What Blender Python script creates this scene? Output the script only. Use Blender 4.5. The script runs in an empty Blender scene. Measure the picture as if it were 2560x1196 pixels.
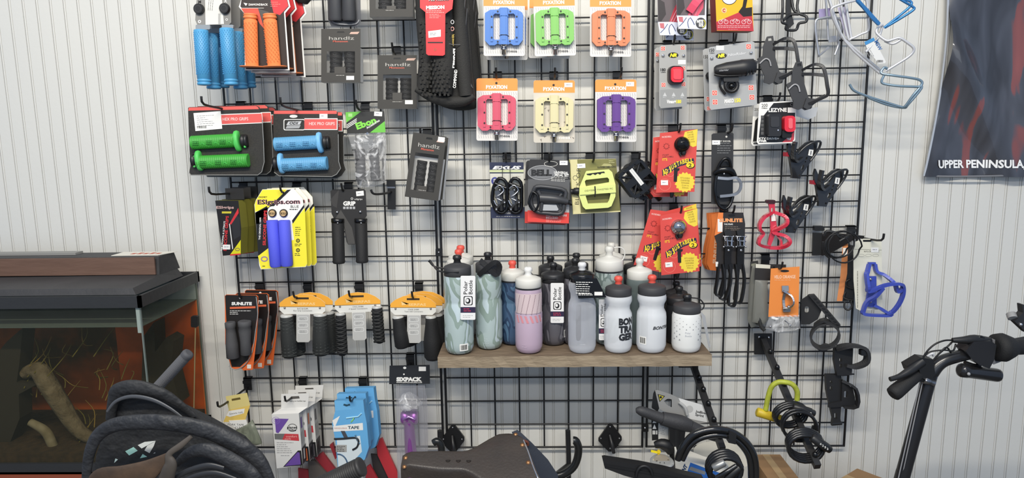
import bpy, math, random
from mathutils import Vector, Matrix
from mathutils.geometry import tessellate_polygon
random.seed(4)
C = bpy.context.scene.collection
# ---------------------------------------------------------------- camera (fitted to the wire grid: 3 inch pitch, grid plane y = 0)
FPX, PIT, YAW, ROL = 1700.0, .1528, -.0241, -.0150
ZT = 1.825                                   # height of the grid's first visible wire
CAM = Vector((.2613, -2.008, ZT-.325))
cp, sp, cy, sy = math.cos(PIT), math.sin(PIT), math.cos(YAW), math.sin(YAW)
FW = Vector((sy*cp, cy*cp, -sp)); RT = Vector((cy, -sy, 0)); UP = RT.cross(FW)
RT, UP = RT*math.cos(ROL)+UP*math.sin(ROL), -RT*math.sin(ROL)+UP*math.cos(ROL)
cd = bpy.data.cameras.new('camera'); cam = bpy.data.objects.new('camera', cd); C.objects.link(cam)
cd.sensor_width = 36; cd.lens = 36*FPX/2560; cd.clip_start = .02
cam.matrix_world = Matrix(((RT.x, UP.x, -FW.x, CAM.x), (RT.y, UP.y, -FW.y, CAM.y), (RT.z, UP.z, -FW.z, CAM.z), (0, 0, 0, 1)))
sc = bpy.context.scene; sc.camera = cam
# ---------------------------------------------------------------- world and light
w = bpy.data.worlds.new('world'); sc.world = w; w.use_nodes = True
bg = w.node_tree.nodes['Background']; bg.inputs[0].default_value = (.53, .70, 1, 1); bg.inputs[1].default_value = .56
def area(name, loc, rot, sx, sy_, power, col):
    l = bpy.data.lights.new(name, 'AREA'); l.shape = 'RECTANGLE'; l.size = sx; l.size_y = sy_; l.energy = power; l.color = col
    o = bpy.data.objects.new(name, l); C.objects.link(o); o.location = loc; o.rotation_euler = rot; return o
area('strip_light', (.0, -2.15, 3.08), (math.radians(44), 0, 0), 2.4, .09, 92, (1, .94, .83))
area('strip_light', (.3, -3.9, 3.0), (math.radians(55), 0, 0), 2.4, .12, 34, (1, .96, .9))
area('window_daylight', (.9, -4.6, 1.75), (math.radians(88), 0, 0), 2.6, 1.5, 12, (.86, .93, 1))
vs = sc.view_settings; vs.view_transform = 'Standard'; vs.look = 'None'; vs.gamma = 1; vs.use_curve_mapping = False; vs.exposure = -0.08
# ---------------------------------------------------------------- pixel of the photograph -> point on the plane at distance d before the grid
def ray(px, py): return (FW + RT*((px-1280)/FPX) + UP*((598-py)/FPX))
def at(px, py, d=0.0):
    r = ray(px, py); t = (-d-CAM.y)/r.y; return CAM+r*t
def sc_at(px, py, d): return (at(px+1, py, d)-at(px, py, d)).length
# ---------------------------------------------------------------- materials
def lin(h):
    h = h.lstrip('#'); o = []
    for i in (0, 2, 4):
        c = int(h[i:i+2], 16)/255; o.append(c/12.92 if c <= .04045 else ((c+.055)/1.055)**2.4)
    return (*o, 1)
_m = {}
def mt(h, r=.5, m=0.0, a=1.0, coat=0.0, bump=0.0, bs=200.0, vary=0.0, vs_=8.0, h2=None, name=None, stretch=None, spec=.5, bd=.002):
    k = (h, r, m, a, coat, bump, bs, vary, vs_, h2, stretch, spec, bd)
    if k in _m: return _m[k]
    M = bpy.data.materials.new(name or 'mat_'+h); M.use_nodes = True; nt = M.node_tree; b = nt.nodes['Principled BSDF']
    b.inputs['Base Color'].default_value = lin(h); b.inputs['Roughness'].default_value = r; b.inputs['Metallic'].default_value = m
    b.inputs['Alpha'].default_value = a; b.inputs['Coat Weight'].default_value = coat; b.inputs['Coat Roughness'].default_value = .08
    b.inputs['Specular IOR Level'].default_value = spec
    if bump or vary:
        tc = nt.nodes.new('ShaderNodeTexCoord'); mp = nt.nodes.new('ShaderNodeMapping'); nt.links.new(tc.outputs['Object'], mp.inputs[0])
        if stretch: mp.inputs['Scale'].default_value = stretch
    if bump:
        n = nt.nodes.new('ShaderNodeTexNoise'); n.inputs['Scale'].default_value = bs; n.inputs['Detail'].default_value = 3
        bp = nt.nodes.new('ShaderNodeBump'); bp.inputs['Strength'].default_value = bump; bp.inputs['Distance'].default_value = bd
        nt.links.new(mp.outputs[0], n.inputs[0]); nt.links.new(n.outputs[0], bp.inputs['Height']); nt.links.new(bp.outputs[0], b.inputs['Normal'])
    if vary:
        n = nt.nodes.new('ShaderNodeTexNoise'); n.inputs['Scale'].default_value = vs_; n.inputs['Detail'].default_value = 6
        cr = nt.nodes.new('ShaderNodeValToRGB'); cr.color_ramp.elements[0].position = .5-vary/2; cr.color_ramp.elements[1].position = .5+vary/2
        cr.color_ramp.elements[0].color = lin(h2 or h); cr.color_ramp.elements[1].color = lin(h)
        nt.links.new(mp.outputs[0], n.inputs[0]); nt.links.new(n.outputs[0], cr.inputs[0]); nt.links.new(cr.outputs[0], b.inputs['Base Color'])
    _m[k] = M; return M
K = mt('151516', .5); K2 = mt('1e1e1f', .42); KG = mt('101011', .22); KR = mt('171718', .7, bump=.4, bs=500)     # blacks: plain, soft, gloss, rubber
KM = mt('141415', .4)                                                                     # powder coated wire
W = mt('f0eee8', .6); WP = mt('dedbd2', .7); SIL = mt('c8c8ca', .22, 1); STEEL = mt('9a9a9c', .35, 1); CARD = mt('35332f', .7)
OR = mt('f0923a', .5); RED = mt('d8353a', .45); YEL = mt('f2dc1e', .5); WT = mt('e8e6e0', .6)
# ---------------------------------------------------------------- frames: pixel plane with real depth, and plain world space
class F:
    def __init__(s, px, py, d, yaw=0, tilt=0):
        s.o = at(px, py, d); s.d = d
        a, b = math.radians(yaw), math.radians(tilt)      # yaw > 0 turns the face to the right, tilt > 0 turns it up
        s.n = Vector((math.sin(a)*math.cos(b), -math.cos(a)*math.cos(b), math.sin(b)))
        s.s = sc_at(px, py, d)
    def P(s, x, y, w=0):
        r = ray(x, y); t = (s.o-CAM).dot(s.n)/r.dot(s.n); return CAM+r*t+s.n*(w*.001)
class G:
    s = 1.0; n = Vector((0, -1, 0)); o = Vector((0, 0, 0))
    def P(s, x, y, z=0): return Vector((x, y, z))
GW = G()
def rr(x0, y0, x1, y1, r=4, n=4):
    o = []
    for cx, cy_, a in ((x1-r, y0+r, -90), (x1-r, y1-r, 0), (x0+r, y1-r, 90), (x0+r, y0+r, 180)):
        for i in range(n+1):
            t = math.radians(a+90*i/n); o.append((cx+r*math.cos(t), cy_+r*math.sin(t)))
    return o
def el(cx, cy_, rx, ry=None, n=20, a0=0, a1=360, rot=0):
    ry = rx if ry is None else ry; o = []; full = abs(a1-a0) >= 360; c, s = math.cos(math.radians(rot)), math.sin(math.radians(rot))
    for i in range(n if full else n+1):
        t = math.radians(a0+(a1-a0)*i/n); x, y = rx*math.cos(t), ry*math.sin(t); o.append((cx+x*c-y*s, cy_+x*s+y*c))
    return o
def star(cx, cy_, r1, r2, n): return [(cx+(r1 if i % 2 else r2)*math.cos(math.pi*i/n), cy_+(r1 if i % 2 else r2)*math.sin(math.pi*i/n)) for i in range(2*n)]
def mv(pts, dx=0, dy=0, a=0, cx=0, cy_=0, s=1):
    c, q = math.cos(math.radians(a))*s, math.sin(math.radians(a))*s
    return [(cx+(x-cx)*c-(y-cy_)*q+dx, cy_+(x-cx)*q+(y-cy_)*c+dy) for x, y in pts]
def rq(x0, y0, x1, y1): return [(x0, y0), (x1, y0), (x1, y1), (x0, y1)]
def crom(p, k=5, closed=False):
    n = len(p); o = []
    for i in range(n if closed else n-1):
        g = lambda j: p[j % n] if closed else p[max(0, min(n-1, j))]
        a, b, c, d = g(i-1), g(i), g(i+1), g(i+2)
        for q in range(k):
            t = q/k; o.append(tuple(.5*((2*b[j])+(-a[j]+c[j])*t+(2*a[j]-5*b[j]+4*c[j]-d[j])*t*t+(-a[j]+3*b[j]-3*c[j]+d[j])*t**3) for j in range(len(b))))
    if not closed: o.append(tuple(p[-1]))
    return o
_tc = {}
def glyphs(s, off=0.0, sh=0.0, sp_=1.0):
    k = (s, off, sh, sp_)
    if k not in _tc:
        c = bpy.data.curves.new('t', 'FONT'); c.body = s; c.offset = off; c.shear = sh; c.resolution_u = 2; c.fill_mode = 'FRONT'; c.space_character = sp_
        o = bpy.data.objects.new('t', c); me = bpy.data.meshes.new_from_object(o)
        _tc[k] = ([(v.co.x, v.co.y) for v in me.vertices], [list(p.vertices) for p in me.polygons])
        bpy.data.objects.remove(o); bpy.data.meshes.remove(me); bpy.data.curves.remove(c)
    return _tc[k]
class MB:
    def __init__(s, f=None): s.f = f or GW; s.v = []; s.fc = []; s.mi = []; s.sm = []; s.mats = []
    def mid(s, m):
        if m not in s.mats: s.mats.append(m)
        return s.mats.index(m)
    def add(s, vs_, fs, m, smooth=False):
        b = len(s.v); s.v += vs_; i = s.mid(m)
        for f in fs: s.fc.append([b+q for q in f]); s.mi.append(i); s.sm.append(smooth)
        return s
    def prism(s, out, w0, w1, m, holes=(), side=None, wf=None, smooth=False):
        loops = [out]+list(holes); P = s.f.P
        fl = [p for l in loops for p in l]; n = len(fl)
        tris = tessellate_polygon([[Vector((x, y, 0)) for x, y in l] for l in loops])
        top = [P(x, y, w1) for x, y in fl]; bot = [P(x, y, w0) for x, y in fl]
        s.add(top+bot, [list(t) for t in tris]+[[t[2]+n, t[1]+n, t[0]+n] for t in tris], m)
        fs = []; k = 0
        for l in loops:
            L = len(l)
            for i in range(L): a, b = k+i, k+(i+1) % L; fs.append([a, b, b+n, a+n])
            k += L
        return s.add(top+bot, fs, side or m, smooth)
    def flat(s, out, w, m, holes=()):
        loops = [out]+list(holes); fl = [p for l in loops for p in l]
        tris = tessellate_polygon([[Vector((x, y, 0)) for x, y in l] for l in loops])
        return s.add([s.f.P(x, y, w) for x, y in fl], [list(t) for t in tris], m)
    def ring(s, cx, cy_, rx, ry, t, w, m, n=24, rot=0): return s.flat(el(cx, cy_, rx, ry, n, rot=rot), w, m, [el(cx, cy_, rx-t, ry-t, n, rot=rot)])
    def text(s, t, x, y, h, m, w=1, ang=0, wid=None, off=.02, sh=0, sp_=1.0, wf=None):
        vs_, fs = glyphs(t, off, sh, sp_)
        if not vs_: return s
        k = h/.70; x0 = min(v[0] for v in vs_); x1 = max(v[0] for v in vs_); kx = (wid/(x1-x0)) if wid else k
        c, q = math.cos(math.radians(ang)), math.sin(math.radians(ang)); o = []
        for a, b in vs_:
            u, v = (a-x0)*kx, -b*k; X, Y = x+u*c+v*q, y-u*q+v*c; o.append(s.f.P(X, Y, wf(X, Y) if wf else w))
        return s.add(o, fs, m)
    def lines(s, x, y, wd, n, dy, m, w=1, th=1.2, ang=0, jag=.35):
        c, q = math.cos(math.radians(ang)), math.sin(math.radians(ang))
        for i in range(n):
            L = wd*(1-jag*random.random()); u = 0
            while u < L-1:
                g = min(L-u, 3+6*random.random()); pts = [(u, i*dy), (u+g, i*dy), (u+g, i*dy+th), (u, i*dy+th)]
                s.flat([(x+a*c+b*q, y-a*q+b*c) for a, b in pts], w, m); u += g+1.3
        return s
    def bars(s, x0, y0, x1, y1, m, w=1):
        x = x0
        while x < x1:
            t = random.choice((.7, 1.1, 1.8)); s.flat(rq(x, y0, min(x+t, x1), y1), w, m); x += t+random.choice((.8, 1.3))
        return s
    def tube(s, pts, r, m, closed=False, k=0, n=8, caps=True, sq=None, smooth=True, flat=1.0):
        """swept round section of radius r (pixels, number or list); sq=(in-plane half width, half thickness) sweeps a rectangle"""
        R = r if isinstance(r, (list, tuple)) else [r]*len(pts)
        if k:
            q = crom([tuple(p)+(0,)*(3-len(p))+(R[i],) for i, p in enumerate(pts)], k, closed); pts = [a[:3] for a in q]; R = [a[3] for a in q]
        P = [s.f.P(*p) for p in pts]; N = len(P); sc_ = s.f.s; vs_ = []; prev = None
        for i in range(N):
            a = P[(i-1) % N] if (closed or i > 0) else P[i]; b = P[(i+1) % N] if (closed or i < N-1) else P[i]
            t = (b-a); t = t.normalized() if t.length > 1e-9 else Vector((0, 0, 1))
            if sq: u = s.f.n - t*s.f.n.dot(t)
            else: u = (prev - t*prev.dot(t)) if prev is not None else (s.f.n - t*s.f.n.dot(t))
            if u.length < 1e-4: u = t.orthogonal()
            u.normalize(); prev = u; v = t.cross(u)
            if sq:
                f = R[i] if r else 1
                for c1, c2 in ((1, 1), (-1, 1), (-1, -1), (1, -1)): vs_.append(P[i]+v*(c1*sq[0]*f*sc_)+u*(c2*sq[1]*f*sc_))
            else:
                for j in range(n): th = 2*math.pi*j/n; vs_.append(P[i]+(u*(math.cos(th)*flat)+v*math.sin(th))*(R[i]*sc_))
        n = 4 if sq else n; fs = []
        for i in range(N if closed else N-1):
            a, b = i*n, ((i+1) % N)*n
            for j in range(n): fs.append([a+j, a+(j+1) % n, b+(j+1) % n, b+j])
        s.add(vs_, fs, m, smooth and not sq)
        if caps and not closed: s.add(vs_[:n]+vs_[-n:], [list(range(n))[::-1], list(range(n, 2*n))], m)
        return s
    def lathe(s, A, B, prof, m, n=16, fl=1.0, smooth=True):
        """prof: (t along A->B, radius px); fl flattens along the frame normal"""
        a, b = s.f.P(*A), s.f.P(*B); ax = (b-a); t = ax.normalized(); u = s.f.n-t*s.f.n.dot(t)
        if u.length < 1e-4: u = t.orthogonal()
        u.normalize(); v = t.cross(u); vs_ = []; sc_ = s.f.s
        for q, r in prof:
            for j in range(n): th = 2*math.pi*j/n; vs_.append(a+ax*q+(u*math.cos(th)*fl+v*math.sin(th))*(r*sc_))
        fs = [[i*n+j, i*n+(j+1) % n, (i+1)*n+(j+1) % n, (i+1)*n+j] for i in range(len(prof)-1) for j in range(n)]
        s.add(vs_, fs, m, smooth); N = len(prof)
        if prof[0][1] > 0: s.add(vs_[:n], [list(range(n))[::-1]], m)
        if prof[-1][1] > 0: s.add(vs_[-n:], [list(range(n))], m)
        return s
    def ball(s, x, y, w, r, m, fl=1.0, n=10):
        p = [(.5-.5*math.cos(math.pi*i/8), r*math.sin(math.pi*i/8)) for i in range(9)]
        return s.lathe((x, y-r, w), (x, y+r, w), p, m, n, fl)
    def bx(s, x0, y0, z0, x1, y1, z1, m):
        v = [Vector((x, y, z)) for z in (z0, z1) for y in (y0, y1) for x in (x0, x1)]
        return s.add(v, [[0, 2, 3, 1], [4, 5, 7, 6], [0, 1, 5, 4], [2, 6, 7, 3], [0, 4, 6, 2], [1, 3, 7, 5]], m)
    def obj(s, name, parent=None, origin=None):
        loc = parent['_o'] if parent is not None and '_o' in parent else None
        base = Vector(loc) if loc is not None else (origin or s.f.o)
        me = bpy.data.meshes.new(name); me.from_pydata([v-base for v in s.v], [], s.fc)
        for m in s.mats: me.materials.append(m)
        me.polygons.foreach_set('material_index', s.mi); me.polygons.foreach_set('use_smooth', s.sm); me.update()
        o = bpy.data.objects.new(name, me); C.objects.link(o)
        if parent is not None: o.parent = parent; o['_o'] = tuple(base)
        else: o.location = base; o['_o'] = tuple(base)
        return o
def tag(o, label, cat, group=None):
    o['label'] = label; o['category'] = cat
    if group: o['group'] = group
    return o
def thing(name, label, cat, loc, group=None):
    o = bpy.data.objects.new(name, None); o.empty_display_size = .02; C.objects.link(o); o.location = loc; o['_o'] = tuple(loc)
    return tag(o, label, cat, group)
def struct(o): o['kind'] = 'structure'; return o
def dup(root, off, label, group=None):
    """copy a thing with its parts and their sub-parts, moved by a world offset"""
    r = root.copy(); C.objects.link(r); r.location = root.location+off; r['label'] = label
    if group: r['group'] = group
    def rec(a, b):
        for ch in list(a.children):
            c = ch.copy(); C.objects.link(c); c.parent = b; rec(ch, c)
    rec(root, r); return r
def delta(p, d0, q, d1): return at(q[0], q[1], d1)-at(p[0], p[1], d0)
class Pack:
    """a retail pack: a thing with a frame; p.m('card') gives the mesh builder of a part"""
    def __init__(s, name, label, cat, x, y, d, yaw=0, tilt=0, group=None):
        s.f = F(x, y, d, yaw, tilt); s.x, s.y, s.d = x, y, d; s.root = thing(name, label, cat, s.f.o, group); s.parts = []
    def m(s, name, parent=None): b = MB(s.f); s.parts.append((name, b, parent)); return b
    def done(s):
        made = {}
        for name, b, par in s.parts: made[id(b)] = b.obj(name, made[id(par)] if par is not None else s.root)
        return s.root
    def copy(s, x, y, d, label, group=None): return dup(s.root, at(x, y, d)-s.f.o, label, group or s.root.get('group'))
# ================================================================ the setting
WY = .021                                    # wall plane behind the grid
wall_m = mt('dad8d0', .45, bump=.15, bs=90, vary=.9, vs_=1.7, h2='cfcfcb', spec=.3)
def beadboard():
    m = MB(); prof = []; pitch = .0404; x = -3.4+.0135
    while x < 3.6:
        prof += [(x, 0), (x+.0003, .0032), (x+.0013, .0032), (x+.0018, .0004), (x+.0040, -.0006), (x+.0062, .0004), (x+.0067, .0032), (x+.0077, .0032), (x+.0080, 0)]; x += pitch
    n = len(prof); v = [Vector((a, WY+b, z)) for z in (0, 3.2) for a, b in prof]
    m.add(v, [[i, i+1, n+i+1, n+i] for i in range(n-1)], wall_m)
    m.bx(-3.4, WY+.004, 0, 3.6, WY+.05, 3.2, wall_m); return struct(m.obj('wall_back', origin=Vector((0, WY, 0))))
beadboard()
m = MB(); m.bx(-3.4, -4.2, -.05, 3.6, WY+.05, 0, mt('6d6962', .6, vary=.6, vs_=5, h2='5a5650')); struct(m.obj('floor', origin=Vector((0, -2, 0))))
# ---------------------------------------------------------------- three wire grid panels
PX = (-.6225, 0.0, .6228); ZR = lambda r: ZT-.0762*r
def panel(x0, dz, label):
    r = thing('wire_grid_panel', label, 'wire grid', Vector((x0, 0, ZR(17)+dz)), 'black wire grid panels on the wall')
    a = MB(); b = MB(); z0, z1 = ZR(17)+dz, ZR(-4)+dz
    for x in (x0, x0+.6096): a.tube([(x, 0, z0-.002), (x, 0, z1)], .0036, KM)
    a.tube([(x0, 0, z0), (x0+.6096, 0, z0)], .0032, KM); a.tube([(x0, 0, z1), (x0+.6096, 0, z1)], .0032, KM)
    for c in range(1, 8): b.tube([(x0+c*.0762, .004, z0), (x0+c*.0762, .004, z1)], .0026, KM, n=6)
    for q in range(-3, 17): b.tube([(x0, 0, ZR(q)+dz), (x0+.6096, 0, ZR(q)+dz)], .0024, KM, n=6)
    a.obj('frame', r); b.obj('grid_wires', r)
panel(PX[0], .003, 'black wire grid panel on the left, carrying the grips')
panel(PX[1], 0, 'black wire grid panel in the middle, behind the bottle shelf and pedals')
panel(PX[2], .0004, 'black wire grid panel on the right, carrying bells, lights and cages')
def connector(px, py, label):
    p = Pack('grid_connector', label, 'grid connector', px, py, .006); b = p.m('plate')
    b.prism(rr(px-8, py-9, px+9, py+10, 2), -6, 2, KM); s = p.m('screw'); s.ball(px, py, 2, 3, SIL); p.done()
connector(1097, 631, 'small black connector with screw joining grid panels above the bottle shelf')
connector(1612, 1070, 'small black connector with screw joining grid panels beside the floor pump')
def bracket(px, py, label):
    p = Pack('wall_bracket', label, 'bracket', px, py, .003, group='diamond wall brackets under the grid')
    b = p.m('plate'); b.prism([(px-29, py+3), (px-2, py-34), (px+4, py-34), (px+29, py-2), (px+29, py+6), (px+7, py+35), (px-4, py+35), (px-29, py+9)], -5, 3, KM)
    h = p.m('hook_arm'); h.tube([(px-1, py-6, 3), (px+3, py+10, 22), (px+7, py+30, 26)], 4.5, K2, k=3)
    for dx, dy in ((0, -27), (23, 2), (-23, 2), (0, 27)): p.m('screw').ball(px+dx, py+dy, 3, 2.6, STEEL)
    p.done()
bracket(1132, 1096, 'black diamond shaped wall bracket above the leather saddle')
bracket(1525, 1094, 'black diamond shaped wall bracket between the saddle and the floor pump')
# ---------------------------------------------------------------- hooks
def hook(px, py, L=.2, label='', up=.02, rise=.012, side=0, plate=1):
    o = at(px, py, 0); r = thing('display_hook', label, 'hook', o, 'black wire hooks clipped on the grid')
    b = MB(); b.bx(o.x-.012, -.0075, o.z-.034, o.x+.012, -.003, o.z+.006, K); b.bx(o.x-.012, -.0075, o.z+.003, o.x+.012, .008, o.z+.0065, K)
    b.bx(o.x-.013, -.011, o.z-.012, o.x+.013, -.0075, o.z-.003, K2); b.obj('clip', r)
    t = MB(); z = o.z-.024
    t.tube([(o.x, -.006, z), (o.x+side*.5, -L*.55, z+rise*.4), (o.x+side, -L, z+rise), (o.x+side, -L-up*.6, z+rise+up)], .0031, K2, k=3); t.obj('prong', r); return r
# ================================================================ aquarium
D1 = .32; pr = at(349, 741, D1); XR, ZB = pr.x, pr.z; XL = XR-.765; ZL = ZB-.49
tank = thing('aquarium', 'glass fish tank with murky orange water and black rims at the left', 'fish tank', Vector(((XL+XR)/2, -D1/2, ZL)))
blk = mt('2b2c2d', .5, bump=.3, bs=60); gl = bpy.data.materials.new('tank_glass'); gl.use_nodes = True
def thin(name, col, fac, rough=.05, gloss=.08, base='c8c8c8'):
    """thin clear sheet: part see-through, part coloured plastic"""
    M = bpy.data.materials.new(name); M.use_nodes = True; nt = M.node_tree; nt.nodes.clear()
    o = nt.nodes.new('ShaderNodeOutputMaterial'); t = nt.nodes.new('ShaderNodeBsdfTransparent'); t.inputs[0].default_value = lin(col)
    p = nt.nodes.new('ShaderNodeBsdfPrincipled'); p.inputs['Base Color'].default_value = lin(base); p.inputs['Roughness'].default_value = rough
    mx = nt.nodes.new('ShaderNodeMixShader'); lw = nt.nodes.new('ShaderNodeLayerWeight'); lw.inputs[0].default_value = .25
    ma = nt.nodes.new('ShaderNodeMath'); ma.operation = 'MULTIPLY_ADD'; ma.inputs[1].default_value = gloss; ma.inputs[2].default_value = fac; ma.use_clamp = True
    nt.links.new(lw.outputs['Facing'], ma.inputs[0]); nt.links.new(ma.outputs[0], mx.inputs[0]); nt.links.new(t.outputs[0], mx.inputs[1]); nt.links.new(p.outputs[0], mx.inputs[2]); nt.links.new(mx.outputs[0], o.inputs[0]); return M
gl = thin('tank_glass', 'f4f6f3', .03, .06, .10, '8f9a92')
b = MB()
for z0, z1, nm in ((ZB-.031, ZB, 'top_rim'), (ZL, ZL+.03, 'bottom_rim')):
    b = MB()
    b.bx(XL, -D1, z0, XR, -D1+.008, z1, blk); b.bx(XL, -.008, z0, XR, 0, z1, blk); b.bx(XL, -D1, z0, XL+.008, 0, z1, blk); b.bx(XR-.008, -D1, z0, XR, 0, z1, blk)
    if nm == 'bottom_rim': b.bx(XL, -D1, ZL, XR, 0, ZL+.006, blk)
    b.obj(nm, tank)

g = MB(); e = .006
g.add([Vector(q) for q in ((XL+e, -D1+e, ZL+.01), (XR-e, -D1+e, ZL+.01), (XR-e, -D1+e, ZB-.01), (XL+e, -D1+e, ZB-.01), (XR-e, -e, ZL+.01), (XR-e, -e, ZB-.01))], [[0, 1, 2, 3], [1, 4, 5, 2]], gl); g.obj('glass', tank)
q = MB(); seal = mt('868f8d', .4)
q.bx(XR-.0085, -D1+.0065, ZL+.03, XR-.0065, -D1+.0125, ZB-.03, seal); q.bx(XR-.018, -D1+.0065, ZB-.10, XR-.009, -D1+.008, ZB-.03, mt('a3aca8', .5)); q.obj('corner_seal', tank); q = MB(); q.bx(XR-.0085, -.012, ZL+.03, XR-.006, -.006, ZB-.03, mt('545b50', .4)); q.obj('corner_seal', tank)
WZ = at(250, 822, D1).z
wm = thin('murky_water', 'fbeeda', .03, .3, .04, '3a2a14')
q = MB(); q.bx(XL+.012, -D1+.012, ZL+.012, XR-.012, -.012, WZ, wm); q.obj('water', tank); q = MB(); q.bx(XL+.009, -D1+.009, WZ+.0005, XR-.009, -.011, WZ+.0015, thin('water_surface', 'c9cdc0', .72, .25, .2, '555c50')); q.obj('water_surface', tank)
org = mt('e8732a', .8, vary=.3, vs_=6, h2='7a4218'); q = MB(); q.bx(XR-.27, -.010, ZL+.01, XR-.01, -.007, WZ, org); q.bx(XL+.01, -.010, ZL+.01, XR-.27, -.007, WZ, mt('a55a26', .8, vary=.22, vs_=5, h2='33230f')); q.bx(XL+.01, -.010, WZ, XR-.01, -.007, ZB-.03, mt('8d938a', .6, vary=.5, vs_=9, h2='4b5148')); q.obj('background_panel', tank)  # right part brighter orange: light through the side pane put into the colour
gr = mt('3b2f1d', .9, bump=.9, bs=110, vary=.5, vs_=60, h2='16120b'); q = MB(); q.bx(XL+.013, -D1+.013, ZL+.011, XR-.013, -.013, ZL+.055, gr); q.obj('gravel', tank)
f1 = F(420, 900, .10); mud = mt('20201c', .8)
q = MB(f1); q.prism([(372, 835), (398, 800), (402, 872), (430, 836), (448, 846), (440, 915), (462, 1000), (366, 1000)], -30, 30, mud); q.obj('pump_filter', tank)
q = MB(f1); q.tube([(489, 800, 0), (487, 900, 0), (484, 1060, 0)], 1.6, mt('8a7a55', .5)); q.prism(rr(479, 790, 496, 818, 4), -5, 5, K); q.obj('thermometer', tank)
f2 = F(120, 980, .22); wd = mt('6a675b', .9, bump=1, bs=60, bd=.008, vary=.6, vs_=40, h2='3c3626')
q = MB(f2); q.tube([(60, 935, 0), (95, 925, 0), (125, 955, 10), (170, 1020, 15), (215, 1075, 20), (275, 1100, 20)], [14, 20, 22, 20, 16, 12], wd, k=4, n=10); q.obj('driftwood', tank)
q = MB(f2); q.tube([(95, 1045, 30), (135, 1065, 35), (155, 1095, 40), (165, 1116, 40)], [9, 11, 11, 9], mt('77776a', .8, vary=.6, vs_=50, h2='55523f'), k=4, n=10); q.obj('hose', tank)
q = MB(f2); q.prism([(-40, 1000), (5, 880), (30, 850), (70, 815), (62, 900), (55, 950), (105, 955), (60, 980), (62, 1040), (30, 1120), (-40, 1120)], -30, 20, mud); q.obj('dark_stone', tank)
q = MB(F(230, 900, .2)); gm = mt('5a5a24', .8); random.seed(7)
for i in range(46):
    x = random.uniform(60, 345); y = random.uniform(870, 1110); a = random.uniform(-25, 25); q.tube([(x, y, random.uniform(-60, 60)), (x+a*.5, y-random.uniform(15, 35), 0), (x+a*1.6, y-random.uniform(30, 70), 0)], [1.5, 1.2, .5], gm if i % 3 else mt('76682f', .8), k=3, n=4)
q.obj('water_plants', tank)
st = MB(); st.bx(XL, -D1, 0, XR, -.005, ZL-.001, mt('7d3f2a', .5, vary=.5, vs_=6, h2='5a2c1d', stretch=(1, 1, 8))); st.bx(XL-.005, -D1-.005, ZL-.03, XR+.005, 0, ZL-.0005, mt('8b4630', .5)); tag(st.obj('tank_stand', origin=Vector(((XL+XR)/2, -.16, 0))), 'reddish wooden stand under the fish tank', 'stand')
hd = thing('aquarium_hood', 'black lighting hood with brown wood trim lying on the fish tank', 'tank hood', Vector(((XL+XR)/2, -.2, ZB)))
XH = at(392, 687, .153).x; hm = mt('3c3b3c', .6, bump=.4, bs=80, vary=.7, vs_=12, h2='2d2d2e')
q = MB(); q.add([Vector(v) for v in ((XL+.01, -.305, ZB), (XR-.018, -.305, ZB), (XR-.018, -.06, ZB), (XL+.01, -.06, ZB), (XL+.015, -.297, ZB+.016), (XR-.03, -.297, ZB+.016), (XH+.01, -.153, ZB+.022), (XH+.014, -.065, ZB+.022), (XL+.015, -.06, ZB+.022))],
    [[0, 1, 5, 4], [1, 2, 7, 6, 5], [4, 5, 6, 7, 8], [0, 4, 8, 3], [2, 3, 8, 7]], hm); q.obj('lid_plate', hd)
z0, z1 = ZB+.022, at(398, 643, .15).z
q = MB(); q.add([Vector(v) for v in ((XL+.03, -.15, z0), (XH+.006, -.15, z0), (XH+.016, -.055, z0), (XL+.03, -.055, z0), (XL+.03, -.142, z1), (XH+.004, -.142, z1), (XH+.006, -.063, z1), (XL+.03, -.063, z1))],
    [[0, 1, 5, 4], [1, 2, 6, 5], [2, 3, 7, 6], [3, 0, 4, 7], [4, 5, 6, 7]], hm); q.bx(XL+.1, -.10, z1, at(200, 633, .08).x, -.066, z1+.006, mt('8b8a86', .6)); q.obj('light_housing', hd)
q = MB(); tw = mt('73584a', .7, bump=.3, bs=40, vary=.8, vs_=9, h2='5a4236', stretch=(1, 1, 9)); q.bx(XL+.03, -.156, z0+.001, XH-.002, -.1505, z1, tw); q.obj('wood_trim', hd)
fp = [at(278, 642, .13), at(395, 641, .13), at(443, 630, .07), at(310, 632, .07)]
q = MB(); q.add([Vector((p.x, p.y, z1+h)) for h in (.0008, .0022) for p in fp], [[3, 2, 1, 0], [4, 5, 6, 7], [0, 1, 5, 4], [1, 2, 6, 5], [2, 3, 7, 6], [3, 0, 4, 7]], mt('d8d4c8', .6))
c = (fp[0]+fp[1]+fp[2]+fp[3])/4
for i in range(5): q.bx(c.x-.03+i*.018, c.y-.012, z1+.0023, c.x-.018+i*.018, c.y+.006+i % 2*.006, z1+.0026, mt('b55a44', .6))
tag(q.obj('paper_leaflet', origin=Vector((c.x, c.y, z1))), 'white printed leaflet lying on the fish tank hood', 'leaflet')
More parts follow.
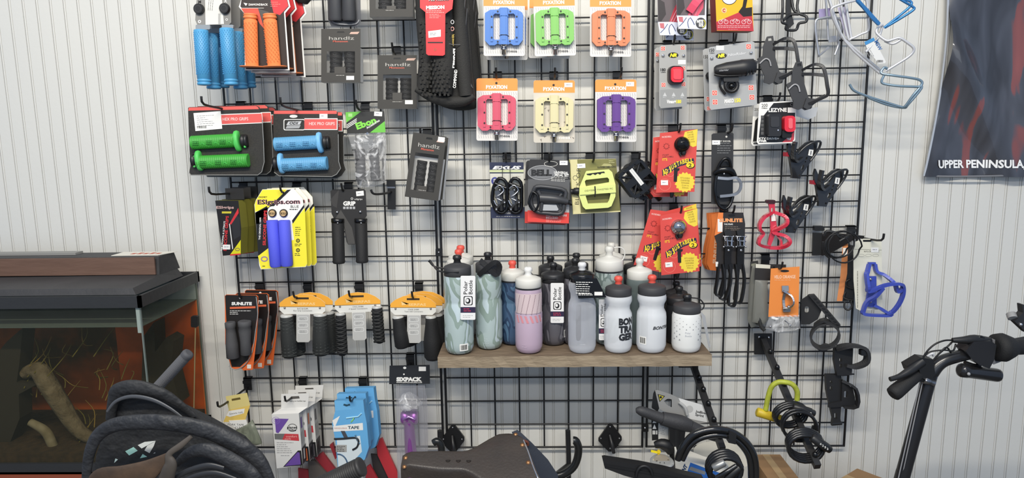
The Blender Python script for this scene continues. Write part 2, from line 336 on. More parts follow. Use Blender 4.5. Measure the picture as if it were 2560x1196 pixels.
# ================================================================ shelf board
ds = .222; ps = at(1436, 889, ds); ZS = ps.z; X0, X1 = at(1094, 893, ds).x, at(1780, 885, ds).x
random.seed(3); pm = mt('86745f', .85, bump=1, bs=55, vary=.6, vs_=14, h2='5f4f3f', stretch=(1, 6, 6)); pe = mt('ab9a82', .85, bump=.7, bs=60, vary=.8, vs_=20, h2='6f604c', stretch=(1, 4, 7))
b = MB(); N = 30
v = []
for i in range(N+1):
    x = X0+(X1-X0)*i/N; j = random.uniform(-.0018, .0018)
    v += [Vector((x, -.012, ZS-.001)), Vector((x, -ds+j, ZS-.002+j*.5)), Vector((x, -ds-.001-j, ZS-.033+j)), Vector((x, -.012, ZS-.033))]
fs = []
for i in range(N):
    a, c = 4*i, 4*i+4
    fs += [[a, a+1, c+1, c], [a+2, a+3, c+3, c+2], [a+3, a, c, c+3]]
b.add(v, fs, pm).add(v, [[4*i+1, 4*i+2, 4*i+6, 4*i+5] for i in range(N)], pe).add(v, [[0, 3, 2, 1], [4*N, 4*N+1, 4*N+2, 4*N+3]], pe)
tag(b.obj('shelf_board', origin=Vector(((X0+X1)/2, -.1, ZS-.033))), 'rough unpainted wooden plank holding the water bottles', 'shelf')
for px, lb in ((1192, 'left black steel bracket under the bottle shelf'), (1625, 'right black steel bracket under the bottle shelf')):
    x = at(px, 930, .1).x; b = MB(); b.add([Vector((x+dx, y, z)) for dx in (-.003, .003) for y, z in ((-.005, ZS-.034), (-.135, ZS-.034), (-.135, ZS-.046), (-.005, ZS-.095))], [[0, 1, 2, 3], [7, 6, 5, 4], [0, 4, 5, 1], [1, 5, 6, 2], [2, 6, 7, 3], [3, 7, 4, 0]], KM)
    tag(b.obj('shelf_bracket', origin=Vector((x, -.003, ZS-.06))), lb, 'bracket', 'steel brackets under the bottle shelf')
# ================================================================ bottles
def swirl(name, c1, c2, c3, sc_=14, alpha=1.0, rough=.35, st=(1, 1, .6)):
    M = bpy.data.materials.new(name); M.use_nodes = True; nt = M.node_tree; b = nt.nodes['Principled BSDF']; b.inputs['Roughness'].default_value = rough; b.inputs['Alpha'].default_value = alpha; b.inputs['Coat Weight'].default_value = .4
    tc = nt.nodes.new('ShaderNodeTexCoord'); mp = nt.nodes.new('ShaderNodeMapping'); mp.inputs['Scale'].default_value = st; n = nt.nodes.new('ShaderNodeTexNoise'); n.inputs['Scale'].default_value = sc_; n.inputs['Detail'].default_value = 1.5; n.inputs['Distortion'].default_value = 1.6
    cr = nt.nodes.new('ShaderNodeValToRGB'); cr.color_ramp.interpolation = 'CONSTANT'; e = cr.color_ramp.elements; e[0].color = lin(c1); e[1].position = .46; e[1].color = lin(c2); x = e.new(.56); x.color = lin(c3)
    nt.links.new(tc.outputs['Object'], mp.inputs[0]); nt.links.new(mp.outputs[0], n.inputs[0]); nt.links.new(n.outputs[0], cr.inputs[0]); nt.links.new(cr.outputs[0], b.inputs['Base Color']); return M
def bottle(cx, yt, yb, r, d, label, body, cap, noz, kind='tall', capf=1.0, hi=0, inner=None, group=None, band=None, name='water_bottle'):
    """cx, cap top y, radius in photo pixels; stands on the plank at distance d"""
    f = F(cx, (yt+yb)/2, d); s = f.s; o = Vector((f.P(cx, yb-60).x, -d, ZS)); H = at(cx, yt, d).z-ZS; R = r*s
    t = thing(name, label, 'water bottle', o, group); L = lambda q: MB()
    def la(nm, prof, m, par=t, n=28):
        b = MB(); b.lathe((o.x, o.y, o.z), (o.x, o.y, o.z+H), [(z/H, q) for z, q in prof], m, n); return b.obj(nm, par)
    nz = .021*capf; ch = .031*capf; zc = H-nz-ch
    if kind == 'tall': pr_ = [(0, 0), (.0005, R*.72), (.004, R*.86), (.016, R*.98), (.03, R), (zc*.60, R*1.0), (zc*.64, R*.93), (zc*.67, R*.92), (zc*.71, R*.99), (zc*.9, R*.98), (zc-.006, R*.93), (zc, R*.90)]
    elif kind == 'waist': pr_ = [(0, 0), (.0005, R*.75), (.005, R*.9), (.018, R), (zc*.60, R), (zc*.68, R*.97), (zc*.76, R*.82), (zc*.83, R*.84), (zc*.9, R*.97), (zc*.96, R*.97), (zc, R*.93)]
    else: pr_ = [(0, 0), (.0005, R*.8), (.006, R*.93), (.018, R), (zc-.01, R), (zc, R*.93)]
    bo = la('bottle_body', pr_, body)
    if inner: la('inner_sleeve', [(z, q*.93) for z, q in pr_ if z < zc*.97], inner)
    rc = R*.93
    cap_o = la('screw_cap', [(zc-.004, rc*.97), (zc-.003, rc), (zc+ch*.62, rc*1.0), (zc+ch*.70, rc*.95), (zc+ch*.86, rc*.62), (zc+ch*.95, rc*.33), (zc+ch, rc*.30)], cap)
    q = rc*.28; la('nozzle', [(zc+ch*.9, q), (zc+ch+nz*.35, q*.86), (zc+ch+nz*.5, q*1.18), (zc+ch+nz*.85, q*1.12), (H, q*.8)], noz, par=cap_o, n=16)
    if band: la('band', [(zc-.006, R*.95), (zc-.0015, R*.95)], band)
    return t, o, H, R, bo, zc, f
wq = lambda o, R, ang, z, g=.0005: Vector((o.x+(R+g)*math.sin(ang), o.y-(R+g)*math.cos(ang), o.z+z))
def wrap(parent, o, R, z0, a0, dz, nm, fn):
    """print wrapped round a bottle: fn(mb) draws in (metres of arc, height)"""
    class WF:
        s = 1.0; n = Vector((0, -1, 0)); 
        def P(self, x, y, w=0): return wq(o, R, a0+x/R, z0-y, .0004+w)
    WF.o = o; b = MB(WF()); fn(b); return b.obj(nm, parent)
def subrects(b, x0, y0, x1, y1, m, n=6):
    for i in range(n): a = x0+(x1-x0)*i/n; c = x0+(x1-x0)*(i+1)/n; b.flat(rq(a, y0, c, y1), 0, m)
sage = swirl('sage_camo', 'a9b8b6', '8b9c93', 'b9c8cc'); clr = thin('clear_plastic', 'f2f5fa', .26, .12, .5, 'f6f8fc'); frost = thin('frosted_plastic', 'f4f6f8', .64, .3, .2, 'f6f8fa')
capK = mt('3b3b3d', .6); capD = mt('2b2b2d', .4); nK = mt('222223', .35); capW = mt('d6d4cc', .5); nR = mt('e2584a', .45)
def strap(t, o, H, R, zc, side, m=K, up=.02):
    b = MB(); y = o.y
    b.tube([(o.x-side*R*.2, y-R*.9, o.z+zc+.012), (o.x+side*R*.75, y-R*.6, o.z+zc+.01), (o.x+side*(R+.014), y-R*.3, o.z+zc+up*.8), (o.x+side*(R+.03), y-R*.1, o.z+zc+up*2.0), (o.x+side*(R+.036), y, o.z+zc+up*2.1), (o.x+side*(R+.024), y+.004, o.z+zc+up*1.2), (o.x+side*R*.9, y+R*.3, o.z+zc+.012)], 1, m, k=4, sq=(.0012, .005)); b.obj('carry_strap', t)
def ptag(t, o, R, px, py, d, w, h, m2='d23b54', dark='2a2140'):
    """hanging product tag beside the bottle front"""
    f = F(px, py, d); b = MB(f); x0, y0 = px-w/2, py-h/2; b.prism(rr(x0, y0, x0+w, y0+h, 3), 0, .5, mt('e9e8e6', .5))
    b.text('Polar', x0+w*.45, y0+h*.42, w*.26, K, .7, ang=90, wid=h*.30, off=.01); b.text('Bottle', x0+w*.80, y0+h*.42, w*.26, K, .7, ang=90, wid=h*.32, off=.01)
    b.flat(rr(x0+w*.2, y0+h*.46, x0+w*.82, y0+h*.67, 4), .7, K, [rr(x0+w*.26, y0+h*.475, x0+w*.76, y0+h*.655, 4)]); b.flat(el(x0+w*.5, y0+h*.57, w*.17, w*.2, 12), .75, K, [el(x0+w*.46, y0+h*.56, w*.10, w*.12, 10)])
    b.flat(rq(x0, y0+h*.71, x0+w, y0+h*.84), .7, mt(dark, .5)); b.lines(x0+w*.2, y0+h*.745, w*.6, 2, h*.045, mt(m2, .5), .9, 1.6); b.lines(x0+w*.15, y0+h*.9, w*.7, 2, 4, mt('9a9a9a'), .7, 1)
    b.obj('hang_tag', t)
t, o, H, R, bo, zc, f = bottle(1148, 638, 897, 36.5, 0.180, 'sage green camouflage insulated bottle with barcode at the left end of the plank', sage, capK, nK, 'tall')
strap(t, o, H, R, zc, -1, K2, .017); ptag(t, o, R, 1170, 745, .223, 37, 110)
def barcode(b, w=.024, h=.020):
    subrects(b, 0, 0, w, h, mt('efede6', .5), 4); x = .003
    while x < w-.004: q = random.choice((.0006, .0011, .0016)); b.flat(rq(x, .003, x+q, h-.003), .0003, K); x += q+random.choice((.0007, .0012))
wrap(t, o, R, .033, .12, 0, 'barcode_label', barcode)
t, o, H, R, bo, zc, f = bottle(1223, 631, 880, 33.5, 0.140, 'sage green camouflage insulated bottle with folded black strap, second from left', sage, capK, nK, 'tall')
b = MB(F(1225, 668, .178)); b.tube([(1196, 690, -3), (1215, 672, 3), (1238, 655, 6), (1250, 668, 2), (1240, 688, 0), (1215, 664, 0), (1200, 652, -8)], 1, K, k=4, sq=(6, 1.5)); b.obj('carry_strap', t)
wrap(t, o, R, .036, -.35, 0, 'maker_print', lambda b: (b.text('Polar', 0, .004, .004, mt('c9d6d6'), .0002, off=0), b.text('Bottle', 0, .010, .004, mt('c9d6d6'), .0002, off=0), b.text('INSULATED', 0, .015, .002, mt('c9d6d6'), .0002)))
bottle(1156, 614, 850, 33, 0.037, 'pale frosted bottle with orange red nozzle, hindmost behind the left bottle', frost, capW, nR, 'tall')
bottle(1151, 624, 862, 32, 0.108, 'pale frosted bottle with orange red nozzle directly behind the left sage bottle', frost, capW, nR, 'tall')
navy = swirl('navy_camo', '3d5572', '2c3f5a', '4f6d88', 18); dark = swirl('charcoal_camo', '57555a', '45444a', '6e6c72', 16)
bottle(1283, 652, 862, 33, 0.100, 'navy blue bottle with pale grey cap and orange red nozzle', navy, capW, nR, 'tall', band=capD)
pink = mt('b9a3b4', .35, coat=.4); t, o, H, R, bo, zc, f = bottle(1322, 668, 887, 34.5, 0.180, 'lilac and pink bottle with pale grey cap, in the front row', pink, capW, mt('e9e8e4', .4), 'tall', band=capD)
def stripes(b):
    for i in range(6):
        x = -.040+i*.014; b.flat([(x, .006), (x+.006, .006), (x+.013, .026), (x+.007, .026)], .0002, mt('d98f96'))
    subrects(b, -.043, -.055, .047, -.0, mt('d3bfc0', .4), 14)
    for i in range(6):
        x = -.036+i*.015
        for j in range(14): b.flat(rq(x+.010-j*.0009, -.052+j*.004, x+.0115-j*.0009, -.0497+j*.004), .0003, mt('6b4a58'))
wrap(t, o, R, zc*.62, 0, 0, 'stripe_print', stripes)
wrap(t, o, R, .03, -.5, 0, 'maker_print', lambda b: (b.text('Polar', 0, .004, .004, mt('cdb9c9'), .0002, off=0), b.text('Bottle', 0, .010, .004, mt('cdb9c9'), .0002, off=0)))
bottle(1377, 640, 858, 32, 0.037, 'charcoal bottle with black cap, hindmost behind the pink one', dark, capD, nK, 'tall')
t, o, H, R, bo, zc, f = bottle(1384, 657, 866, 32.5, 0.108, 'charcoal camouflage bottle with hanging tag right of the lilac bottle', dark, capD, nK, 'tall')
strap(t, o, H, R, zc, -1, K, .014); ptag(t, o, R, 1393, 758, .150, 33, 100); wrap(t, o, R, .045, .85, 0, 'barcode_label', lambda b: barcode(b, .014, .022))
bottle(1441, 633, 845, 32, 0.037, 'black bottle with black cap, hindmost behind the black tagged clear bottle', dark, capD, nK, 'tall')
bottle(1438, 646, 857, 32, 0.108, 'dark bottle directly behind the clear bottle with the black tag', dark, capD, nK, 'tall')
t, o, H, R, bo, zc, f = bottle(1455, 656, 887, 35, 0.180, 'clear bottle with a black cap and a black hanging tag', clr, mt('1a1a1b', .15), mt('dcdcdc', .3), 'waist')
b = MB(F(1470, 720, .225)); b.prism([(1436, 699), (1492, 696), (1516, 744), (1446, 747)], 0, .6, KG); b.lines(1440, 705, 46, 6, 5.4, W, .9, 1.6, ang=-1); b.lines(1446, 734, 40, 2, 3, W, .9, 1.5); b.flat(rq(1486, 730, 1506, 739), .9, W); b.obj('hang_tag', t)
whc = thin('pale_camo_plastic', 'dfe4e2', .7, .25, .3, 'a9b2b0')
camo = swirl('grey_camo', '8d9a97', '6c7a76', 'a3afac', 24)
t, o, H, R, bo, zc, f = bottle(1527, 607, 850, 33, 0.037, 'tall grey camouflage bottle with big white cap, hindmost', camo, capW, capW, 'tall', 1.25)
t, o, H, R, bo, zc, f = bottle(1522, 616, 862, 37, 0.108, 'tall grey camouflage bottle with big white cap and white loop', camo, capW, capW, 'tall', 1.25, band=capD)
b = MB(F(1540, 640, .12)); b.tube([(1535, 620, 0), (1552, 619, 0), (1562, 630, 0), (1558, 648, 0), (1545, 660, 0)], 1.6, capW, k=4); b.obj('carry_loop', t); ptag(t, o, R, 1508, 800, .165, 22, 102)
bottle(1588, 637, 850, 32, 0.037, 'dark bottle with black cap behind the grey one with the white cap', dark, capD, nK, 'tall')
bottle(1597, 646, 862, 33.5, 0.108, 'grey bottle with white cap behind the clear bottles', thin('grey_plastic', 'c9d0ce', .6, .25, .3, '7d8988'), capW, capW, 'waist', 1.1, inner=None)
t, o, H, R, bo, zc, f = bottle(1545, 691, 885, 35, 0.180, 'clear bottle with black block lettering and orange red nozzle', frost, capK, nR, 'waist')
ink = mt('23252a', .5)
def blockfn(b):
    for i, s_ in enumerate(('BON', 'TRA', 'GER')): b.text(s_, 0, i*.0215, .0175, ink, .0003, wid=.046, off=.06)
wrap(t, o, R, .083, -.08, 0, 'block_print', blockfn)
t, o, H, R, bo, zc, f = bottle(1628, 688, 885, 37, 0.180, 'clear bottle with slanted black lettering, barcode and orange red nozzle', frost, capK, nR, 'waist')
wrap(t, o, R, .070, -.08, 0, 'name_print', lambda b: b.text('BONTRAGER', 0, 0, .0085, ink, .0003, sh=.3, off=.03, wid=.078))
wrap(t, o, R, .048, -1.05, 0, 'barcode_label', lambda b: barcode(b, .022, .022))
blkb = mt('2a2b2e', .35, coat=.3)
bottle(1689, 704, 850, 30, 0.037, 'short black bottle, hindmost behind the white one at the right end', blkb, capD, nK, 'short')
bottle(1696, 716, 864, 33, 0.108, 'short black bottle directly behind the white one at the right end', blkb, capD, nK, 'short', inner=None)
t, o, H, R, bo, zc, f = bottle(1716, 736, 881, 36.5, 0.180, 'short white bottle with grey triangle pattern at the right end of the plank', mt('e6e6e2', .4, coat=.3), capK, nK, 'short', .95)
def tri(b):
    for i in range(11):
        for j in range(9):
            if (i+j) % 2 == 0 and j > 1 or (abs(i-5) > 1 and (i+j) % 2 == 0):
                if 3 <= i <= 7 and j > 4: continue
                q = .0009+.0002*j; x = -.045+i*.009; y = -.024+j*.0075; b.flat([(x-q, y+q), (x+q, y+q), (x, y-q)], .0003, mt('8d8f92'))
    b.text('Polar', -.012, .018, .005, mt('b9bcc2'), .0003, off=0); b.text('Bottle', -.012, .026, .005, mt('b9bcc2'), .0003, off=0)
wrap(t, o, R, .075, 0, 0, 'triangle_print', tri)
b = MB(F(1745, 760, .18)); b.tube([(1728, 745, 0), (1748, 748, 0), (1760, 762, 0), (1756, 774, 0), (1745, 775, 0)], 1.6, K, k=4); b.obj('carry_loop', t)
b = MB(F(1760, 830, .18, 62)); b.prism([(1752, 780), (1762, 790), (1776, 868), (1772, 871), (1755, 795)], 0, .6, W); b.obj('hang_tag', t)
# ================================================================ left panel: grips
def price(b, x, y, w_=16, h=10, a=0, w=.8):
    p = mv(rq(x, y, x+w_, y+h), 0, 0, a, x, y); b.flat(p, w, W); b.lines(x+w_*.2, y+h*.4, w_*.6, 1, 2, mt('8a8a98'), w+.2, 1.4, ang=-a)
def grip(b, A, B, r, m, knob=None, rings=10, n=16, fl=1.0):
    """ribbed handlebar grip from A to B"""
    p = [(0, r*.8), (.005, r)]
    for i in range(rings):
        t = .02+.96*i/rings; p += [(t, r), (t+.3/rings, r), (t+.38/rings, r*.94), (t+.85/rings, r*.94), (t+.93/rings, r)]
    p += [(.995, r), (1, r*.8)]; return b.lathe(A, B, p, m, n, fl)
def bumps(b, A, B, r, m, rows=14, cols=5, sz=1.4):
    ax = Vector((B[0]-A[0], B[1]-A[1])); L = ax.length; t = ax/L; nrm = Vector((-t.y, t.x))
    for i in range(rows):
        for j in range(cols):
            u = (j+(.5 if i % 2 else 0))/(cols-.5)*2-1; a = u*1.15; c = Vector((A[0], A[1]))+t*(L*(.06+.88*i/rows))+nrm*(r*math.sin(a)); w0 = A[2]+r*math.cos(a)*b.f.s*1000
            b.tube([(c.x-t.x*sz, c.y-t.y*sz, w0), (c.x+t.x*sz, c.y+t.y*sz, w0)], sz*.55, m, n=5)
def rollers(k): pass
# hooks of the left panel
for a in ((603, 259, .225, 'black wire hook holding the green grip cards'), (772, 261, .22, 'black wire hook holding the light blue grip cards'), (992, 122, .06, 'black wire hook holding the middle boxed grips beside the tire'),
          (914, 262, .10, 'black wire hook holding the bag with the green header'), (1068, 328, .12, 'black wire hook holding the tilted box of black grips'), (610, 460, .205, 'black wire hook holding the red and black silicone grip boxes'),
          (743, 461, .13, 'black wire hook holding the yellow cards of blue grips'), (872, 461, .07, 'black wire hook holding the triangular dark grip card'), (650, 711, .13, 'black wire hook holding the orange and black grip packs'),
          (770, 711, .12, 'black wire hook holding the wide diamond tread grips'), (898, 711, .11, 'black wire hook holding the braided grips'), (1048, 711, .12, 'black wire hook holding the smooth ergonomic grips'),
          (1026, 888, .05, 'black wire hook holding the long purple bag'), (620, 948, .19, 'black wire hook holding the yellow tape card'), (758, 948, .15, 'black wire hook holding the white tape cartons'), (908, 948, .15, 'black wire hook holding the blue tape packs')):
    hook(a[0], a[1], a[2], a[3], side=-.004 if a[0] < 700 else 0)
p = Pack('display_hook', 'empty black hook with a long back plate beside the tilted grip box', 'hook', 975, 458, .006); b = p.m('back_plate'); b.prism(rq(967, 452, 988, 466), -8, 3, K2); b.prism(rq(969, 464, 989, 524), -3, 0, K); b.prism(rq(967, 467, 988, 471), 0, 1, STEEL)
b = p.m('prong'); b.tube([(978, 480, 0), (968, 481, 45), (955, 480, 80), (948, 476, 90), (945, 468, 92)], 2.8, K2, k=3); p.done()
# --- blue bmx grips (top left)
BL = mt('4c98c6', .5); BLd = mt('3f8fc4', .5)
def bluegrips(dx, dy, d, label, full=True):
    p = Pack('grip_pack', label, 'grips', 535+dx, 110+dy, d, group='blue grip pairs at the top left'); b = p.m('card'); q = lambda l: [(x+dx, y+dy) for x, y in l]
    b.prism(q([(494, -40), (576, -40), (578, 56), (566, 68), (550, 62), (510, 62), (495, 66), (488, 50)]), -1, 0, mt('8d8b86', .4, a=.85))
    b.prism(q(rr(490, 62, 526, 74, 3)), -6, 2, mt('8f9498', .3)); b.prism(q(rr(555, 62, 584, 72, 3)), -6, 2, mt('8f9498', .3))
    if full:
        b.flat([(512, -40), (552, -40), (560, 60), (514, 62)], .4, mt('d9d7cf', .6)); b.lines(520, 26, 34, 3, 5, mt('7a7a7a'), .7, 1.2, ang=85); b.bars(546, 34, 552, 60, mt('8a8a8a'), .7)
        b.text('M', 496, 8, 7, K, .5); b.text('X', 560, 6, 7, W, .5)
        for x, y in ((499, 23), (563, 22)):
            e = p.m('end_plug'); e.lathe((x, y, 0), (x, y+.01, 9), [(0, 13), (.7, 13), (1, 11)], K2, 18); e.ring(x, y, 8, 8, 1.2, 9.3, mt('3a3a3b'))
        b.ring(499, 54, 4, 4, 2, .6, W, 10); b.ring(567, 49, 3, 3, 1, .6, W, 10)
    for A, B in (((506, 76), (515, 214)), ((570, 72), (582, 214))):
        g = p.m('grip'); A = (A[0]+dx, A[1]+dy, 8); B = (B[0]+dx, B[1]+dy, 8); g.lathe(A, B, [(0, 15), (.01, 17), (.88, 16.5), (.885, 15.5), (.90, 15.5), (.905, 17), (.93, 17), (.935, 15.5), (.95, 15.5), (.955, 17), (.985, 17), (1, 15.5), (1, 8), (.9, 7)], BL, 20)
        if full: bumps(g, A, (B[0]*.88+A[0]*.12, B[1]*.88+A[1]*.12, 8), 17, BLd, 22, 7, 1.5)
    p.done()
bluegrips(0, 0, .165, 'front pair of bright blue grips with a white sticker on the card, top left')
bluegrips(23, 9, .115, 'second pair of bright blue grips, behind the front pair')
bluegrips(44, 6, .065, 'third pair of bright blue grips, hindmost and partly behind the orange grips')
# --- orange grips
OG = mt('e88148', .5); OGd = mt('c9602a', .5)
def orange(dx, dy, d, label):
    p = Pack('grip_pack', label, 'grips', 665+dx, 100+dy, d, group='orange grip pairs on black and white cards'); b = p.m('card'); q = lambda l, s=1: [(x+dx, y+dy) for x, y in mv(l, s=s, cx=665, cy_=90)]
    o = [(606, -10), (612, -40), (712, -40), (726, 17), (713, 33), (724, 176), (612, 176), (611, 34), (597, 17)]
    b.prism(q(o), -1.2, 0, W, side=W); b.flat(q([(605, -8), (613, -37), (710, -37), (722, 16), (710, 30), (720, 173), (615, 173), (614, 32), (601, 16)]), .3, mt('2e2420', .5))
    b.flat(q([(602, 20), (645, 20), (662, 74), (650, 60), (640, 42), (614, 38)]), .5, mt('c4503c')); b.flat(q([(668, -37), (708, -37), (721, 15), (700, 38), (684, 32)]), .5, RED); b.flat(q([(646, 22), (672, 30), (664, 75)]), .6, mt('4a4a48'))
    b.text('DIAMONDBACK', 622+dx, 14+dy, 5, W, .8, wid=48, sh=0); b.flat(q([(609, 7), (619, 9), (615, 15)]), .8, W); b.lines(676+dx, 5+dy, 26, 3, 5, mt('e89a8a'), .8, 1); b.flat(q(rq(602, 20, 660, 20.8)), .8, W)
    for x0, x1 in ((629, 634), (677, 689)):
        g = p.m('grip'); A = (x0+dx, 36+dy, 9); B = (x1+dx, 168+dy, 9)
        g.lathe(A, B, [(0, 14), (.01, 16.5), (.03, 16.5), (.035, 15.5), (.05, 15.5), (.055, 17), (.09, 17), (.095, 14.5), (.12, 14.5), (.125, 16.5), (.985, 16), (.99, 31), (1.0, 31), (1.012, 29), (1.012, 12)], OG, 22, .8); bumps(g, (A[0]+1, A[1]+18, 9), B, 16.5, OGd, 18, 5, 1.3)
    v = p.m('clear_cover'); v.prism(q([(622, 178), (724, 178), (724, 184), (640, 184)]), -2, 12, thin_bag)
    p.done()
thin_bag = thin('clear_blister', 'f2f2f2', .10, .08, .6, 'e0e0e0')
orange(0, 0, .18, 'front pair of orange grips on a black card with white edge')
orange(16, 6, .14, 'second pair of orange grips, just behind the front orange pair')
orange(40, 17, .10, 'third pair of orange grips, hindmost and to the right')
# --- bagged black grips, top
p = Pack('grip_bag', 'dark blister of black grips hanging above the left boxed grips', 'grips', 858, 20, .10); b = p.m('bag'); b.prism([(817, -60), (900, -60), (902, 55), (895, 66), (828, 66), (820, 50)], -1, 0, mt('5b5c60', .25, a=.8))
for x in (838, 872): g = p.m('grip'); g.lathe((x, -60, 10), (x+3, 54, 10), [(0, 15), (.95, 18), (1, 15)], mt('3c3d40', .5), 16, .7)
p.m('bag_fold').tube([(824, 45, 2), (838, 58, 6), (862, 62, 6), (890, 60, 2), (898, 50, 0)], 2.2, mt('808285', .2), k=3); p.done()
p = Pack('grip_bag', 'black round grip end hanging at the top beside the orange grips', 'grips', 757, -8, .1); b = p.m('grip'); b.lathe((757, -60, 0), (757, 9, 0), [(0, 17), (.85, 20), (1, 12)], KR, 18); p.done()
# --- black window boxes with pairs of grips
thin_win = thin('window_film', 'fafafa', .02, .06, .25, 'e0e0e0')
def winbox(x0, y0, x1, y1, d, label, ang=0, yaw=0, tilt=0, win=(.14, .42, .86, .82), dep=42, mid='tab', grp='black window boxes of lock on grips', priceAt=(.64, .88), name='handlz', tab=(.34, .71, .62, .84)):
    cx, cy_ = (x0+x1)/2, (y0+y1)/2; p = Pack('grip_box', label, 'boxed grips', cx, cy_, d, yaw, tilt, group=grp); W_, H_ = x1-x0, y1-y0
    R_ = lambda pts: mv([(x0+u*W_, y0+v*H_) for u, v in pts], a=ang, cx=cx, cy_=cy_); Rp = lambda u, v: R_([(u, v)])[0]
    U = lambda a, c, e, g: [(a, c), (e, c), (e, g), (a, g)]
    box = mt('3d3b37', .6); b = p.m('box'); o = R_(U(0, 0, 1, 1)); hw = R_(U(*win)); b.prism(o, -1, 0, box, holes=[hw[::-1]])
    b.prism(R_(U(0, .36, 1, 1)), -dep, -dep+1, mt('c9c8c4', .6)); wl = mt('d8d8d6', .5)
    for e in (U(0, .36, .012, 1), U(.988, .36, 1, 1), U(0, .988, 1, 1)): b.prism(R_(e), -dep, -1, wl)
    b.flat(R_(U(*tab)), .3, mt('47443f')); x, y = Rp(.2, .185+.02); b.text(name, x, y, H_*.062, mt('b8b5ae'), .4, ang=-ang, wid=W_*.64, off=.0); x, y = Rp(.30, .25); b.text('Monsoon', x, y, H_*.032, mt('d8634e'), .4, ang=-ang, wid=W_*.38)
    b.flat(R_([(.72, .10), (.76, .06), (.98, .055), (.93, .10)]), .4, mt('c9a898')); b.flat(R_([(.42, .045), (.58, .045), (.60, .075), (.40, .075)]), .3, mt('141311')); x, y = Rp(.38, .865); b.lines(x, y, W_*.25, 1, 2, mt('b8b5ae'), .4, 1.2, ang=-ang)
    x, y = Rp(*priceAt); b.flat(mv(rq(x, y, x+W_*.2, y+H_*.075), a=ang, cx=x, cy_=y), .5, W)
    for u in (.33, .70):
        g = p.m('grip'); a, c = Rp(u, .42), Rp(u, .97); grip(g, (*a, -20), (*c, -20), W_*.16, KR, rings=6, n=14)
        for k in range(5):
            v0 = .44+k*.085; m1, m2, m3 = Rp(u-.1, v0), Rp(u, v0+.05), Rp(u+.1, v0); g.tube([(*m1, -20+W_*.12), (*m2, -20+W_*.165), (*m3, -20+W_*.12)], 1.2, mt('3b3b3c', .5), n=5)
    v = p.m('window_film'); v.flat(hw, -.6, thin_win); p.done(); return p
winbox(924, -82, 1030, 42, .135, 'topmost black window box of grips, its underside showing', tilt=0, dep=45, win=(.14, .3, .86, .84), priceAt=(.6, .5), tab=(.4, .78, .62, .85))
winbox(803, 72, 901, 206, .10, 'black window box of grips under the dark blister, left of the others', dep=34)
winbox(944, 138, 1042, 272, .07, 'black window box of grips left of the folded tire', dep=24, win=(.14, .36, .86, .83), priceAt=(.70, .84), tab=(.38, .70, .62, .85))
winbox(1022, 336, 1106, 498, .15, 'tilted black window box of grips with white sides', ang=7.5, yaw=-8, win=(.14, .30, .84, .88), priceAt=(.76, .015), dep=20, tab=(.32, .80, .62, .90))
p = Pack('grip_box', 'second tilted grip box, only its white edge showing behind the first', 'boxed grips', 1070, 415, .115, -8, group='black window boxes of lock on grips'); b = p.m('box'); b.prism(mv(rq(1029, 340, 1114, 496), a=5.5, cx=1070, cy_=415), -20, 0, mt('3d3b37', .6), side=mt('dcdcda', .5)); p.done()
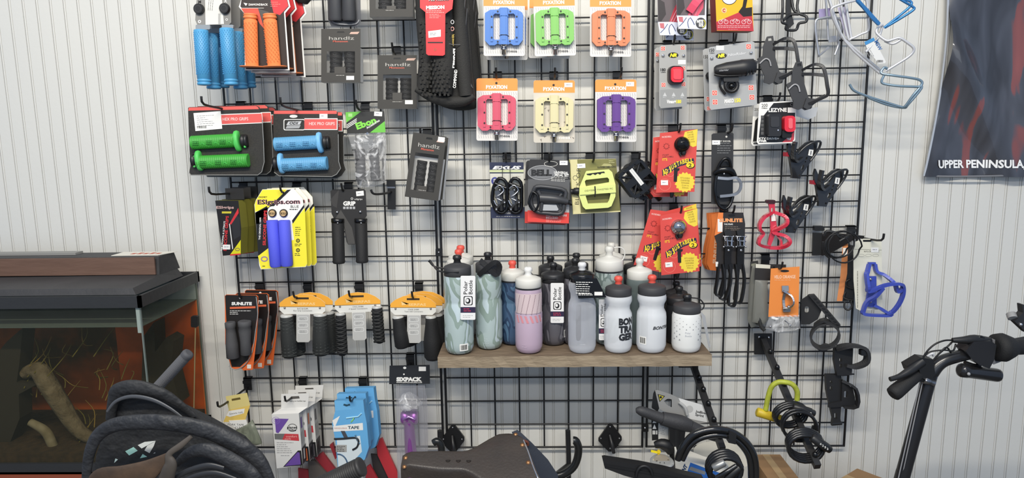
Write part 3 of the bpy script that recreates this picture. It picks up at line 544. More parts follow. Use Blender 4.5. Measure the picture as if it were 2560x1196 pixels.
# --- hex grips
def hexpack(x, y, d, col, light, label, grp, front, blue, yaw=-4):
    """x, y: pixel of the card's upper left corner"""
    dx, dy = x-467, y-268; p = Pack('grip_pack', label, 'grips', x+90, y+85, d, yaw, group=grp); q = lambda l: [(a+dx, c+dy) for a, c in l]; b = p.m('card'); sk = -.012
    o = [(470, 270), (473, 268), (640, 264), (648, 268), (656, 300), (659, 350), (661, 405), (655, 430), (645, 438), (478, 438), (473, 432), (476, 415), (472, 340)] if not blue else \
        [(467, 274), (471, 270), (622, 270), (628, 276), (630, 330), (631, 398), (636, 415), (626, 430), (614, 436), (482, 434), (470, 425), (467, 400)]
    b.prism(q(o), -1.2, 0, mt('38352f', .5, vary=.3, vs_=400, h2='2a2825')); b.flat(q([(472, 269), (640, 265), (646, 269), (647, 273), (471, 277)]) if not blue else q(rq(469, 271, 626, 279)), .3, mt('e0625a'))
    yb = 288 if not blue else 293
    b.flat(q([(545, yb-2), (655, yb-6), (658, yb+20), (545, yb+25)]) if not blue else q(rq(545, yb-3, 628, yb+26)), .4, W); b.flat(q([(545, yb), (654, yb-4), (657, yb+18), (545, yb+23)]) if not blue else q(rq(545, yb-1, 626, yb+24)), .5, mt('e0605a', .45))
    b.text('HEX PRO GRIPS', 557+dx, yb+14+dy, 7.5, mt('f0d8d2'), .7, ang=1 if not blue else 0, wid=64, off=.01)
    if blue:
        b.flat(q(rr(493, 292, 546, 320, 4)), .4, W, [q(rr(495, 294, 545, 318, 3))]); b.flat(q([(505, 298), (538, 297), (534, 306), (500, 307)]), .6, mt('c8c8c8')); b.flat(q([(502, 308), (536, 307), (532, 315), (498, 316)]), .6, mt('a8a8a8')); b.text('ODI', 508+dx, 305+dy, 6, K, .8, wid=22, sh=.3, off=.03); b.flat(q(el(518, 285, 10, 4)), .5, W); price(b, 583+dx, 279+dy, 20, 11)
    elif front:
        s_ = p.m('price_sticker'); s_.flat(q([(484, 283), (552, 278), (556, 322), (489, 328)]), .8, mt('f1efe9', .6)); s_.lines(492+dx, 290+dy, 50, 6, 5, mt('8a8a8a'), 1, 1, ang=3, jag=.6); s_.bars(493+dx, 315+dy, 516+dx, 321+dy, mt('555555'), 1)
    cm, cl = mt(col, .5), mt(light, .5)
    rows = ((355, 484, 593, 603, 1), (404, 489, 500, 625, -1)) if not blue else ((353, 475, 582, 590, 1), (405, 480, 488, 605, -1))
    for yy, a, c, e, s_ in rows:
        g = p.m('grip'); r = 17; t = -.6
        if s_ > 0: A, B, fx = (a+dx, yy+2+dy, 8), (c+dx+2, yy-4+dy, 8), c
        else: A, B, fx = (c+dx, yy+2+dy, 8), (e+dx, yy-3+dy, 8), c
        grip(g, A, B, r, cm, rings=24, n=18, fl=.8)
        for k in range(3):
            u = A[0]+(B[0]-A[0])*(.15+.3*k); v = A[1]+(B[1]-A[1])*(.15+.3*k); h = 8+r*g.f.s*1000*.8+.3; g.tube([(u-14, v-8, h-5), (u, v+1, h), (u+14, v-8, h-5)], .8, cl, n=4); g.tube([(u+2, v+11, h-7), (u+16, v+2, h), (u+30, v+11, h-7)], .8, cl, n=4)
            for j in range(3): g.tube([(u-8, v-2+j*4, h-.2), (u+7, v-2+j*4, h-.2)], .6, mt('2b6b2b' if not blue else '4f86ae'), n=4)
        fl_ = p.m('flange'); fx2 = (c+4 if s_ > 0 else c+2)+dx; fl_.lathe((fx2-4, yy-2+dy, 6), (fx2+5, yy-3+dy, 6), [(0, 25), (.5, 26), (1, 24), (1, 14)], cl, 24, .6)
        k_ = p.m('lock_clamp'); kx = fx2+(16 if s_ > 0 else -12); k_.lathe((kx-8, yy-2+dy, 4), (kx+8, yy-3+dy, 4), [(0, 14), (.1, 16), (.45, 16), (.5, 13), (.6, 13), (.65, 16), (.95, 15), (1, 10)], K2, 16, .7)
        if not blue:
            for e_ in (-12, 12): k_.ball(kx+(3 if s_ > 0 else 0), yy+e_+dy, 8, 3.4, cl)
    v = p.m('clear_cover'); v.tube([(*z, 1) for z in q(o)][4:11], 1.1, mt('8f8f8c', .2), n=5); p.done(); return p
G1, G2 = '3f9f3a', '52c25a'
hexpack(467, 268, .125, G1, G2, 'front card of green grips with a white price sticker', 'cards of green hex pattern grips', True, False)
hexpack(489, 266, .085, G1, G2, 'second card of green grips, behind the front card', 'cards of green hex pattern grips', False, False)
hexpack(508, 272, .046, G1, G2, 'third card of green grips, hindmost of its hook', 'cards of green hex pattern grips', False, False)
hexpack(683, 274, .11, '5f9fc8', '74b4e2', 'front card of light blue grips with the maker badge', 'cards of light blue hex pattern grips', True, True)
hexpack(696, 278, .07, '5f9fc8', '74b4e2', 'second card of light blue grips, behind the front one', 'cards of light blue hex pattern grips', False, True)
# --- bag with the green header
p = Pack('grip_bag', 'clear bag of black grips with a green and grey header card', 'bagged grips', 915, 380, .07); b = p.m('header_card')
b.prism([(864, 281), (960, 278), (964, 331), (868, 334)], -1, 1, mt('2f2f2d', .5)); b.flat([(864, 281), (903, 279), (866, 307)], 1.3, mt('6fc24a')); b.flat([(962, 303), (964, 331), (925, 332)], 1.3, mt('6fc24a'))
for i in range(3): b.flat([(867, 312+i*4), (892, 296+i*4), (892, 298+i*4), (867, 314+i*4)], 1.4, W)
b.text('Ebon', 893, 324, 15, mt('84d850'), 1.5, ang=20, wid=52, off=.05); b.text('Accessories', 918, 323, 6, W, 1.6, ang=32, wid=38); b.flat(rq(871, 284, 881, 292), 1.4, mt('a8d88a')); price(b, 936, 279, 20, 11, 3, 1.6); b.prism(el(919, 334, 3), 1, 3, SIL)
cr = bpy.data.materials.new('crinkled_film'); cr.use_nodes = True; nt = cr.node_tree; bb = nt.nodes['Principled BSDF']; bb.inputs['Base Color'].default_value = lin('eeeeee'); bb.inputs['Roughness'].default_value = .12
n1 = nt.nodes.new('ShaderNodeTexNoise'); n1.inputs['Scale'].default_value = 22; n1.inputs['Distortion'].default_value = 2.2; n1.inputs['Detail'].default_value = 3; tcn = nt.nodes.new('ShaderNodeTexCoord'); nt.links.new(tcn.outputs['Object'], n1.inputs[0])
rp = nt.nodes.new('ShaderNodeValToRGB'); rp.color_ramp.elements[0].position = .5; rp.color_ramp.elements[0].color = (.12, .12, .12, 1); rp.color_ramp.elements[1].position = .68; rp.color_ramp.elements[1].color = (.75, .75, .75, 1)
nt.links.new(n1.outputs[0], rp.inputs[0]); nt.links.new(rp.outputs[0], bb.inputs['Alpha']); bu = nt.nodes.new('ShaderNodeBump'); bu.inputs['Strength'].default_value = .8; bu.inputs['Distance'].default_value = .004; nt.links.new(n1.outputs[0], bu.inputs['Height']); nt.links.new(bu.outputs[0], bb.inputs['Normal'])
def filmbag(b, o, w0=-12, w1=22, m=None, k=7):
    """crinkled film pouch: two bulged sheets over an outline"""
    cx = sum(x for x, y in o)/len(o); cy_ = sum(y for x, y in o)/len(o); random.seed(len(o)+int(cx))
    for ww, sgn in ((w1, 1), (w0, -1)):
        rings = []; 
        for t, h in ((1, 0), (.9, .5), (.72, .85), (.45, 1), (.1, 1.05)):
            rings.append([b.f.P(cx+(x-cx)*t, cy_+(y-cy_)*t, ww*h*(1+random.uniform(-.3, .3))) for x, y in o])
        n = len(o); vs_ = [p_ for r_ in rings for p_ in r_]; fs = [[i*n+j, i*n+(j+1) % n, (i+1)*n+(j+1) % n, (i+1)*n+j] for i in range(len(rings)-1) for j in range(n)]+[[(len(rings)-1)*n+j for j in range(n)]]
        b.add(vs_, fs, m or cr, True)
    return b
filmbag(p.m('film_bag'), [(868, 334), (900, 333), (930, 333), (963, 331), (966, 370), (964, 420), (966, 456), (930, 468), (895, 470), (888, 445), (886, 400), (878, 365)])
for a, c in (((900, 374), (903, 450)), ((934, 370), (940, 452))): grip(p.m('grip'), (*a, 2), (*c, 2), 13, mt('48484a', .6), rings=7)
p.m('plug').tube([(882, 375, 4), (912, 374, 8)], 1.8, K); p.done()
# --- silicone grip boxes
def esibox(dx, dy, d, label, front=False):
    p = Pack('grip_box', label, 'boxed grips', 585+dx, 570+dy, d, -22, group='red and black boxes of silicone grips'); b = p.m('box'); q = lambda l: [(x+dx, y+dy) for x, y in l]; yl = mt('e0d820', .5)
    b.prism(q([(538, 502), (596, 502), (603, 570), (601, 636), (557, 640)]), -26, 0, mt('201c1a', .5), side=mt('6f6b28', .5)); b.prism(q([(554, 472), (600, 472), (602, 500), (556, 501)]), -14, -12.5, mt('2a2826', .6))
    b.flat(q([(572, 520), (600, 545), (601, 590), (585, 600)]), .2, mt('2d2c2d')); b.flat(q([(574, 560), (596, 520), (597, 533), (578, 562)]), .3, RED); b.flat(q([(573, 560), (575, 560), (583, 622), (581, 624)]), .4, W)
    b.flat(q([(575, 638), (602, 600), (602, 636)]), .4, yl); b.flat(q([(576, 636), (602, 634), (602, 637), (575, 640)]), .5, RED); b.ring(594+dx, 624+dy, 6, 4, 1.5, .6, mt('7a5a5a'))
    b.text('ESIgrips', 541+dx, 522+dy, 6.5, mt('d8b0a8'), .6, wid=44, off=.03); b.flat(q([(555, 529), (579, 529), (578, 534), (555, 534)]), .5, mt('d8c83a'))
    b.text('SILICONE GRIPS', 566+dx, 628+dy, 7, RED, .6, ang=86, wid=88, off=.03); b.text('THE ORIGINAL & ULTIMATE', 556+dx, 628+dy, 4, W, .6, ang=84, wid=75)
    if front: price(b, 557+dx, 612+dy, 19, 12)
    p.done()
esibox(0, 0, .12, 'front box of silicone grips with a price sticker, left of the yellow cards', True)
esibox(17, -3, .09, 'second box of silicone grips, behind the front box')
esibox(33, -5, .06, 'third box of silicone grips, hindmost of its hook')
# --- yellow cards of blue grips
def esicard(dx, dy, d, label, front=False):
    p = Pack('grip_pack', label, 'grips', 700+dx, 575+dy, d, group='yellow and white cards of blue silicone grips'); b = p.m('card'); q = lambda l: [(x+dx, y+dy) for x, y in l]; yl = mt('f4e63a', .5)
    o = [(656, 474), (735, 472), (757, 497), (760, 530), (768, 660), (764, 668), (652, 674), (648, 664), (636, 512), (640, 500)]
    b.prism(q(o), -1.2, 0, W, side=yl); b.flat(q([(656, 475), (718, 474), (672, 520), (638, 530), (637, 510), (641, 500)]), .2, yl); b.flat(q([(718, 475), (728, 474), (660, 540), (648, 560), (640, 560), (639, 532), (672, 518)]), .3, K2)
    b.flat(q([(638, 532), (668, 515), (670, 560), (672, 620), (646, 640)]), .3, K2); b.flat(q([(645, 640), (680, 612), (735, 600), (730, 560), (762, 520), (768, 660), (763, 667), (653, 673), (650, 664)]), .25, yl); b.flat(q([(730, 552), (760, 512), (761, 518), (732, 560)]), .4, K)
    b.text('CHUNKY', 646+dx, 495+dy, 4, K, .6, wid=22); b.text('ESIgrips.com', 643+dx, 511+dy, 11, mt('c98a94'), .5, ang=1, wid=108, off=.05); b.text('ESIgrips.com', 645+dx, 511+dy, 11, K, .7, ang=1, wid=104, off=.02)
    b.text('BLUE', 727+dx, 520+dy, 6.5, K, .6, wid=20, off=0); b.lines(724+dx, 523+dy, 24, 1, 2, K, .6, 2)
    b.text('THE ORIGINAL 100%', 651+dx, 600+dy, 4, W, .6, ang=88, wid=56); b.text('SILICONE GRIPS', 664+dx, 614+dy, 7, RED, .6, ang=88, wid=88, off=.03)
    for i in range(5): b.lines(738+dx, 568+i*5+dy, 16, 1, 2, K, .6, 1.4)
    for yy in (602, 626): b.ring(745+dx, yy+dy, 5, 5, 2, .6, K, 12); b.ring(745+dx, yy+dy, 2, 2, 1, .6, K, 8); b.lines(737+dx, yy+8+dy, 18, 2, 4, K, .6, 1.5)
    b.ring(661+dx, 648+dy, 9, 7, 3, .6, mt('9a7f98'), 16); b.lines(656+dx, 665+dy, 12, 1, 3, K, .6, 1.6)
    if front:
        b.flat(q(rr(669, 516, 728, 546, 12)), .5, W)
        for x, m_ in ((682, 0), (710, 1)): e = p.m('end_cap'); e.lathe((x+dx, 533+dy, 0), (x+dx, 533.01+dy, 6), [(0, 10), (.8, 10), (1, 8)], mt('2a2018', .4), 18); e.flat(q(el(x, 533, 7.5)), 6.4, mt('c8a878', .4)); e.text('ESI', x-6+dx, 536+dy, 5, mt('3a2a1a'), 6.7, wid=12)
        b.flat(q(rq(678, 546, 692, 552)), .7, W); b.flat(q(rq(706, 546, 720, 552)), .7, W)
        for A, B in (((683, 550), (693, 666)), ((713, 550), (720, 664))):
            g = p.m('grip'); g.lathe((A[0]+dx, A[1]+dy, 8), (B[0]+dx, B[1]+dy, 8), [(0, 12), (.01, 14), (.96, 15), (1, 13)], mt('5058d8', .7, bump=.3, bs=600), 20)
    p.done()
esicard(0, 0, .12, 'front yellow and white card with a pair of royal blue silicone grips', True)
esicard(12, -2, .09, 'second yellow and white grip card, behind the front one')
esicard(24, -4, .06, 'third yellow and white grip card, hindmost of its hook')
# --- dark triangular card with lock-on grips
p = Pack('grip_pack', 'dark faceted card with a pair of plain black lock on grips', 'grips', 873, 560, .065); b = p.m('card')
b.prism([(826, 478), (832, 474), (910, 473), (914, 478), (917, 540), (912, 546), (895, 548), (889, 556), (891, 606), (887, 612), (870, 612), (866, 604), (858, 556), (848, 546), (834, 545), (829, 535)], -1.2, 0, mt('2c2a28', .45))
b.flat([(826, 500), (848, 474), (842, 520), (832, 515)], .3, mt('3c3a38')); b.flat([(838, 548), (852, 525), (880, 570), (888, 610), (870, 611), (860, 560), (850, 546)], .3, mt('4a4845')); b.text('GRIP', 858, 514, 10, W, .6, wid=31, off=.05)
for i in range(4): b.flat(rq(858+i*8, 517, 864+i*8, 523), .6, mt('b0b0b0'))
b.ring(880, 497, 3, 3, 1, .6, W, 8); b.text('odigrips', 886, 500, 4, W, .6, wid=20, off=0); price(b, 890, 479, 19, 12, -6)
for x, y in ((843, 531), (901, 530)): p.m('rivet', b).ball(x, y, 1, 4, SIL)
for A, B in (((845, 552), (848, 658)), ((903, 552), (906, 656))):
    g = p.m('grip'); g.lathe((*A, 3), (*B, 3), [(0, 12), (.01, 15), (.93, 15), (.96, 16), (1, 14)], KR, 20); c = p.m('lock_clamp'); c.lathe((A[0], A[1]-6, 3), (A[0], A[1]+5, 3), [(0, 14), (.1, 16), (.9, 16), (1, 14)], KG, 18); c.ball(A[0]+4, A[1]+4, 20, 2.5, SIL)
p.done()
# --- orange and black grip packs
def sunlite(dx, dy, d, label, front=False):
    p = Pack('grip_pack', label, 'grips', 607+dx, 830+dy, d, -14, group='orange and black packs of comfort grips'); b = p.m('card'); q = lambda l: [(x+dx, y+dy) for x, y in l]
    b.prism(q([(562, 740), (566, 737), (640, 738), (645, 742), (646, 780), (641, 850), (632, 925), (608, 927), (604, 922), (580, 924), (572, 900), (563, 860)]), -1.2, 0, mt('e06a34', .5)); b.flat(q([(563, 741), (566, 738), (640, 739), (644, 743), (645, 780), (640, 810), (636, 850), (620, 900), (600, 918), (580, 918), (570, 880)]), .3, mt('242120', .5))
    b.text('SUNLITE', 579+dx, 763+dy, 7, W, .6, wid=51, off=.06); b.flat(q([(575, 768), (639, 766), (639, 771), (575, 773)]), .5, mt('dd6b45')); b.lines(575+dx, 777+dy, 56, 1, 3, W, .6, 1.3); b.lines(575+dx, 781+dy, 24, 2, 4, W, .6, 1.3); b.flat(q(el(601, 745, 3)), .5, W)
    b.flat(q(rq(618, 912, 628, 922)), .6, WP)
    for A, B, r0, r1 in (((582, 803), (590, 892), 13, 16), ((618, 800), (622, 884), 16, 13)):
        g = p.m('grip'); g.lathe((A[0]+dx, A[1]+dy, 12), (B[0]+dx, B[1]+dy, 12), [(0, r0*.85), (.02, r0), (.15, r0*.98), (.17, r0*.9), (.3, r0*.95), (.6, r1*.95), (.98, r1), (1, r1*.85)], mt('4c4c4e', .7, bump=.5, bs=900), 18)
    v = p.m('clear_cover'); v.tube([(x, y, 3) for x, y in q([(642, 742), (646, 785), (640, 830), (632, 880), (614, 912), (590, 924), (574, 915)])], 1.2, mt('9a9a98', .2), n=5, k=3); p.done()
sunlite(0, 0, .13, 'front orange and black pack of comfort grips')
sunlite(27, -4, .085, 'second orange and black pack of comfort grips, behind the front one')
sunlite(50, -12, .04, 'third orange and black pack of comfort grips, hindmost and highest')
# --- arched yellow cards
def serfas(cx, ytop, d, label, kind, front=True, ang=0, l1='CNGE 350BK', l2='Twist Shift Connectors', gy=(0, 0)):
    p = Pack('grip_pack', label, 'grips', cx, ytop+60, d, group='arched yellow and white grip cards'); b = p.m('card'); q = lambda l: mv([(x+cx, y+ytop) for x, y in l], a=ang, cx=cx, cy_=ytop); yl = mt('f0ab3c', .5)
    arc = [(-57, 22), (-45, 12), (-25, 3), (0, 0), (25, 3), (45, 12), (57, 22)]
    b.prism(q(arc+[(57, 42), (48, 50), (19, 50), (19, 116), (15, 120), (-12, 120), (-15, 116), (-15, 50), (-46, 50), (-57, 40)]), -1.2, 0, mt('dcdad2', .55), side=W); b.flat(q(arc+[(57, 31), (-57, 31)]), .3, yl); b.flat(q(rq(-57, 31, 57, 32)), .4, mt('7a5a2a'))
    b.flat(q([(-16, 8), (16, 8), (16, 13), (-16, 13)]), .4, mt('3a2c18')); x, y = q([(-12, 27)])[0]; b.text('SERFAS', x, y, 6, mt('f6cd88'), .5, ang=-ang, wid=44, off=.03); b.flat(q([(-30, 16), (-16, 24), (-10, 22), (-28, 26)]), .5, mt('f6cd88'))
    if l1:
        for i, s_ in enumerate((l1, l2)): x, y = q([(-22 if i else -13, 38+i*5)])[0]; b.text(s_, x, y, 3.4, mt('555555'), .4, ang=-ang, wid=46 if i else 28, off=0)
    if front:
        b.flat(q(rr(-14, 51, 18, 119, 3)), .35, mt('b9b8b4', .4))
        for i in range(3): b.flat(q(rr(-11, 56+i*16, 14, 67+i*16, 4)), .6, mt('e0e0dc'), [q(rr(-10, 57+i*16, 13, 66+i*16, 3.5))]); x, y = q([(-6, 60+i*16)])[0]; b.lines(x, y, 14, 2, 3, mt('8a8a8a'), .6, 1, ang=-ang)
        for x in (-44, 44): p.m('rivet', b).ball(*q([(x, 34)])[0], 1, 2.6, STEEL)
    gs = {'wide': ((-40, 55, -31, 160, 16, 20), (44, 52, 47, 154, 17, 21)), 'braid': ((-44, 54, -42, 158, 13, 13), (48, 40, 52, 130, 13, 13)), 'smooth': ((-38, 56, -26, 134, 15, 19), (44, 56, 50, 164, 14, 22))}[kind]
    for x0, y0, x1, y1, r0, r1 in gs:
        A, B = q([(x0, y0)])[0], q([(x1, y1)])[0]; g = p.m('grip')
        g.lathe((*A, -2), (*B, -2), [(0, r0*.9), (.02, r0), (.1, r0), (.5, r1*.96), (.9, r1), (.97, r1*.8), (1, r1*.4)], KR if kind != 'wide' else mt('272928', .7), 20)
        cp_ = p.m('end_ring'); cp_.lathe((A[0], A[1]-4, -2), (A[0], A[1]+2, -2), [(0, r0*.7), (.3, r0*.95), (1, r0*.95)], mt('b8b8b4', .3), 18)
        if kind == 'braid' or kind == 'wide':
            nrow = 9 if kind == 'braid' else 11; L = Vector((B[0]-A[0], B[1]-A[1])); nn = L.normalized(); pr = Vector((-nn.y, nn.x)); th = 3.0 if kind == 'braid' else 1.0
            for i in range(nrow):
                for s_ in (-1, 1):
                    rr_ = r0+(r1-r0)*i/nrow; pts = []
                    for k in range(6):
                        a = -1.3+2.6*k/5; c = Vector(A)+L*(.08+.86*(i+(k/5))/nrow)+pr*(s_*rr_*math.sin(a)); pts.append((c.x, c.y, -2+rr_*math.cos(a)*g.f.s*1000+.2))
                    g.tube(pts, th, mt('1d1e1e' if kind == 'braid' else '3a3d3b', .7), n=5)
    p.done(); return p
serfas(775, 731, .055, 'wide diamond tread black grips on an arched yellow card, the back one of two', 'wide', False, l1=None)
serfas(756, 736, .105, 'wide diamond tread black grips on an arched yellow card, the front one of two', 'wide', True, l1='SCSGR', l2='Kor Grip Connectors')
serfas(893, 731, .09, 'braided slim black grips on an arched yellow card', 'braid', True, ang=-2, l1='CNG-350BK', l2='3 Speed Connectors')
serfas(1058, 728, .035, 'smooth ergonomic grips on an arched yellow card, hindmost of three', 'smooth', False, l1=None)
serfas(1049, 733, .075, 'smooth ergonomic grips on an arched yellow card, the middle one of three', 'smooth', False, l1=None)
p_ = serfas(1033, 738, .115, 'smooth ergonomic grips on an arched yellow card, the front one of three', 'smooth', True)
# --- long purple bag
p = Pack('headset_bag', 'long clear bag with a purple seatpost and a black header card', 'bagged part', 1024, 1050, .045); b = p.m('header_card')
b.prism([(974, 915), (1074, 913), (1075, 960), (973, 961)], -1, 1, mt('25272b', .5)); b.text('SIXPACK', 991, 953, 9, W, 1.4, wid=64, off=.07); b.text('WWW.SIXPACK-RACING.COM', 991, 958, 3, W, 1.4, wid=64, off=.02); b.flat(rq(1047, 917, 1065, 928), 1.4, W); b.flat(el(1012, 920, 4, 3), 1.4, W); b.flat(el(1010, 936, 2), 1.4, W)
pu = mt('9a5aa8', .3, .5); g = p.m('post'); g.lathe((1022, 1055, 0), (1032, 1200, 0), [(0, 13), (.05, 12), (.12, 13), (.3, 14), (1, 15)], pu, 18)
g = p.m('clamp_head'); g.lathe((1003, 1045, 0), (1044, 1045, 0), [(0, 14), (.15, 19), (.4, 16), (.5, 12), (.6, 16), (.85, 19), (1, 14)], pu, 14, .8); g.prism(rr(1006, 1026, 1042, 1040, 4), -10, 10, mt('6f3f86', .3, .5)); g.tube([(1010, 1044, 16), (1025, 1036, 20), (1040, 1044, 16)], 3, mt('c89ad8', .15, .8))
filmbag(p.m('film_bag'), [(990, 965), (1062, 964), (1068, 1000), (1070, 1100), (1070, 1215), (994, 1215), (992, 1100), (991, 1010)], -8, 14, thin('bag_film', 'f4f4f6', .12, .1, .5, 'd8d8dc'))
filmbag(p.m('film_fold'), [(995, 1000), (1008, 985), (1025, 980), (1045, 992), (1056, 1008), (1050, 1028), (1020, 1035), (1000, 1022)], 0, 22); p.done()
# --- fork tape card
p = Pack('tape_card', 'creased yellow card of rim tape with handwriting, on the lowest left hook', 'tape card', 600, 1030, .15, -15); b = p.m('card'); yk = mt('e6c566', .6)
b.prism([(564, 992), (617, 983), (625, 1014), (572, 1026)], -1, 0, mt('dfce86', .6)); b.prism([(572, 1026), (625, 1014), (613, 1050), (615, 1055), (558, 1056)], -1, 0, yk); b.flat([(566, 1040), (572, 1028), (612, 1022), (610, 1034), (575, 1043)], .4, W); b.text('SHAWN TAPE', 574, 1038, 4, mt('555555'), .6, ang=8, wid=34, off=0); b.flat([(579, 998), (600, 994), (602, 999), (580, 1003)], .3, mt('6a5a2a'))
s_ = p.m('price_sticker'); s_.prism([(572, 1052), (616, 1050), (621, 1070), (600, 1076), (580, 1064)], 0, .8, W); s_.text('FORK TAPE', 570, 1064, 5, mt('444444'), 1, ang=-2, wid=40, off=0); s_.text('CLEAR', 588, 1072, 5, mt('444444'), 1, wid=24, off=0)
filmbag(p.m('film_bag'), [(590, 1075), (620, 1060), (630, 1050), (640, 1070), (655, 1110), (640, 1115), (600, 1090)], -10, 12, thin('dusty_film', 'c9cbc0', .45, .3, .4, '9aa08c')); p.m('tape_roll').tube([(*e_, 2) for e_ in el(622, 1088, 12, 22, 18, rot=-25)], 3, mt('3a3d30', .5), closed=True); p.done()
# --- white tape cartons
def carton(dx, dy, d, label, win='6a4a9a'):
    p = Pack('tape_carton', label, 'boxed tape', 735+dx, 1090+dy, d, 0, group='white cartons of handlebar tape'); b = p.m('box'); q = lambda l: [(x+dx, y+dy) for x, y in l]; wm = mt('d9d7d2', .6)
    b.prism(q([(679, 1037), (747, 1034), (757, 1164), (692, 1172)]), -36, 0, wm, side=mt('c4c2be', .6)); b.prism(q([(697, 992), (768, 990), (764, 1025), (697, 1028)]), -20, -19, mt('dddbd6', .6)); b.add([b.f.P(x+dx, y+dy, w_) for x, y, w_ in ((679, 1037, 0), (747, 1034, 0), (764, 1025, -19), (697, 1028, -19))], [[0, 1, 2, 3]], wm)
    pv = mt(win, .5); b.flat(q([(687, 1047), (722, 1048), (704, 1074), (696, 1084), (690, 1082)]), .3, pv)
    for i in range(5): b.ring(688+dx+2, 1050+dy+2, 6+i*4, 5+i*4, .8, .4, mt('8a70b8'), 20) if i < 2 else None
    b.ring(731+dx, 1070+dy, 12, 10, 1.2, .5, K2, 20); b.text('planet', 718+dx, 1072+dy, 6, K, .7, wid=25, off=.02); b.text('bike', 724+dx, 1078+dy, 5, K, .7, wid=16, off=.02)
    b.flat(q([(686, 1085), (712, 1085), (706, 1100), (687, 1099)]), .5, mt('6b6b68')); b.flat(q([(712, 1085), (746, 1086), (748, 1103), (706, 1100)]), .5, mt('c23a40')); b.text('comfort', 715+dx, 1094+dy, 5, mt('e8a8a0'), .7, wid=28, off=.01); b.text('cork', 712+dx, 1100+dy, 5, mt('e8a8a0'), .7, wid=16, off=.01)
    b.lines(692+dx, 1107+dy, 45, 6, 5, mt('7a7a7a'), .5, 1, jag=.5); b.lines(702+dx, 1139+dy, 26, 1, 3, mt('a0a0a0'), .5, 1.4); b.flat(q([(708, 1168), (745, 1127), (753, 1127), (757, 1164)]), .5, K2); b.flat(q([(712, 1166), (744, 1131), (749, 1132), (752, 1162)]), .6, pv)
    b.text('Tips for wrapping your handlebar tape', 703+dx, 1011+dy, 3.5, K2, -18.6, wid=56, off=0); b.flat(q([(722, 998), (742, 997), (744, 1003), (722, 1005)]), -18.7, mt('5a5652'))
    # printed right side of the carton
    wdt = p.m('side_print'); P0 = lambda v, w_: b.f.P(747.6+dx+(v-1034)*.077, v+dy, w_)
    def sd(v0, v1, w0, w1, m): e = Vector((.0004, 0, 0)); wdt.add([P0(v0, w0)+e, P0(v0, w1)+e, P0(v1, w1)+e, P0(v1, w0)+e], [[0, 1, 2, 3]], m)
    sd(1122, 1162, 0, -36, mt('302e33')); sd(1048, 1075, -8, -18, pv); sd(1084, 1112, -4, -30, mt('b0aeaa')); sd(1128, 1154, -12, -22, W); p.done()
carton(36, -21, .06, 'white handlebar tape carton, hindmost of the three', '555055'); carton(18, -10, .095, 'white handlebar tape carton, the middle one with an orange window', 'd86a3a'); carton(0, 0, .13, 'front white handlebar tape carton with purple triangles')
# --- blue tape packs
def tapepack(dx, dy, d, label, front=False):
    p = Pack('tape_pack', label, 'boxed tape', 875+dx, 1080+dy, d, -12, group='blue packs of handlebar tape'); b = p.m('box'); q = lambda l: [(x+dx, y+dy) for x, y in l]; bm = mt('6bb0e0', .45)
    o = [(836, 1003), (908, 1001), (911, 1030), (917, 1060), (922, 1120), (912, 1150), (845, 1176), (838, 1100), (830, 1060), (838, 1028)]
    b.prism(q(o), -16, 0, bm, side=mt('5a9ccc', .45)); b.flat(q([(831, 1052), (850, 1040), (836, 1072)]), .3, W)
    b.flat(q([(842, 1100), (900, 1090), (905, 1130), (880, 1158), (846, 1172)]), .3, mt('dbe6ea')); b.flat(q([(833, 1066), (907, 1058), (908, 1076), (834, 1080)]), .4, W); b.text('HANDLEBAR', 836+dx, 1073+dy, 3.5, mt('b87a6a'), .6, wid=32, off=0); b.text('TAPE', 870+dx, 1073+dy, 7, mt('2a4a5a'), .6, wid=28, off=.03)
    b.flat(q([(852, 1078), (862, 1078), (872, 1098), (862, 1099)]), .5, mt('4a4c52')); b.tube([(x+dx, y+dy, .6) for x, y in ((836, 1098), (860, 1097), (882, 1095), (892, 1096), (897, 1104), (893, 1118), (882, 1125))], 2.6, mt('222428', .5), k=3, n=6); b.tube([(x+dx, y+dy, .8) for x, y in ((889, 1088), (893, 1100), (900, 1110))], 2, mt('5a7a92', .4), n=6)
    b.flat(q(rq(840, 1113, 867, 1131)), .6, mt('a9a8a4')); b.lines(842+dx, 1116+dy, 22, 4, 4, K, .8, 1.2); b.tube([(x+dx, y+dy, .5) for x, y in el(846, 1168, 24, 32, 12, -95, -20)], 2.0, mt('3c5a78', .5), n=5)
    b.flat(q([(860, 1010), (868, 1012), (874, 1010), (876, 1014), (866, 1017), (858, 1014)]), .4, mt('2a4a5a'))
    b.flat(q([(836, 1003), (860, 1002), (880, 1024), (838, 1028)]), .1, mt('74b8e6', .4)); b.tube([(x+dx, y+dy, .4) for x, y in ((866, 1046), (880, 1044), (896, 1042), (904, 1034))], 2, mt('a8d8ea', .4), n=5); b.tube([(x+dx, y+dy, .4) for x, y in ((882, 1052), (886, 1046), (878, 1056))], 1.5, mt('8ac868', .4), n=5); p.done()
tapepack(26, -31, .065, 'blue handlebar tape pack, hindmost of the three'); tapepack(6, -17, .10, 'blue handlebar tape pack, the middle one'); tapepack(0, 0, .135, 'front blue handlebar tape pack showing a handlebar picture', True)
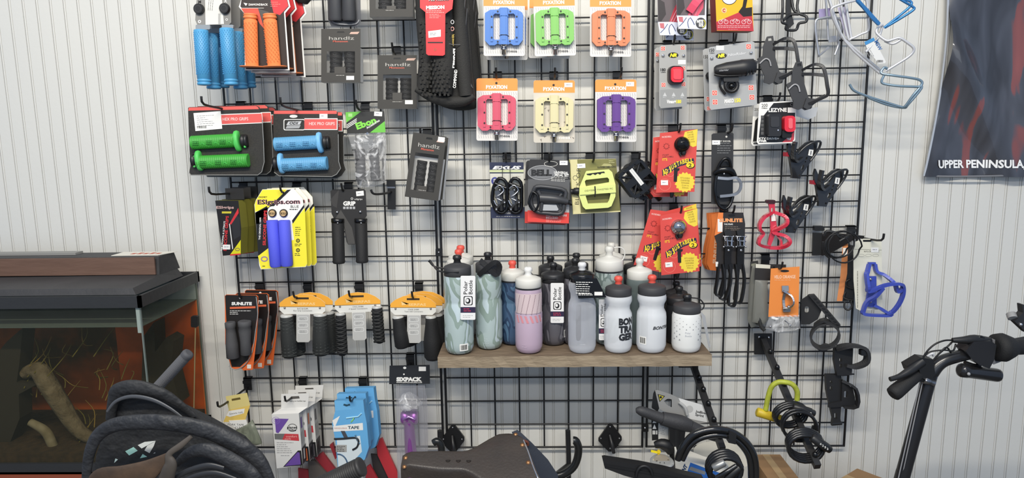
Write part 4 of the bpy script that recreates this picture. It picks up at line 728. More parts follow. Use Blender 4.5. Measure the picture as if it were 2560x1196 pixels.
# ================================================================ middle panel: pedals
def pedal_card(x0, y0, d, col, label, name_c=None, ang=0, sticker=False, camo=False, back=False, sc1=1.0):
    p = Pack('pedal_pack', label, 'pedals', x0+51, y0+78, d, group='carded platform pedals in bright colours'); b = p.m('card')
    q = lambda l: mv([(x+x0, y+y0) for x, y in l], a=ang, cx=x0+51, cy_=y0); Q = lambda x, y: q([(x, y)])[0]
    b.prism(q(rr(0, 0, 103, 156, 5)), -1.2, 0, mt('cfc8ba', .6) if camo else mt('dedbd6', .6)); b.prism(q([(0, 31), (0, 5), (2, 1), (6, 0), (97, 0), (101, 1), (103, 5), (103, 31)]), -.9, .3, mt('f29a48', .5))
    if camo:
        for _ in range(26): x, y = random.uniform(4, 98), random.uniform(36, 150); b.flat(q([(x, y), (x+random.uniform(3, 9), y+random.uniform(-3, 2)), (x+random.uniform(0, 6), y+random.uniform(3, 8))]), .2, mt('8a8176'))
    else:
        for i in range(17):
            for yy in range(34, 150, 9): b.flat(q([(5+i*5.8, yy), (6.4+i*5.8, yy), (7.8+i*5.8, yy+8), (6.4+i*5.8, yy+8)]), .2, mt('b5b3b2', .6))
    x, y = Q(24, 26); b.text('FYXATION', x, y, 8.5, W, .6, ang=-ang, wid=53, off=.05); x, y = Q(59, 147); b.text('mesa', x, y, 7 if not camo else 9, mt('4a4a4c') if not camo else W, .6, ang=-ang, wid=25 if not camo else 33, off=.02)
    b.flat(q(el(50, 12, 3)), .5, K)
    if sticker: x, y = Q(77, 6); price(b, x, y, 20, 11)
    pm_ = mt(col, .45); dk = mt('26221f', .4); g = p.m('pedal_body')
    out = [(4, 51), (17, 43), (37, 42), (41, 38), (61, 38), (65, 42), (85, 43), (97, 50), (99, 57), (98, 118), (88, 130), (75, 131), (67, 126), (62, 129), (41, 129), (36, 126), (28, 131), (15, 131), (4, 119)]
    wl = [(25, 56), (29, 52), (41, 53), (41, 117), (28, 117), (25, 113)]; wr = [(62, 53), (75, 52), (79, 56), (79, 113), (75, 117), (62, 117)]
    g.prism(q(out), 3, 15, pm_, holes=[q(wl)[::-1], q(wr)[::-1]]); g.prism(q([(42, 38), (60, 38), (60, 129), (42, 129)]), 15, 20, pm_)
    for a in ([(4, 51), (14, 46), (14, 127), (4, 119)], [(89, 47), (97, 50), (99, 57), (98, 118), (89, 129)]): g.prism(q(a), 0, 9, pm_)
    g.prism(q([(18, 48), (24, 48), (24, 122), (18, 122)]), 15, 17, pm_); g.prism(q([(80, 48), (86, 48), (86, 122), (80, 122)]), 15, 17, pm_); g.prism(q([(46, 50), (56, 50), (56, 118), (46, 118)]), 20, 21, pm_)
    for x, y, h in ((9, 55, 12), (9, 84, 12), (9, 118, 12), (21, 60, 17), (21, 86, 17), (21, 112, 17), (83, 60, 17), (83, 86, 17), (83, 112, 17), (94, 54, 12), (94, 86, 12), (94, 117, 12), (36, 47, 15), (67, 47, 15), (36, 122, 15), (66, 121, 15)):
        X, Y = Q(x, y); p.m('pin', g).lathe((X, Y, h), (X, Y-.01, h+2), [(0, 2.3), (1, 2.1)], dk, 8) if not back else None
    for yy in (58, 106): p.m('zip_tie', g).tube([(*Q(40, yy+2), 15.5), (*Q(44, yy), 21.5), (*Q(58, yy), 21.5), (*Q(64, yy+3), 15.5)], .9, pm_ if yy == 58 else dk, n=5)
    a = p.m('axle'); A, B = Q(51, 127), Q(51, 154); a.lathe((*A, 9), (*B, 9), [(0, 8), (.12, 8), (.14, 6), (.4, 6), (.42, 8), (.55, 8), (.57, 5.5), (.95, 5.5), (1, 4)], SIL, 14); return p.done()
for x, y, c, l, a, s_, cm, d in ((1216, -6, '4470bc', 'second blue pedal card, lower edge showing behind the front blue one', 0, False, False, .05), (1209, -16, '4f7fc8', 'front card of bright blue platform pedals', 0, False, False, .095),
        (1324, -10, '6caa50', 'second green pedal card, lower edge showing behind the front green one', 1, False, False, .05), (1333, -16, '80c060', 'front card of lime green platform pedals', -1.5, False, False, .095),
        (1475, -14, 'd98258', 'card of orange platform pedals, top right of the pedal cards', 0, False, False, .09), (1191, 196, 'd2546a', 'card of crimson platform pedals, lower left of the pedal cards', 0, False, False, .075),
        (1334, 201, 'dad1a4', 'card of cream platform pedals on a camouflage card', 0, True, True, .075), (1488, 199, '643c8c', 'card of purple platform pedals beside the right grid panel', 0, True, False, .075)):
    pedal_card(x, y, d, c, l, ang=a, sticker=s_, camo=cm)
for a in ((1244, 185, .09, 'black wire hook holding the crimson pedals'), (1384, 185, .09, 'black wire hook holding the cream pedals'), (1542, 184, .09, 'black wire hook holding the purple pedals'), (1267, 387, .09, 'black wire hook holding the clipless pedals'),
          (1370, 387, .11, 'black wire hook holding the black toe clip pedal card'), (1474, 387, .12, 'black wire hook holding the pale yellow green pedal box'), (1588, 386, .07, 'black wire hook behind the loose black platform pedals')): hook(*a[:4])
# --- folded tires
def tire(dx, dy, d, label, front):
    p = Pack('folded_tire', label, 'tire', 1105+dx, 140+dy, d, group='folded mountain bike tires'); q = lambda l: [(x+dx, y+dy) for x, y in l]; tm = mt('2a2927', .8, bump=.5, bs=300)
    b = p.m('casing'); o = q([(1035, 20), (1050, -60), (1160, -60), (1172, 20), (1170, 40), (1180, 180), (1186, 250), (1155, 262), (1110, 260), (1060, 246), (1045, 225), (1052, 180), (1060, 120), (1050, 60)])
    b.prism(o, -34, -10, tm); b.tube([(x+dx, y+dy, -6) for x, y in ((1052, -50), (1060, 60), (1068, 140), (1058, 225))], [18, 20, 22, 18], tm, k=3, n=10); b.tube([(x+dx, y+dy, 0) for x, y in ((1100, -50), (1105, 60), (1110, 150), (1105, 235))], [24, 30, 32, 26], tm, k=3, n=12)
    b.tube([(x+dx, y+dy, -4) for x, y in ((1145, -50), (1150, 60), (1156, 150), (1165, 240))], [16, 18, 20, 18], tm, k=3, n=10); b.tube([(x+dx, y+dy, -2) for x, y in ((1040, 222), (1080, 244), (1120, 254), (1160, 252), (1184, 240))], [8, 12, 14, 13, 9], tm, k=3, n=8)
    b.tube([(x+dx, y+dy, 4) for x, y in ((1166, -40), (1158, 60), (1150, 130), (1162, 190), (1182, 220))], 2, mt('3a3a3c', .4), k=4); b.tube([(x+dx, y+dy, 4) for x, y in ((1168, 22), (1163, 80), (1152, 150), (1180, 216))], 1.6, mt('3a3a3c', .4), k=4)
    kn = p.m('tread_knobs'); kn_m = mt('232220', .8); random.seed(12)
    for i in range(18):
        for j in range(7):
            if front and i < 9 and 1 < j < 6: continue
            x = 1054+j*11+(5 if i % 2 else 0)+random.uniform(-1.5, 1.5); y = 60+i*10.5+random.uniform(-1.5, 1.5); u = (x-1105)/30
            h = 0+30*math.sqrt(max(.05, 1-u*u))*kn.f.s*1000 if abs(u) < 1 else 14
            kn.prism(mv(rq(x-2.6, y-3.2, x+2.6, y+3.2), dx, dy, 12*(1 if j % 2 else -1), x, y), h-2, h+3, kn_m)
    if front:
        s_ = p.m('side_lettering'); wl = mt('dcdcd8', .5); w_ = 20
        for cy_, c in ((58, 'c9c9c9'), (75, 'd89a90')): s_.ring(1133, cy_, 4.5, 5.5, 1.6, w_, mt(c), 12)
        s_.text('ORANGE SEAL', 1136, 118, 5, mt('b59a3a'), w_, ang=88, wid=30, off=.04); s_.text('MISSION', 1137, 172, 7, W, w_, ang=87, wid=48, off=.07); s_.text('COMMAND', 1141, 222, 7, wl, w_, ang=85, wid=46, off=.04)
        c = p.m('header_card'); c.f = F(1105, 140, d+.010); rd = mt('dc3236', .4); c.prism([(1054, -50), (1142, -50), (1134, 28), (1117, 40), (1116, 140), (1111, 143), (1075, 142), (1070, 138), (1068, 36), (1055, 25)], 32, 33, rd)
        c.text('Vee Rubber', 1076, 10, 7, mt('7a2020'), 33.6, ang=3, wid=54, sh=.3, off=.06); c.text('Vee Rubber', 1076, 9, 7, WP, 34, ang=3, wid=54, sh=.3, off=0); c.text('MISSION', 1070, 29, 8, W, 33.6, ang=2, wid=45, off=.06); c.lines(1070, 32, 44, 2, 4, mt('f0a8a0'), 33.6, 1.6)
        c.lines(1078, 41, 30, 3, 4, mt('f0a8a0'), 33.6, 1.2); c.flat([(1075, 83), (1106, 79), (1106, 96), (1076, 99)], 33.6, W); c.lines(1079, 87, 20, 2, 4, mt('8a8a8a'), 34, 1.2); c.flat(rq(1074, 109, 1111, 112), 33.6, K); c.ring(1092, 128, 3, 3, 1, 33.7, mt('8a6a4a'), 10)
        t_ = p.m('zip_tie'); t_.tube([(1116, 111, 30), (1134, 115, 26), (1152, 114, 20)], .9, mt('6a6a6a', .4), n=5)
    else:
        s_ = p.m('side_lettering'); s_.ring(1145+dx, 90+dy, 5, 6, 1.6, 20, mt('9a9a9a'), 12); s_.ring(1143+dx, 106+dy, 5, 6, 1.6, 20, mt('b08a80'), 12); s_.text('MISSION', 1150+dx, 160+dy, 6, mt('8a8a8a'), 20, ang=85, wid=36)
    p.done()
tire(0, 0, .13, 'front folded knobby tire with the red header card', True)
tire(22, 8, .045, 'second folded knobby tire, hanging behind to the right', False)
# --- clipless pedals on the navy card
p = Pack('pedal_pack', 'navy and white card holding silver and black clipless pedals', 'pedals', 1267, 475, .07); b = p.m('card'); nv = mt('252c48', .5)
b.prism([(1224, 406), (1309, 406), (1311, 546), (1228, 546)], -1, 0, mt('cfcdc0', .6)); b.flat([(1224, 406), (1309, 406), (1309, 424), (1224, 425)], .2, nv); b.flat([(1224, 431), (1309, 431), (1309, 433.5), (1224, 434)], .2, nv); b.flat([(1227, 518), (1311, 518), (1311, 546), (1228, 546)], .2, nv); b.flat([(1224, 425), (1309, 425), (1309, 431), (1224, 431)], .2, mt('c9cfa0', .5))
b.text('EXUS', 1231, 423, 7.5, W, .5, wid=72, sh=.3, off=.05); b.ring(1237, 453, 9, 10, 4, .3, mt('3a3f8a'), 18); b.text('EXUS', 1232, 457, 7, mt('3a3f8a'), .5, wid=18); b.lines(1290, 441, 16, 4, 5, mt('a09a90'), .5, 1); b.text('L  A', 1246, 528, 8, W, .5, wid=40); b.text('MTB CLIPLESS', 1243, 535, 4, WP, .5, wid=34); b.lines(1241, 541, 60, 1, 3, WP, .5, 1)
for s_, cx in ((0, 1252), (1, 1288)):
    g = p.m('cage'); g.tube([(cx-18, 470, 10), (cx-4, 446, 14), (cx+14, 456, 14), (cx+16, 490, 10), (cx+14, 525, 8), (cx-6, 530, 8), (cx-20, 505, 8)], 4.5, KG, closed=True, k=3); g.tube([(cx-14, 458, 16), (cx+14, 470, 18)], 4.5, KG); g.tube([(cx-12, 522, 14), (cx+12, 500, 16)], 5.5, K); g.tube([(cx, 470, 14), (cx+2, 525, 14)], 6, K)
    h = p.m('binding'); h.prism(mv(rq(cx-11, 474, cx+3, 508), a=-14, cx=cx, cy_=490), 10, 20, mt('6a6a6c', .25, .9)); h.tube([(cx-14, 470, 22), (cx-2, 462, 24), (cx+8, 474, 22), (cx-2, 486, 24), (cx-12, 492, 22), (cx+2, 500, 22)], 2, SIL, k=3); h.tube([(cx-16, 500, 14), (cx-10, 512, 16), (cx+4, 514, 14)], 2.4, SIL, k=3)
    for x, y in ((-2, 474), (-10, 522), (10, 505)): p.m('bolt').ball(cx+x, y, 22, 3.2, SIL)
for x in (1256, 1275): p.m('zip_tie').tube([(x, 412, 3), (x+1, 450, 16)], .8, K, n=5)
p.done()
# --- black toe clip pedal box
def bell(dx, dy, d, label, full):
    p = Pack('pedal_pack', label, 'pedals', 1370+dx, 480+dy, d, group='black and red carded pedals with the oval badge'); b = p.m('card'); q = lambda l: [(x+dx, y+dy) for x, y in l]
    b.prism(q([(1322, 404), (1326, 399), (1421, 402), (1425, 408), (1424, 556), (1418, 560), (1319, 556), (1320, 440)]), -16, 0, mt('2b2a2b', .5)); b.flat(q([(1319, 526), (1423, 532), (1422, 559), (1319, 555)]), .3, mt('e2453c', .5)); b.flat(q([(1320, 448), (1424, 450), (1423, 532), (1319, 527)]), .2, mt('5a5a5b')); b.flat(q([(1319, 512), (1423, 505), (1423, 532), (1319, 528)]), .25, mt('b9b8b6'))
    if full:
        b.flat(el(1356, 432, 37, 18), .4, mt('7b7b7c', .4)); b.ring(1356, 432, 37, 18.5, 1, .5, mt('b8b8b8'), 28); b.ring(1356, 432, 34, 15.5, .7, .5, mt('3a3a3a'), 28); b.text('BELL', 1328, 439, 14, mt('232324'), .6, wid=52, off=.07)
        b.text('UNIVERSAL', 1385, 434, 6, W, .7, wid=36, off=.03, ang=-3); b.text('PEDAL SET', 1387, 441, 6, W, .7, wid=35, off=.03, ang=-2); b.lines(1378, 443, 42, 3, 4, WP, .7, 1.2, ang=-3); b.text('PEDAL ADAPTERS', 1365, 541, 4.5, W, .7, wid=52); b.text('INCLUDED', 1365, 547, 4.5, W, .7, wid=30); b.lines(1365, 550, 50, 2, 4, mt('f4a8a0'), .7, 1.2)
        price(b, 1399, 402, 20, 11); b.ring(1377, 410, 17, 7, 1, .6, WP, 20); b.flat(el(1377, 410, 10, 4), .5, K)
        g = p.m('pedal_body'); gm = mt('3a3b3e', .4)
        g.tube([(1334, 478, 14), (1342, 466, 16), (1376, 468, 18), (1412, 476, 16), (1410, 500, 16), (1404, 532, 14), (1368, 532, 14), (1338, 526, 12), (1326, 500, 12)], 5.5, gm, closed=True, k=3); g.tube([(1350, 494, 18), (1385, 496, 22), (1418, 503, 18)], [12, 11, 8], gm, k=3, n=12)
        g.tube([(1344, 476, 20), (1354, 496, 20), (1352, 526, 18)], 5, gm, k=3); g.tube([(1404, 484, 18), (1392, 500, 18), (1398, 524, 16)], 4, gm, k=3); g.lathe((1408, 502, 16), (1426, 506, 14), [(0, 9), (.4, 9), (.45, 6), (1, 6)], K2, 12)
        for i in range(7): g.prism([(1342+i*9, 466+i*1.2), (1346+i*9, 461+i*1.2), (1351+i*9, 467+i*1.2)], 10, 20, gm)
        r_ = p.m('reflector'); r_.prism(rr(1352, 510, 1396, 525, 5), 8, 20, mt('b0b2b4', .2)); c_ = p.m('toe_clip'); c_.tube([(1330, 480, 22), (1322, 505, 24), (1334, 525, 22), (1345, 512, 26), (1344, 488, 26), (1332, 478, 24)], 3, KG, k=3)
    p.done()
bell(-7, 3, .065, 'second black and red pedal card with an oval badge, mostly hidden behind the first', False); bell(0, 0, .10, 'front black and red pedal card with grey oval badge and black toe clip pedal', True)
# --- pale yellow green pedal box
p = Pack('pedal_pack', 'olive green box holding a translucent pale yellow green platform pedal', 'pedals', 1487, 465, .10, -5); b = p.m('box'); ol = mt('7d7a44', .5)
b.prism([(1422, 400), (1540, 398), (1551, 530), (1432, 536)], -30, 0, ol, side=mt('c9c08a', .5)); b.flat([(1425, 400), (1443, 399), (1452, 534), (1433, 535)], .3, mt('d8cf9a', .5)); b.flat([(1455, 440), (1540, 400), (1550, 528), (1452, 533)], .2, mt('6e6b3a', .5)); b.flat([(1433, 534), (1551, 527), (1551, 530), (1432, 536)], .4, mt('d8cf9a'))
b.text('BLACK OPS', 1447, 512, 10, mt('3a382a'), .6, ang=87, wid=100, off=-.005, sp_=1.1); b.ring(1438, 445, 6, 6, 1, .7, mt('3a382a'), 16); b.text('PLATFORM COMBO PEDALS', 1494, 421, 4, K2, .6, ang=3, wid=46); price(b, 1443, 410, 20, 11, -3); b.flat([(1503, 415), (1510, 409), (1526, 410), (1532, 417)], .5, mt('a8a470')); b.lines(1522, 402, 16, 2, 4, mt('c9c590'), .6, 1.2)
lm = mt('dfe68a', .25, coat=.5); g = p.m('pedal_body'); g.prism([(1464, 430), (1466, 427), (1522, 423), (1530, 430), (1538, 460), (1538, 490), (1528, 514), (1520, 518), (1464, 522), (1457, 515), (1448, 488), (1449, 466)], 2, 18, lm, holes=[[(1462, 453), (1465, 449), (1518, 443), (1522, 447), (1522, 455), (1465, 465)][::-1], [(1464, 488), (1522, 480), (1526, 484), (1522, 500), (1518, 506), (1470, 508)][::-1]])
g.prism([(1450, 468), (1538, 460), (1539, 480), (1450, 486)], 18, 22, lm); g.prism([(1466, 434), (1510, 428), (1512, 432), (1504, 432), (1500, 436), (1494, 433), (1488, 437), (1482, 434), (1476, 438), (1468, 437)], 18, 18.6, K); g.text('ODYSSEY TWISTED PC', 1462, 478, 4, mt('5a5c30'), 22.5, ang=5, wid=70, off=0)
p.m('axle').lathe((1428, 479, 8), (1450, 477, 8), [(0, 7), (.3, 7), (.35, 9), (.8, 9), (1, 7)], K2, 12); p.m('zip_tie').tube([(1487, 464, 24), (1488, 478, 25), (1487, 491, 24)], 1.4, K); p.done()
# --- loose black platform pedals
def looseped(cx, cy_, d, a, label, refl=True, yaw=25):
    p = Pack('platform_pedal', label, 'pedal', cx, cy_, d, yaw, group='loose black platform pedals'); q = lambda l: mv([(x+cx, y+cy_) for x, y in l], a=a, cx=cx, cy_=cy_); Q = lambda x, y, w_: (*q([(x, y)])[0], w_); g = p.m('pedal_body'); km = mt('212224', .35)
    g.prism(q([(-38, -30), (-30, -38), (30, -38), (38, -30), (38, 30), (30, 38), (-30, 38), (-38, 30)]), -9, 9, km, holes=[q(h)[::-1] for h in ([(-31, -28), (-8, -31), (-8, -10), (-31, -8)], [(-31, 8), (-8, 8), (-8, 31), (-31, 28)], [(8, -31), (31, -28), (31, -8), (8, -10)], [(8, 8), (31, 8), (31, 28), (8, 31)])])
    g.tube([Q(0, -40, 0), Q(0, 40, 0)], 9, km, n=10); g.tube([Q(-30, -28, 4), Q(-8, -10, 4)], 2.5, km); g.tube([Q(-30, 28, 4), Q(-8, 10, 4)], 2.5, km); g.tube([Q(30, -28, 4), Q(8, -10, 4)], 2.5, km); g.tube([Q(30, 28, 4), Q(8, 10, 4)], 2.5, km)
    for x in (-34, -17, 17, 34):
        for y in (-34, 34): g.ball(*Q(x, y, 9)[:2], 9, 2.4, KG)
    if refl: r_ = p.m('price_sticker'); r_.flat([z for z in q([(-5, -30), (5, -30), (5, 18), (-5, 18)])], 10, W)
    p.m('axle').lathe(Q(0, 38, 0), Q(0, 62, 0), [(0, 10), (.3, 11), (.4, 7), (.95, 7), (1, 5)], KG, 12); p.done()
looseped(1612, 452, .03, -38, 'loose black platform pedal, the rear one of the pair beside the red bell cards', False, 10); looseped(1590, 447, .09, -38, 'loose black platform pedal with a white sticker, front one of the pair', True)
# ================================================================ right panel: bells, lights, cages
for a in ((1680, 317, .1, 'black wire hook holding the black bell cards'), (1683, 512, .1, 'black wire hook holding the silver bell cards'), (1803, 317, .1, 'black wire hook holding the slim mirror card'), (1808, 511, .1, 'black wire hook holding the toe straps'),
          (1668, 107, .09, 'black wire hook holding the red tail light cards'), (1808, 106, .11, 'black wire hook holding the bike headlight cards'), (1918, 244, .09, 'black wire hook holding the light set cards'), (1912, 640, .13, 'black wire hook holding the small parts bags')): hook(*a[:4])
def bellcard(dx, dy, d, silver, label, a=0, front=True):
    p = Pack('bell_pack', label, 'bell', 1690+dx, 400+dy, d, group='red and yellow carded bicycle bells'); q = lambda l: mv([(x+dx, y+dy) for x, y in l], a=a, cx=1690+dx, cy_=330+dy); Q = lambda x, y: q([(x, y)])[0]; b = p.m('card')
    rd = mt('d64a42', .5); yl = mt('ecd044', .5); b.prism(q([(1650, 333), (1744, 323), (1736, 480), (1640, 482)]), -1, 0, rd); b.flat(q([(1712, 330), (1744, 323), (1741, 365), (1732, 368), (1718, 360), (1708, 345)]), .3, yl); b.flat(q(star(1712, 456, 26, 22, 16)), .3, yl)
    for i, s_ in enumerate(('RINGER', 'CAN BE', 'ROTATED', 'TO ANY', 'POSITION')): x, y = Q(1718+i, 334+i*6); b.text(s_, x, y, 4, mt('7a5a20'), .5, ang=8-a, wid=15, off=0)
    for i, s_ in enumerate(('FITS EVERY', 'DIAMETER', 'HANDLEBAR', '21mm to', '33mm')): x, y = Q(1701+i, 447+i*6); b.text(s_, x, y, 4, mt('7a5a20'), .5, ang=-4-a, wid=24-i*2, off=0)
    pts = [(1656, 440), (1655, 425), (1690, 405), (1734, 396), (1736, 406), (1700, 416), (1668, 436)]; b.flat(q(pts), .35, mt('2a2440')); x, y = Q(1657, 438)
    T = 'ADJUSTABELL'
    for i, ch in enumerate(T):
        u = i/10; x, y = Q(1659+u*68, 436-u*34+8*math.sin(u*3.1)*-1+4); b.text(ch, x, y, 16-u*6 if i == 0 else 11.5-u*1.5, mt('f4d42a', .5), .8, ang=20-u*14-a, wid=9 if i == 0 else 6.2, off=.03)
    b.flat(q(el(1726, 414, 11, 8)), .9, K2); b.flat(q(el(1725, 413, 10, 7)), 1.0, mt('f4d42a')); x, y = Q(1721, 418); b.text('2', x, y, 9, K, 1.2, ang=-a, wid=8); x, y = Q(1656, 402); b.text("IT'S", x, y, 6, mt('f4d42a'), .6, ang=-a, wid=12); x, y = Q(1656, 390); b.text("IT'S NOT", x, y, 3.5, K2, .6, ang=4-a, wid=16, off=0); x, y = Q(1656, 395); b.text("JUST A BELL", x, y, 3.5, K2, .6, ang=4-a, wid=28, off=0)
    for cx, cy_, r in ((1662, 462, 15), (1676, 432, 10)): b.ring(*Q(cx, cy_), r, r, .8, .4, mt('f08a78'), 22)
    x, y = Q(1655, 345); b.text('INCREDIBELL', x, y, 4, mt('f4c8c0'), .6, ang=4-a, wid=24, off=.02); b.flat(q(star(1666, 366, 9, 6, 9)), .5, mt('9a2a26')); b.flat(q(el(1666, 366, 5)), .6, rd); b.flat(q([(1685, 421), (1699, 421), (1698, 426), (1694, 428), (1692, 455), (1684, 454)]), .9, K)
    x, y = Q(1652, 451); price(b, x, y, 18, 12, a)
    if front:
        m_ = SIL if silver else KG; g = p.m('bell_dome'); cx, cy_ = Q(1704, 358) if not silver else Q(1693, 362); g.lathe((cx, cy_+4, 1), (cx, cy_-3, 26), [(0, 19), (.3, 19), (.32, 17.5), (.55, 17), (.8, 12), (.95, 5), (1, 2)], m_, 24); g.ball(cx, cy_-3, 25, 3, m_)
        h = p.m('clamp'); h.lathe((cx+4, cy_+18, 4), (cx+4, cy_+30, 6), [(0, 6), (.5, 7), (1, 4)], K2, 10); h.tube([(cx, cy_+14, 4), (cx-6, cy_+26, 4), (cx-2, cy_+32, 5)], 3, K2)
        s_ = p.m('strap_tail'); s_.tube([(*Q(1681, 482), -3), (*Q(1680, 490), -4), (*Q(1679, 495), -4)], [6, 5, 3], K, n=8)
    p.done()
bellcard(-17, 11, .06, False, 'second red card of a black bell, its left edge showing behind the front card', 0, False); bellcard(0, 0, .09, False, 'front red and yellow card with a glossy black bell')
bellcard(-24, 200, .06, True, 'tilted red card of a silver bell, swung out to the lower left', 13, False); bellcard(-2, 194, .055, True, 'second red card of a silver bell, its tip showing above the front card', -8, False); bellcard(0, 203, .10, True, 'front red and yellow card with a polished silver bell', -5)
# --- slim mirror card
p = Pack('mirror_pack', 'slim black card with a glossy black wrist mirror and ribbed strap', 'mirror', 1805, 430, .07); b = p.m('card'); b.prism([(1779, 337), (1783, 334), (1828, 331), (1834, 334), (1832, 505), (1820, 512), (1778, 510)], -1, 0, mt('2c2c2d', .5)); b.text('SPORT SHOVEL', 1789, 355, 3.5, WP, .5, wid=38); b.lines(1793, 358, 36, 5, 6, mt('9a9a9a'), .5, 1); price(b, 1780, 351, 20, 11); b.flat(el(1816, 342, 2.5), .4, WP)
g = p.m('mirror_loop'); g.tube([(1788, 436, 6), (1796, 410, 14), (1808, 396, 18), (1820, 402, 16), (1828, 430, 8)], 4, KG, k=4); g.tube([(1784, 434, 6), (1800, 424, 14), (1822, 426, 14), (1836, 440, 8)], [6, 9, 9, 5], KG, k=3); g.prism(rr(1788, 440, 1828, 492, 8), 2, 14, KG); g.tube([(1788, 440, 12), (1784, 470, 14), (1790, 505, 12), (1806, 522, 14), (1822, 512, 12), (1830, 490, 10)], 4, KG, k=3)
s_ = p.m('ribbed_strap'); s_.tube([(1790, 444, 16), (1815, 446, 18), (1836, 444, 20), (1847, 458, 18), (1844, 476, 16), (1830, 486, 14), (1796, 490, 14)], 1, mt('9a9ca0', .2, .6), k=4, sq=(3.5, 2)); p.m('buckle').ball(1806, 434, 16, 3, SIL); p.done()
# --- toe straps
def toestrap(dx, dy, d, label, front):
    p = Pack('strap_pack', label, 'toe straps', 1815+dx, 600+dy, d, 12 if front else -55, group='orange and black carded toe straps'); q = lambda l: [(x+dx, y+dy) for x, y in l]; b = p.m('card'); om = mt('ef8644', .5)
    if front:
        b.prism(q([(1795, 532), (1858, 532), (1863, 560), (1860, 674), (1790, 672), (1792, 610), (1786, 590)]), -1, 0, mt('2f2c2b', .5)); b.flat(q([(1795, 532), (1808, 532), (1806, 580), (1786, 590)]), .3, om); b.text('SUNLITE', 1798, 555, 8, mt('f0a068'), .6, wid=58, off=.07); b.text('TOE STRAPS', 1810, 563, 4, W, .6, wid=22); b.lines(1812, 567, 44, 3, 4, mt('9a8a7a'), .6, 1); b.flat(q(rq(1794, 548, 1806, 580)), .5, W); b.flat(q(el(1829, 539, 9, 3)), .5, K); b.ring(1851, 667, 5, 5, 1.5, .5, W, 10)
        for cx in (1816, 1847):
            s_ = p.m('strap'); s_.tube([(cx, 575, 3), (cx+1, 600, 10), (cx, 640, 6), (cx+2, 672, 4)], 1, K, k=3, sq=(9, 2.5)); u = p.m('buckle'); u.tube([(cx-9, 590, 12), (cx+9, 590, 12), (cx+9, 614, 12), (cx-9, 614, 12)], 1.8, SIL, closed=True); u.tube([(cx-11, 600, 14), (cx+11, 602, 14)], 2.2, SIL); u.tube([(cx-7, 592, 16), (cx-4, 612, 16)], 2.4, SIL); u.tube([(cx+7, 592, 16), (cx+5, 612, 16)], 2.4, SIL)
            for x in (-12, 12): u.ball(cx+x, 590, 12, 2.6, SIL); u.ball(cx+x, 616, 12, 2.6, SIL)
            p.m('rivet', b).ball(cx+1, 625, 9, 4, SIL)
        for x0, x1, yb in ((1796, 1790, 740), (1812, 1800, 748), (1828, 1822, 764), (1846, 1838, 756)):
            l_ = p.m('strap_loop'); l_.tube([(x0, 660, 0), (x0-4, 700, 2), (x1-3, yb-8, 4), (x1+6, yb, 8), (x1+12, yb-12, 10), (x0+12, 700, 6), (x0+8, 660, 4)], 1, K, k=3, sq=(2.2, 5.5))
        p.m('tag').prism(q(rq(1789, 655, 1795, 667)), 0, 1, W)
    else:
        b.prism(q([(1775, 536), (1808, 533), (1806, 575), (1800, 610), (1796, 655), (1797, 678), (1772, 676), (1764, 660), (1768, 620), (1778, 575)]), -1, 0, om)
        b.text('SUNLITE', 1786+dx, 660+dy, 7, mt('f8c8a0'), .6, ang=85, wid=60, off=.05); b.flat(q(rq(1793, 548, 1806, 580)), .4, W) if dx > -3 else None
    p.done()
toestrap(-9, -3, .04, 'orange toe strap card, hindmost and leftmost of four', False); toestrap(-3, -1, .065, 'orange toe strap card, third of four', False); toestrap(3, 0, .085, 'orange toe strap card with a white sticker, second of four', False); toestrap(0, 0, .10, 'front black toe strap card with two buckled straps hanging below', True)
# --- top row: reflective cards, yellow box
def nite(dx, dy, d, label, pinkish):
    p = Pack('reflector_card', label, 'card', 1710+dx, 50+dy, d, group='pale blue cards with night reflectors'); q = lambda l: [(x+dx, y+dy) for x, y in l]; b = p.m('card')
    b.prism(q([(1690, -40), (1765, -45), (1766, 73), (1697, 72), (1692, 40)]), -1, 0, mt('dfe3f2', .5)); b.flat(q([(1690, -40), (1765, -45), (1762, 38), (1692, 39)]), .2, mt('5d5356', .5)); b.flat(q([(1720, 38), (1730, 10), (1750, -30), (1762, -30), (1758, 20), (1745, 40)]), .4, mt('e0506a', .4) if pinkish else mt('b03040', .4))
    for i in range(3): b.tube([(x+dx, y+dy, .6) for x, y in ((1724+i*7, 38), (1738+i*6, 10), (1754+i*3, -10))], .6, mt('f0c8d0'), n=4)
    b.flat(q([(1692, -20), (1708, -10), (1712, 20), (1700, 38), (1692, 36)]), .3, mt('2c2628')); b.flat(q([(1696, 42), (1707, 42), (1708, 56), (1698, 54)]), .3, mt('c46a70')); b.tube([(x+dx, y+dy, .5) for x, y in ((1722, 70), (1719, 56), (1726, 44), (1736, 62))], 1, mt('5a6488'), k=2, n=4); b.tube([(x+dx, y+dy, .5) for x, y in ((1698, 66), (1708, 56), (1716, 44))], .9, mt('5a6488'), n=4)
    b.flat(q(el(1752, 58, 13, 14)), .5, mt('3c3c40')); b.flat(q(el(1759, 60, 8, 10, 14, -90, 90)+el(1756, 60, 6, 8, 14, 90, -90)), .7, mt('e8e060')) if False else None; b.tube([(x+dx, y+dy, .8) for x, y in el(1754, 59, 9, 10, 12, -60, 80)], 1.1, mt('e4dc50'), n=5)
    b.text('NITE', 1742+dx, 57+dy, 7, W, .9, wid=16, off=.06); b.text('IZE', 1747+dx, 66+dy, 7, W, .9, wid=11, off=.06)
    if pinkish: s_ = p.m('wrist_band'); s_.tube([(1722, 30, 6), (1738, 6, 14), (1756, -14, 8)], 1, mt('e0506a', .4), k=3, sq=(10, 2.5))
    p.done()
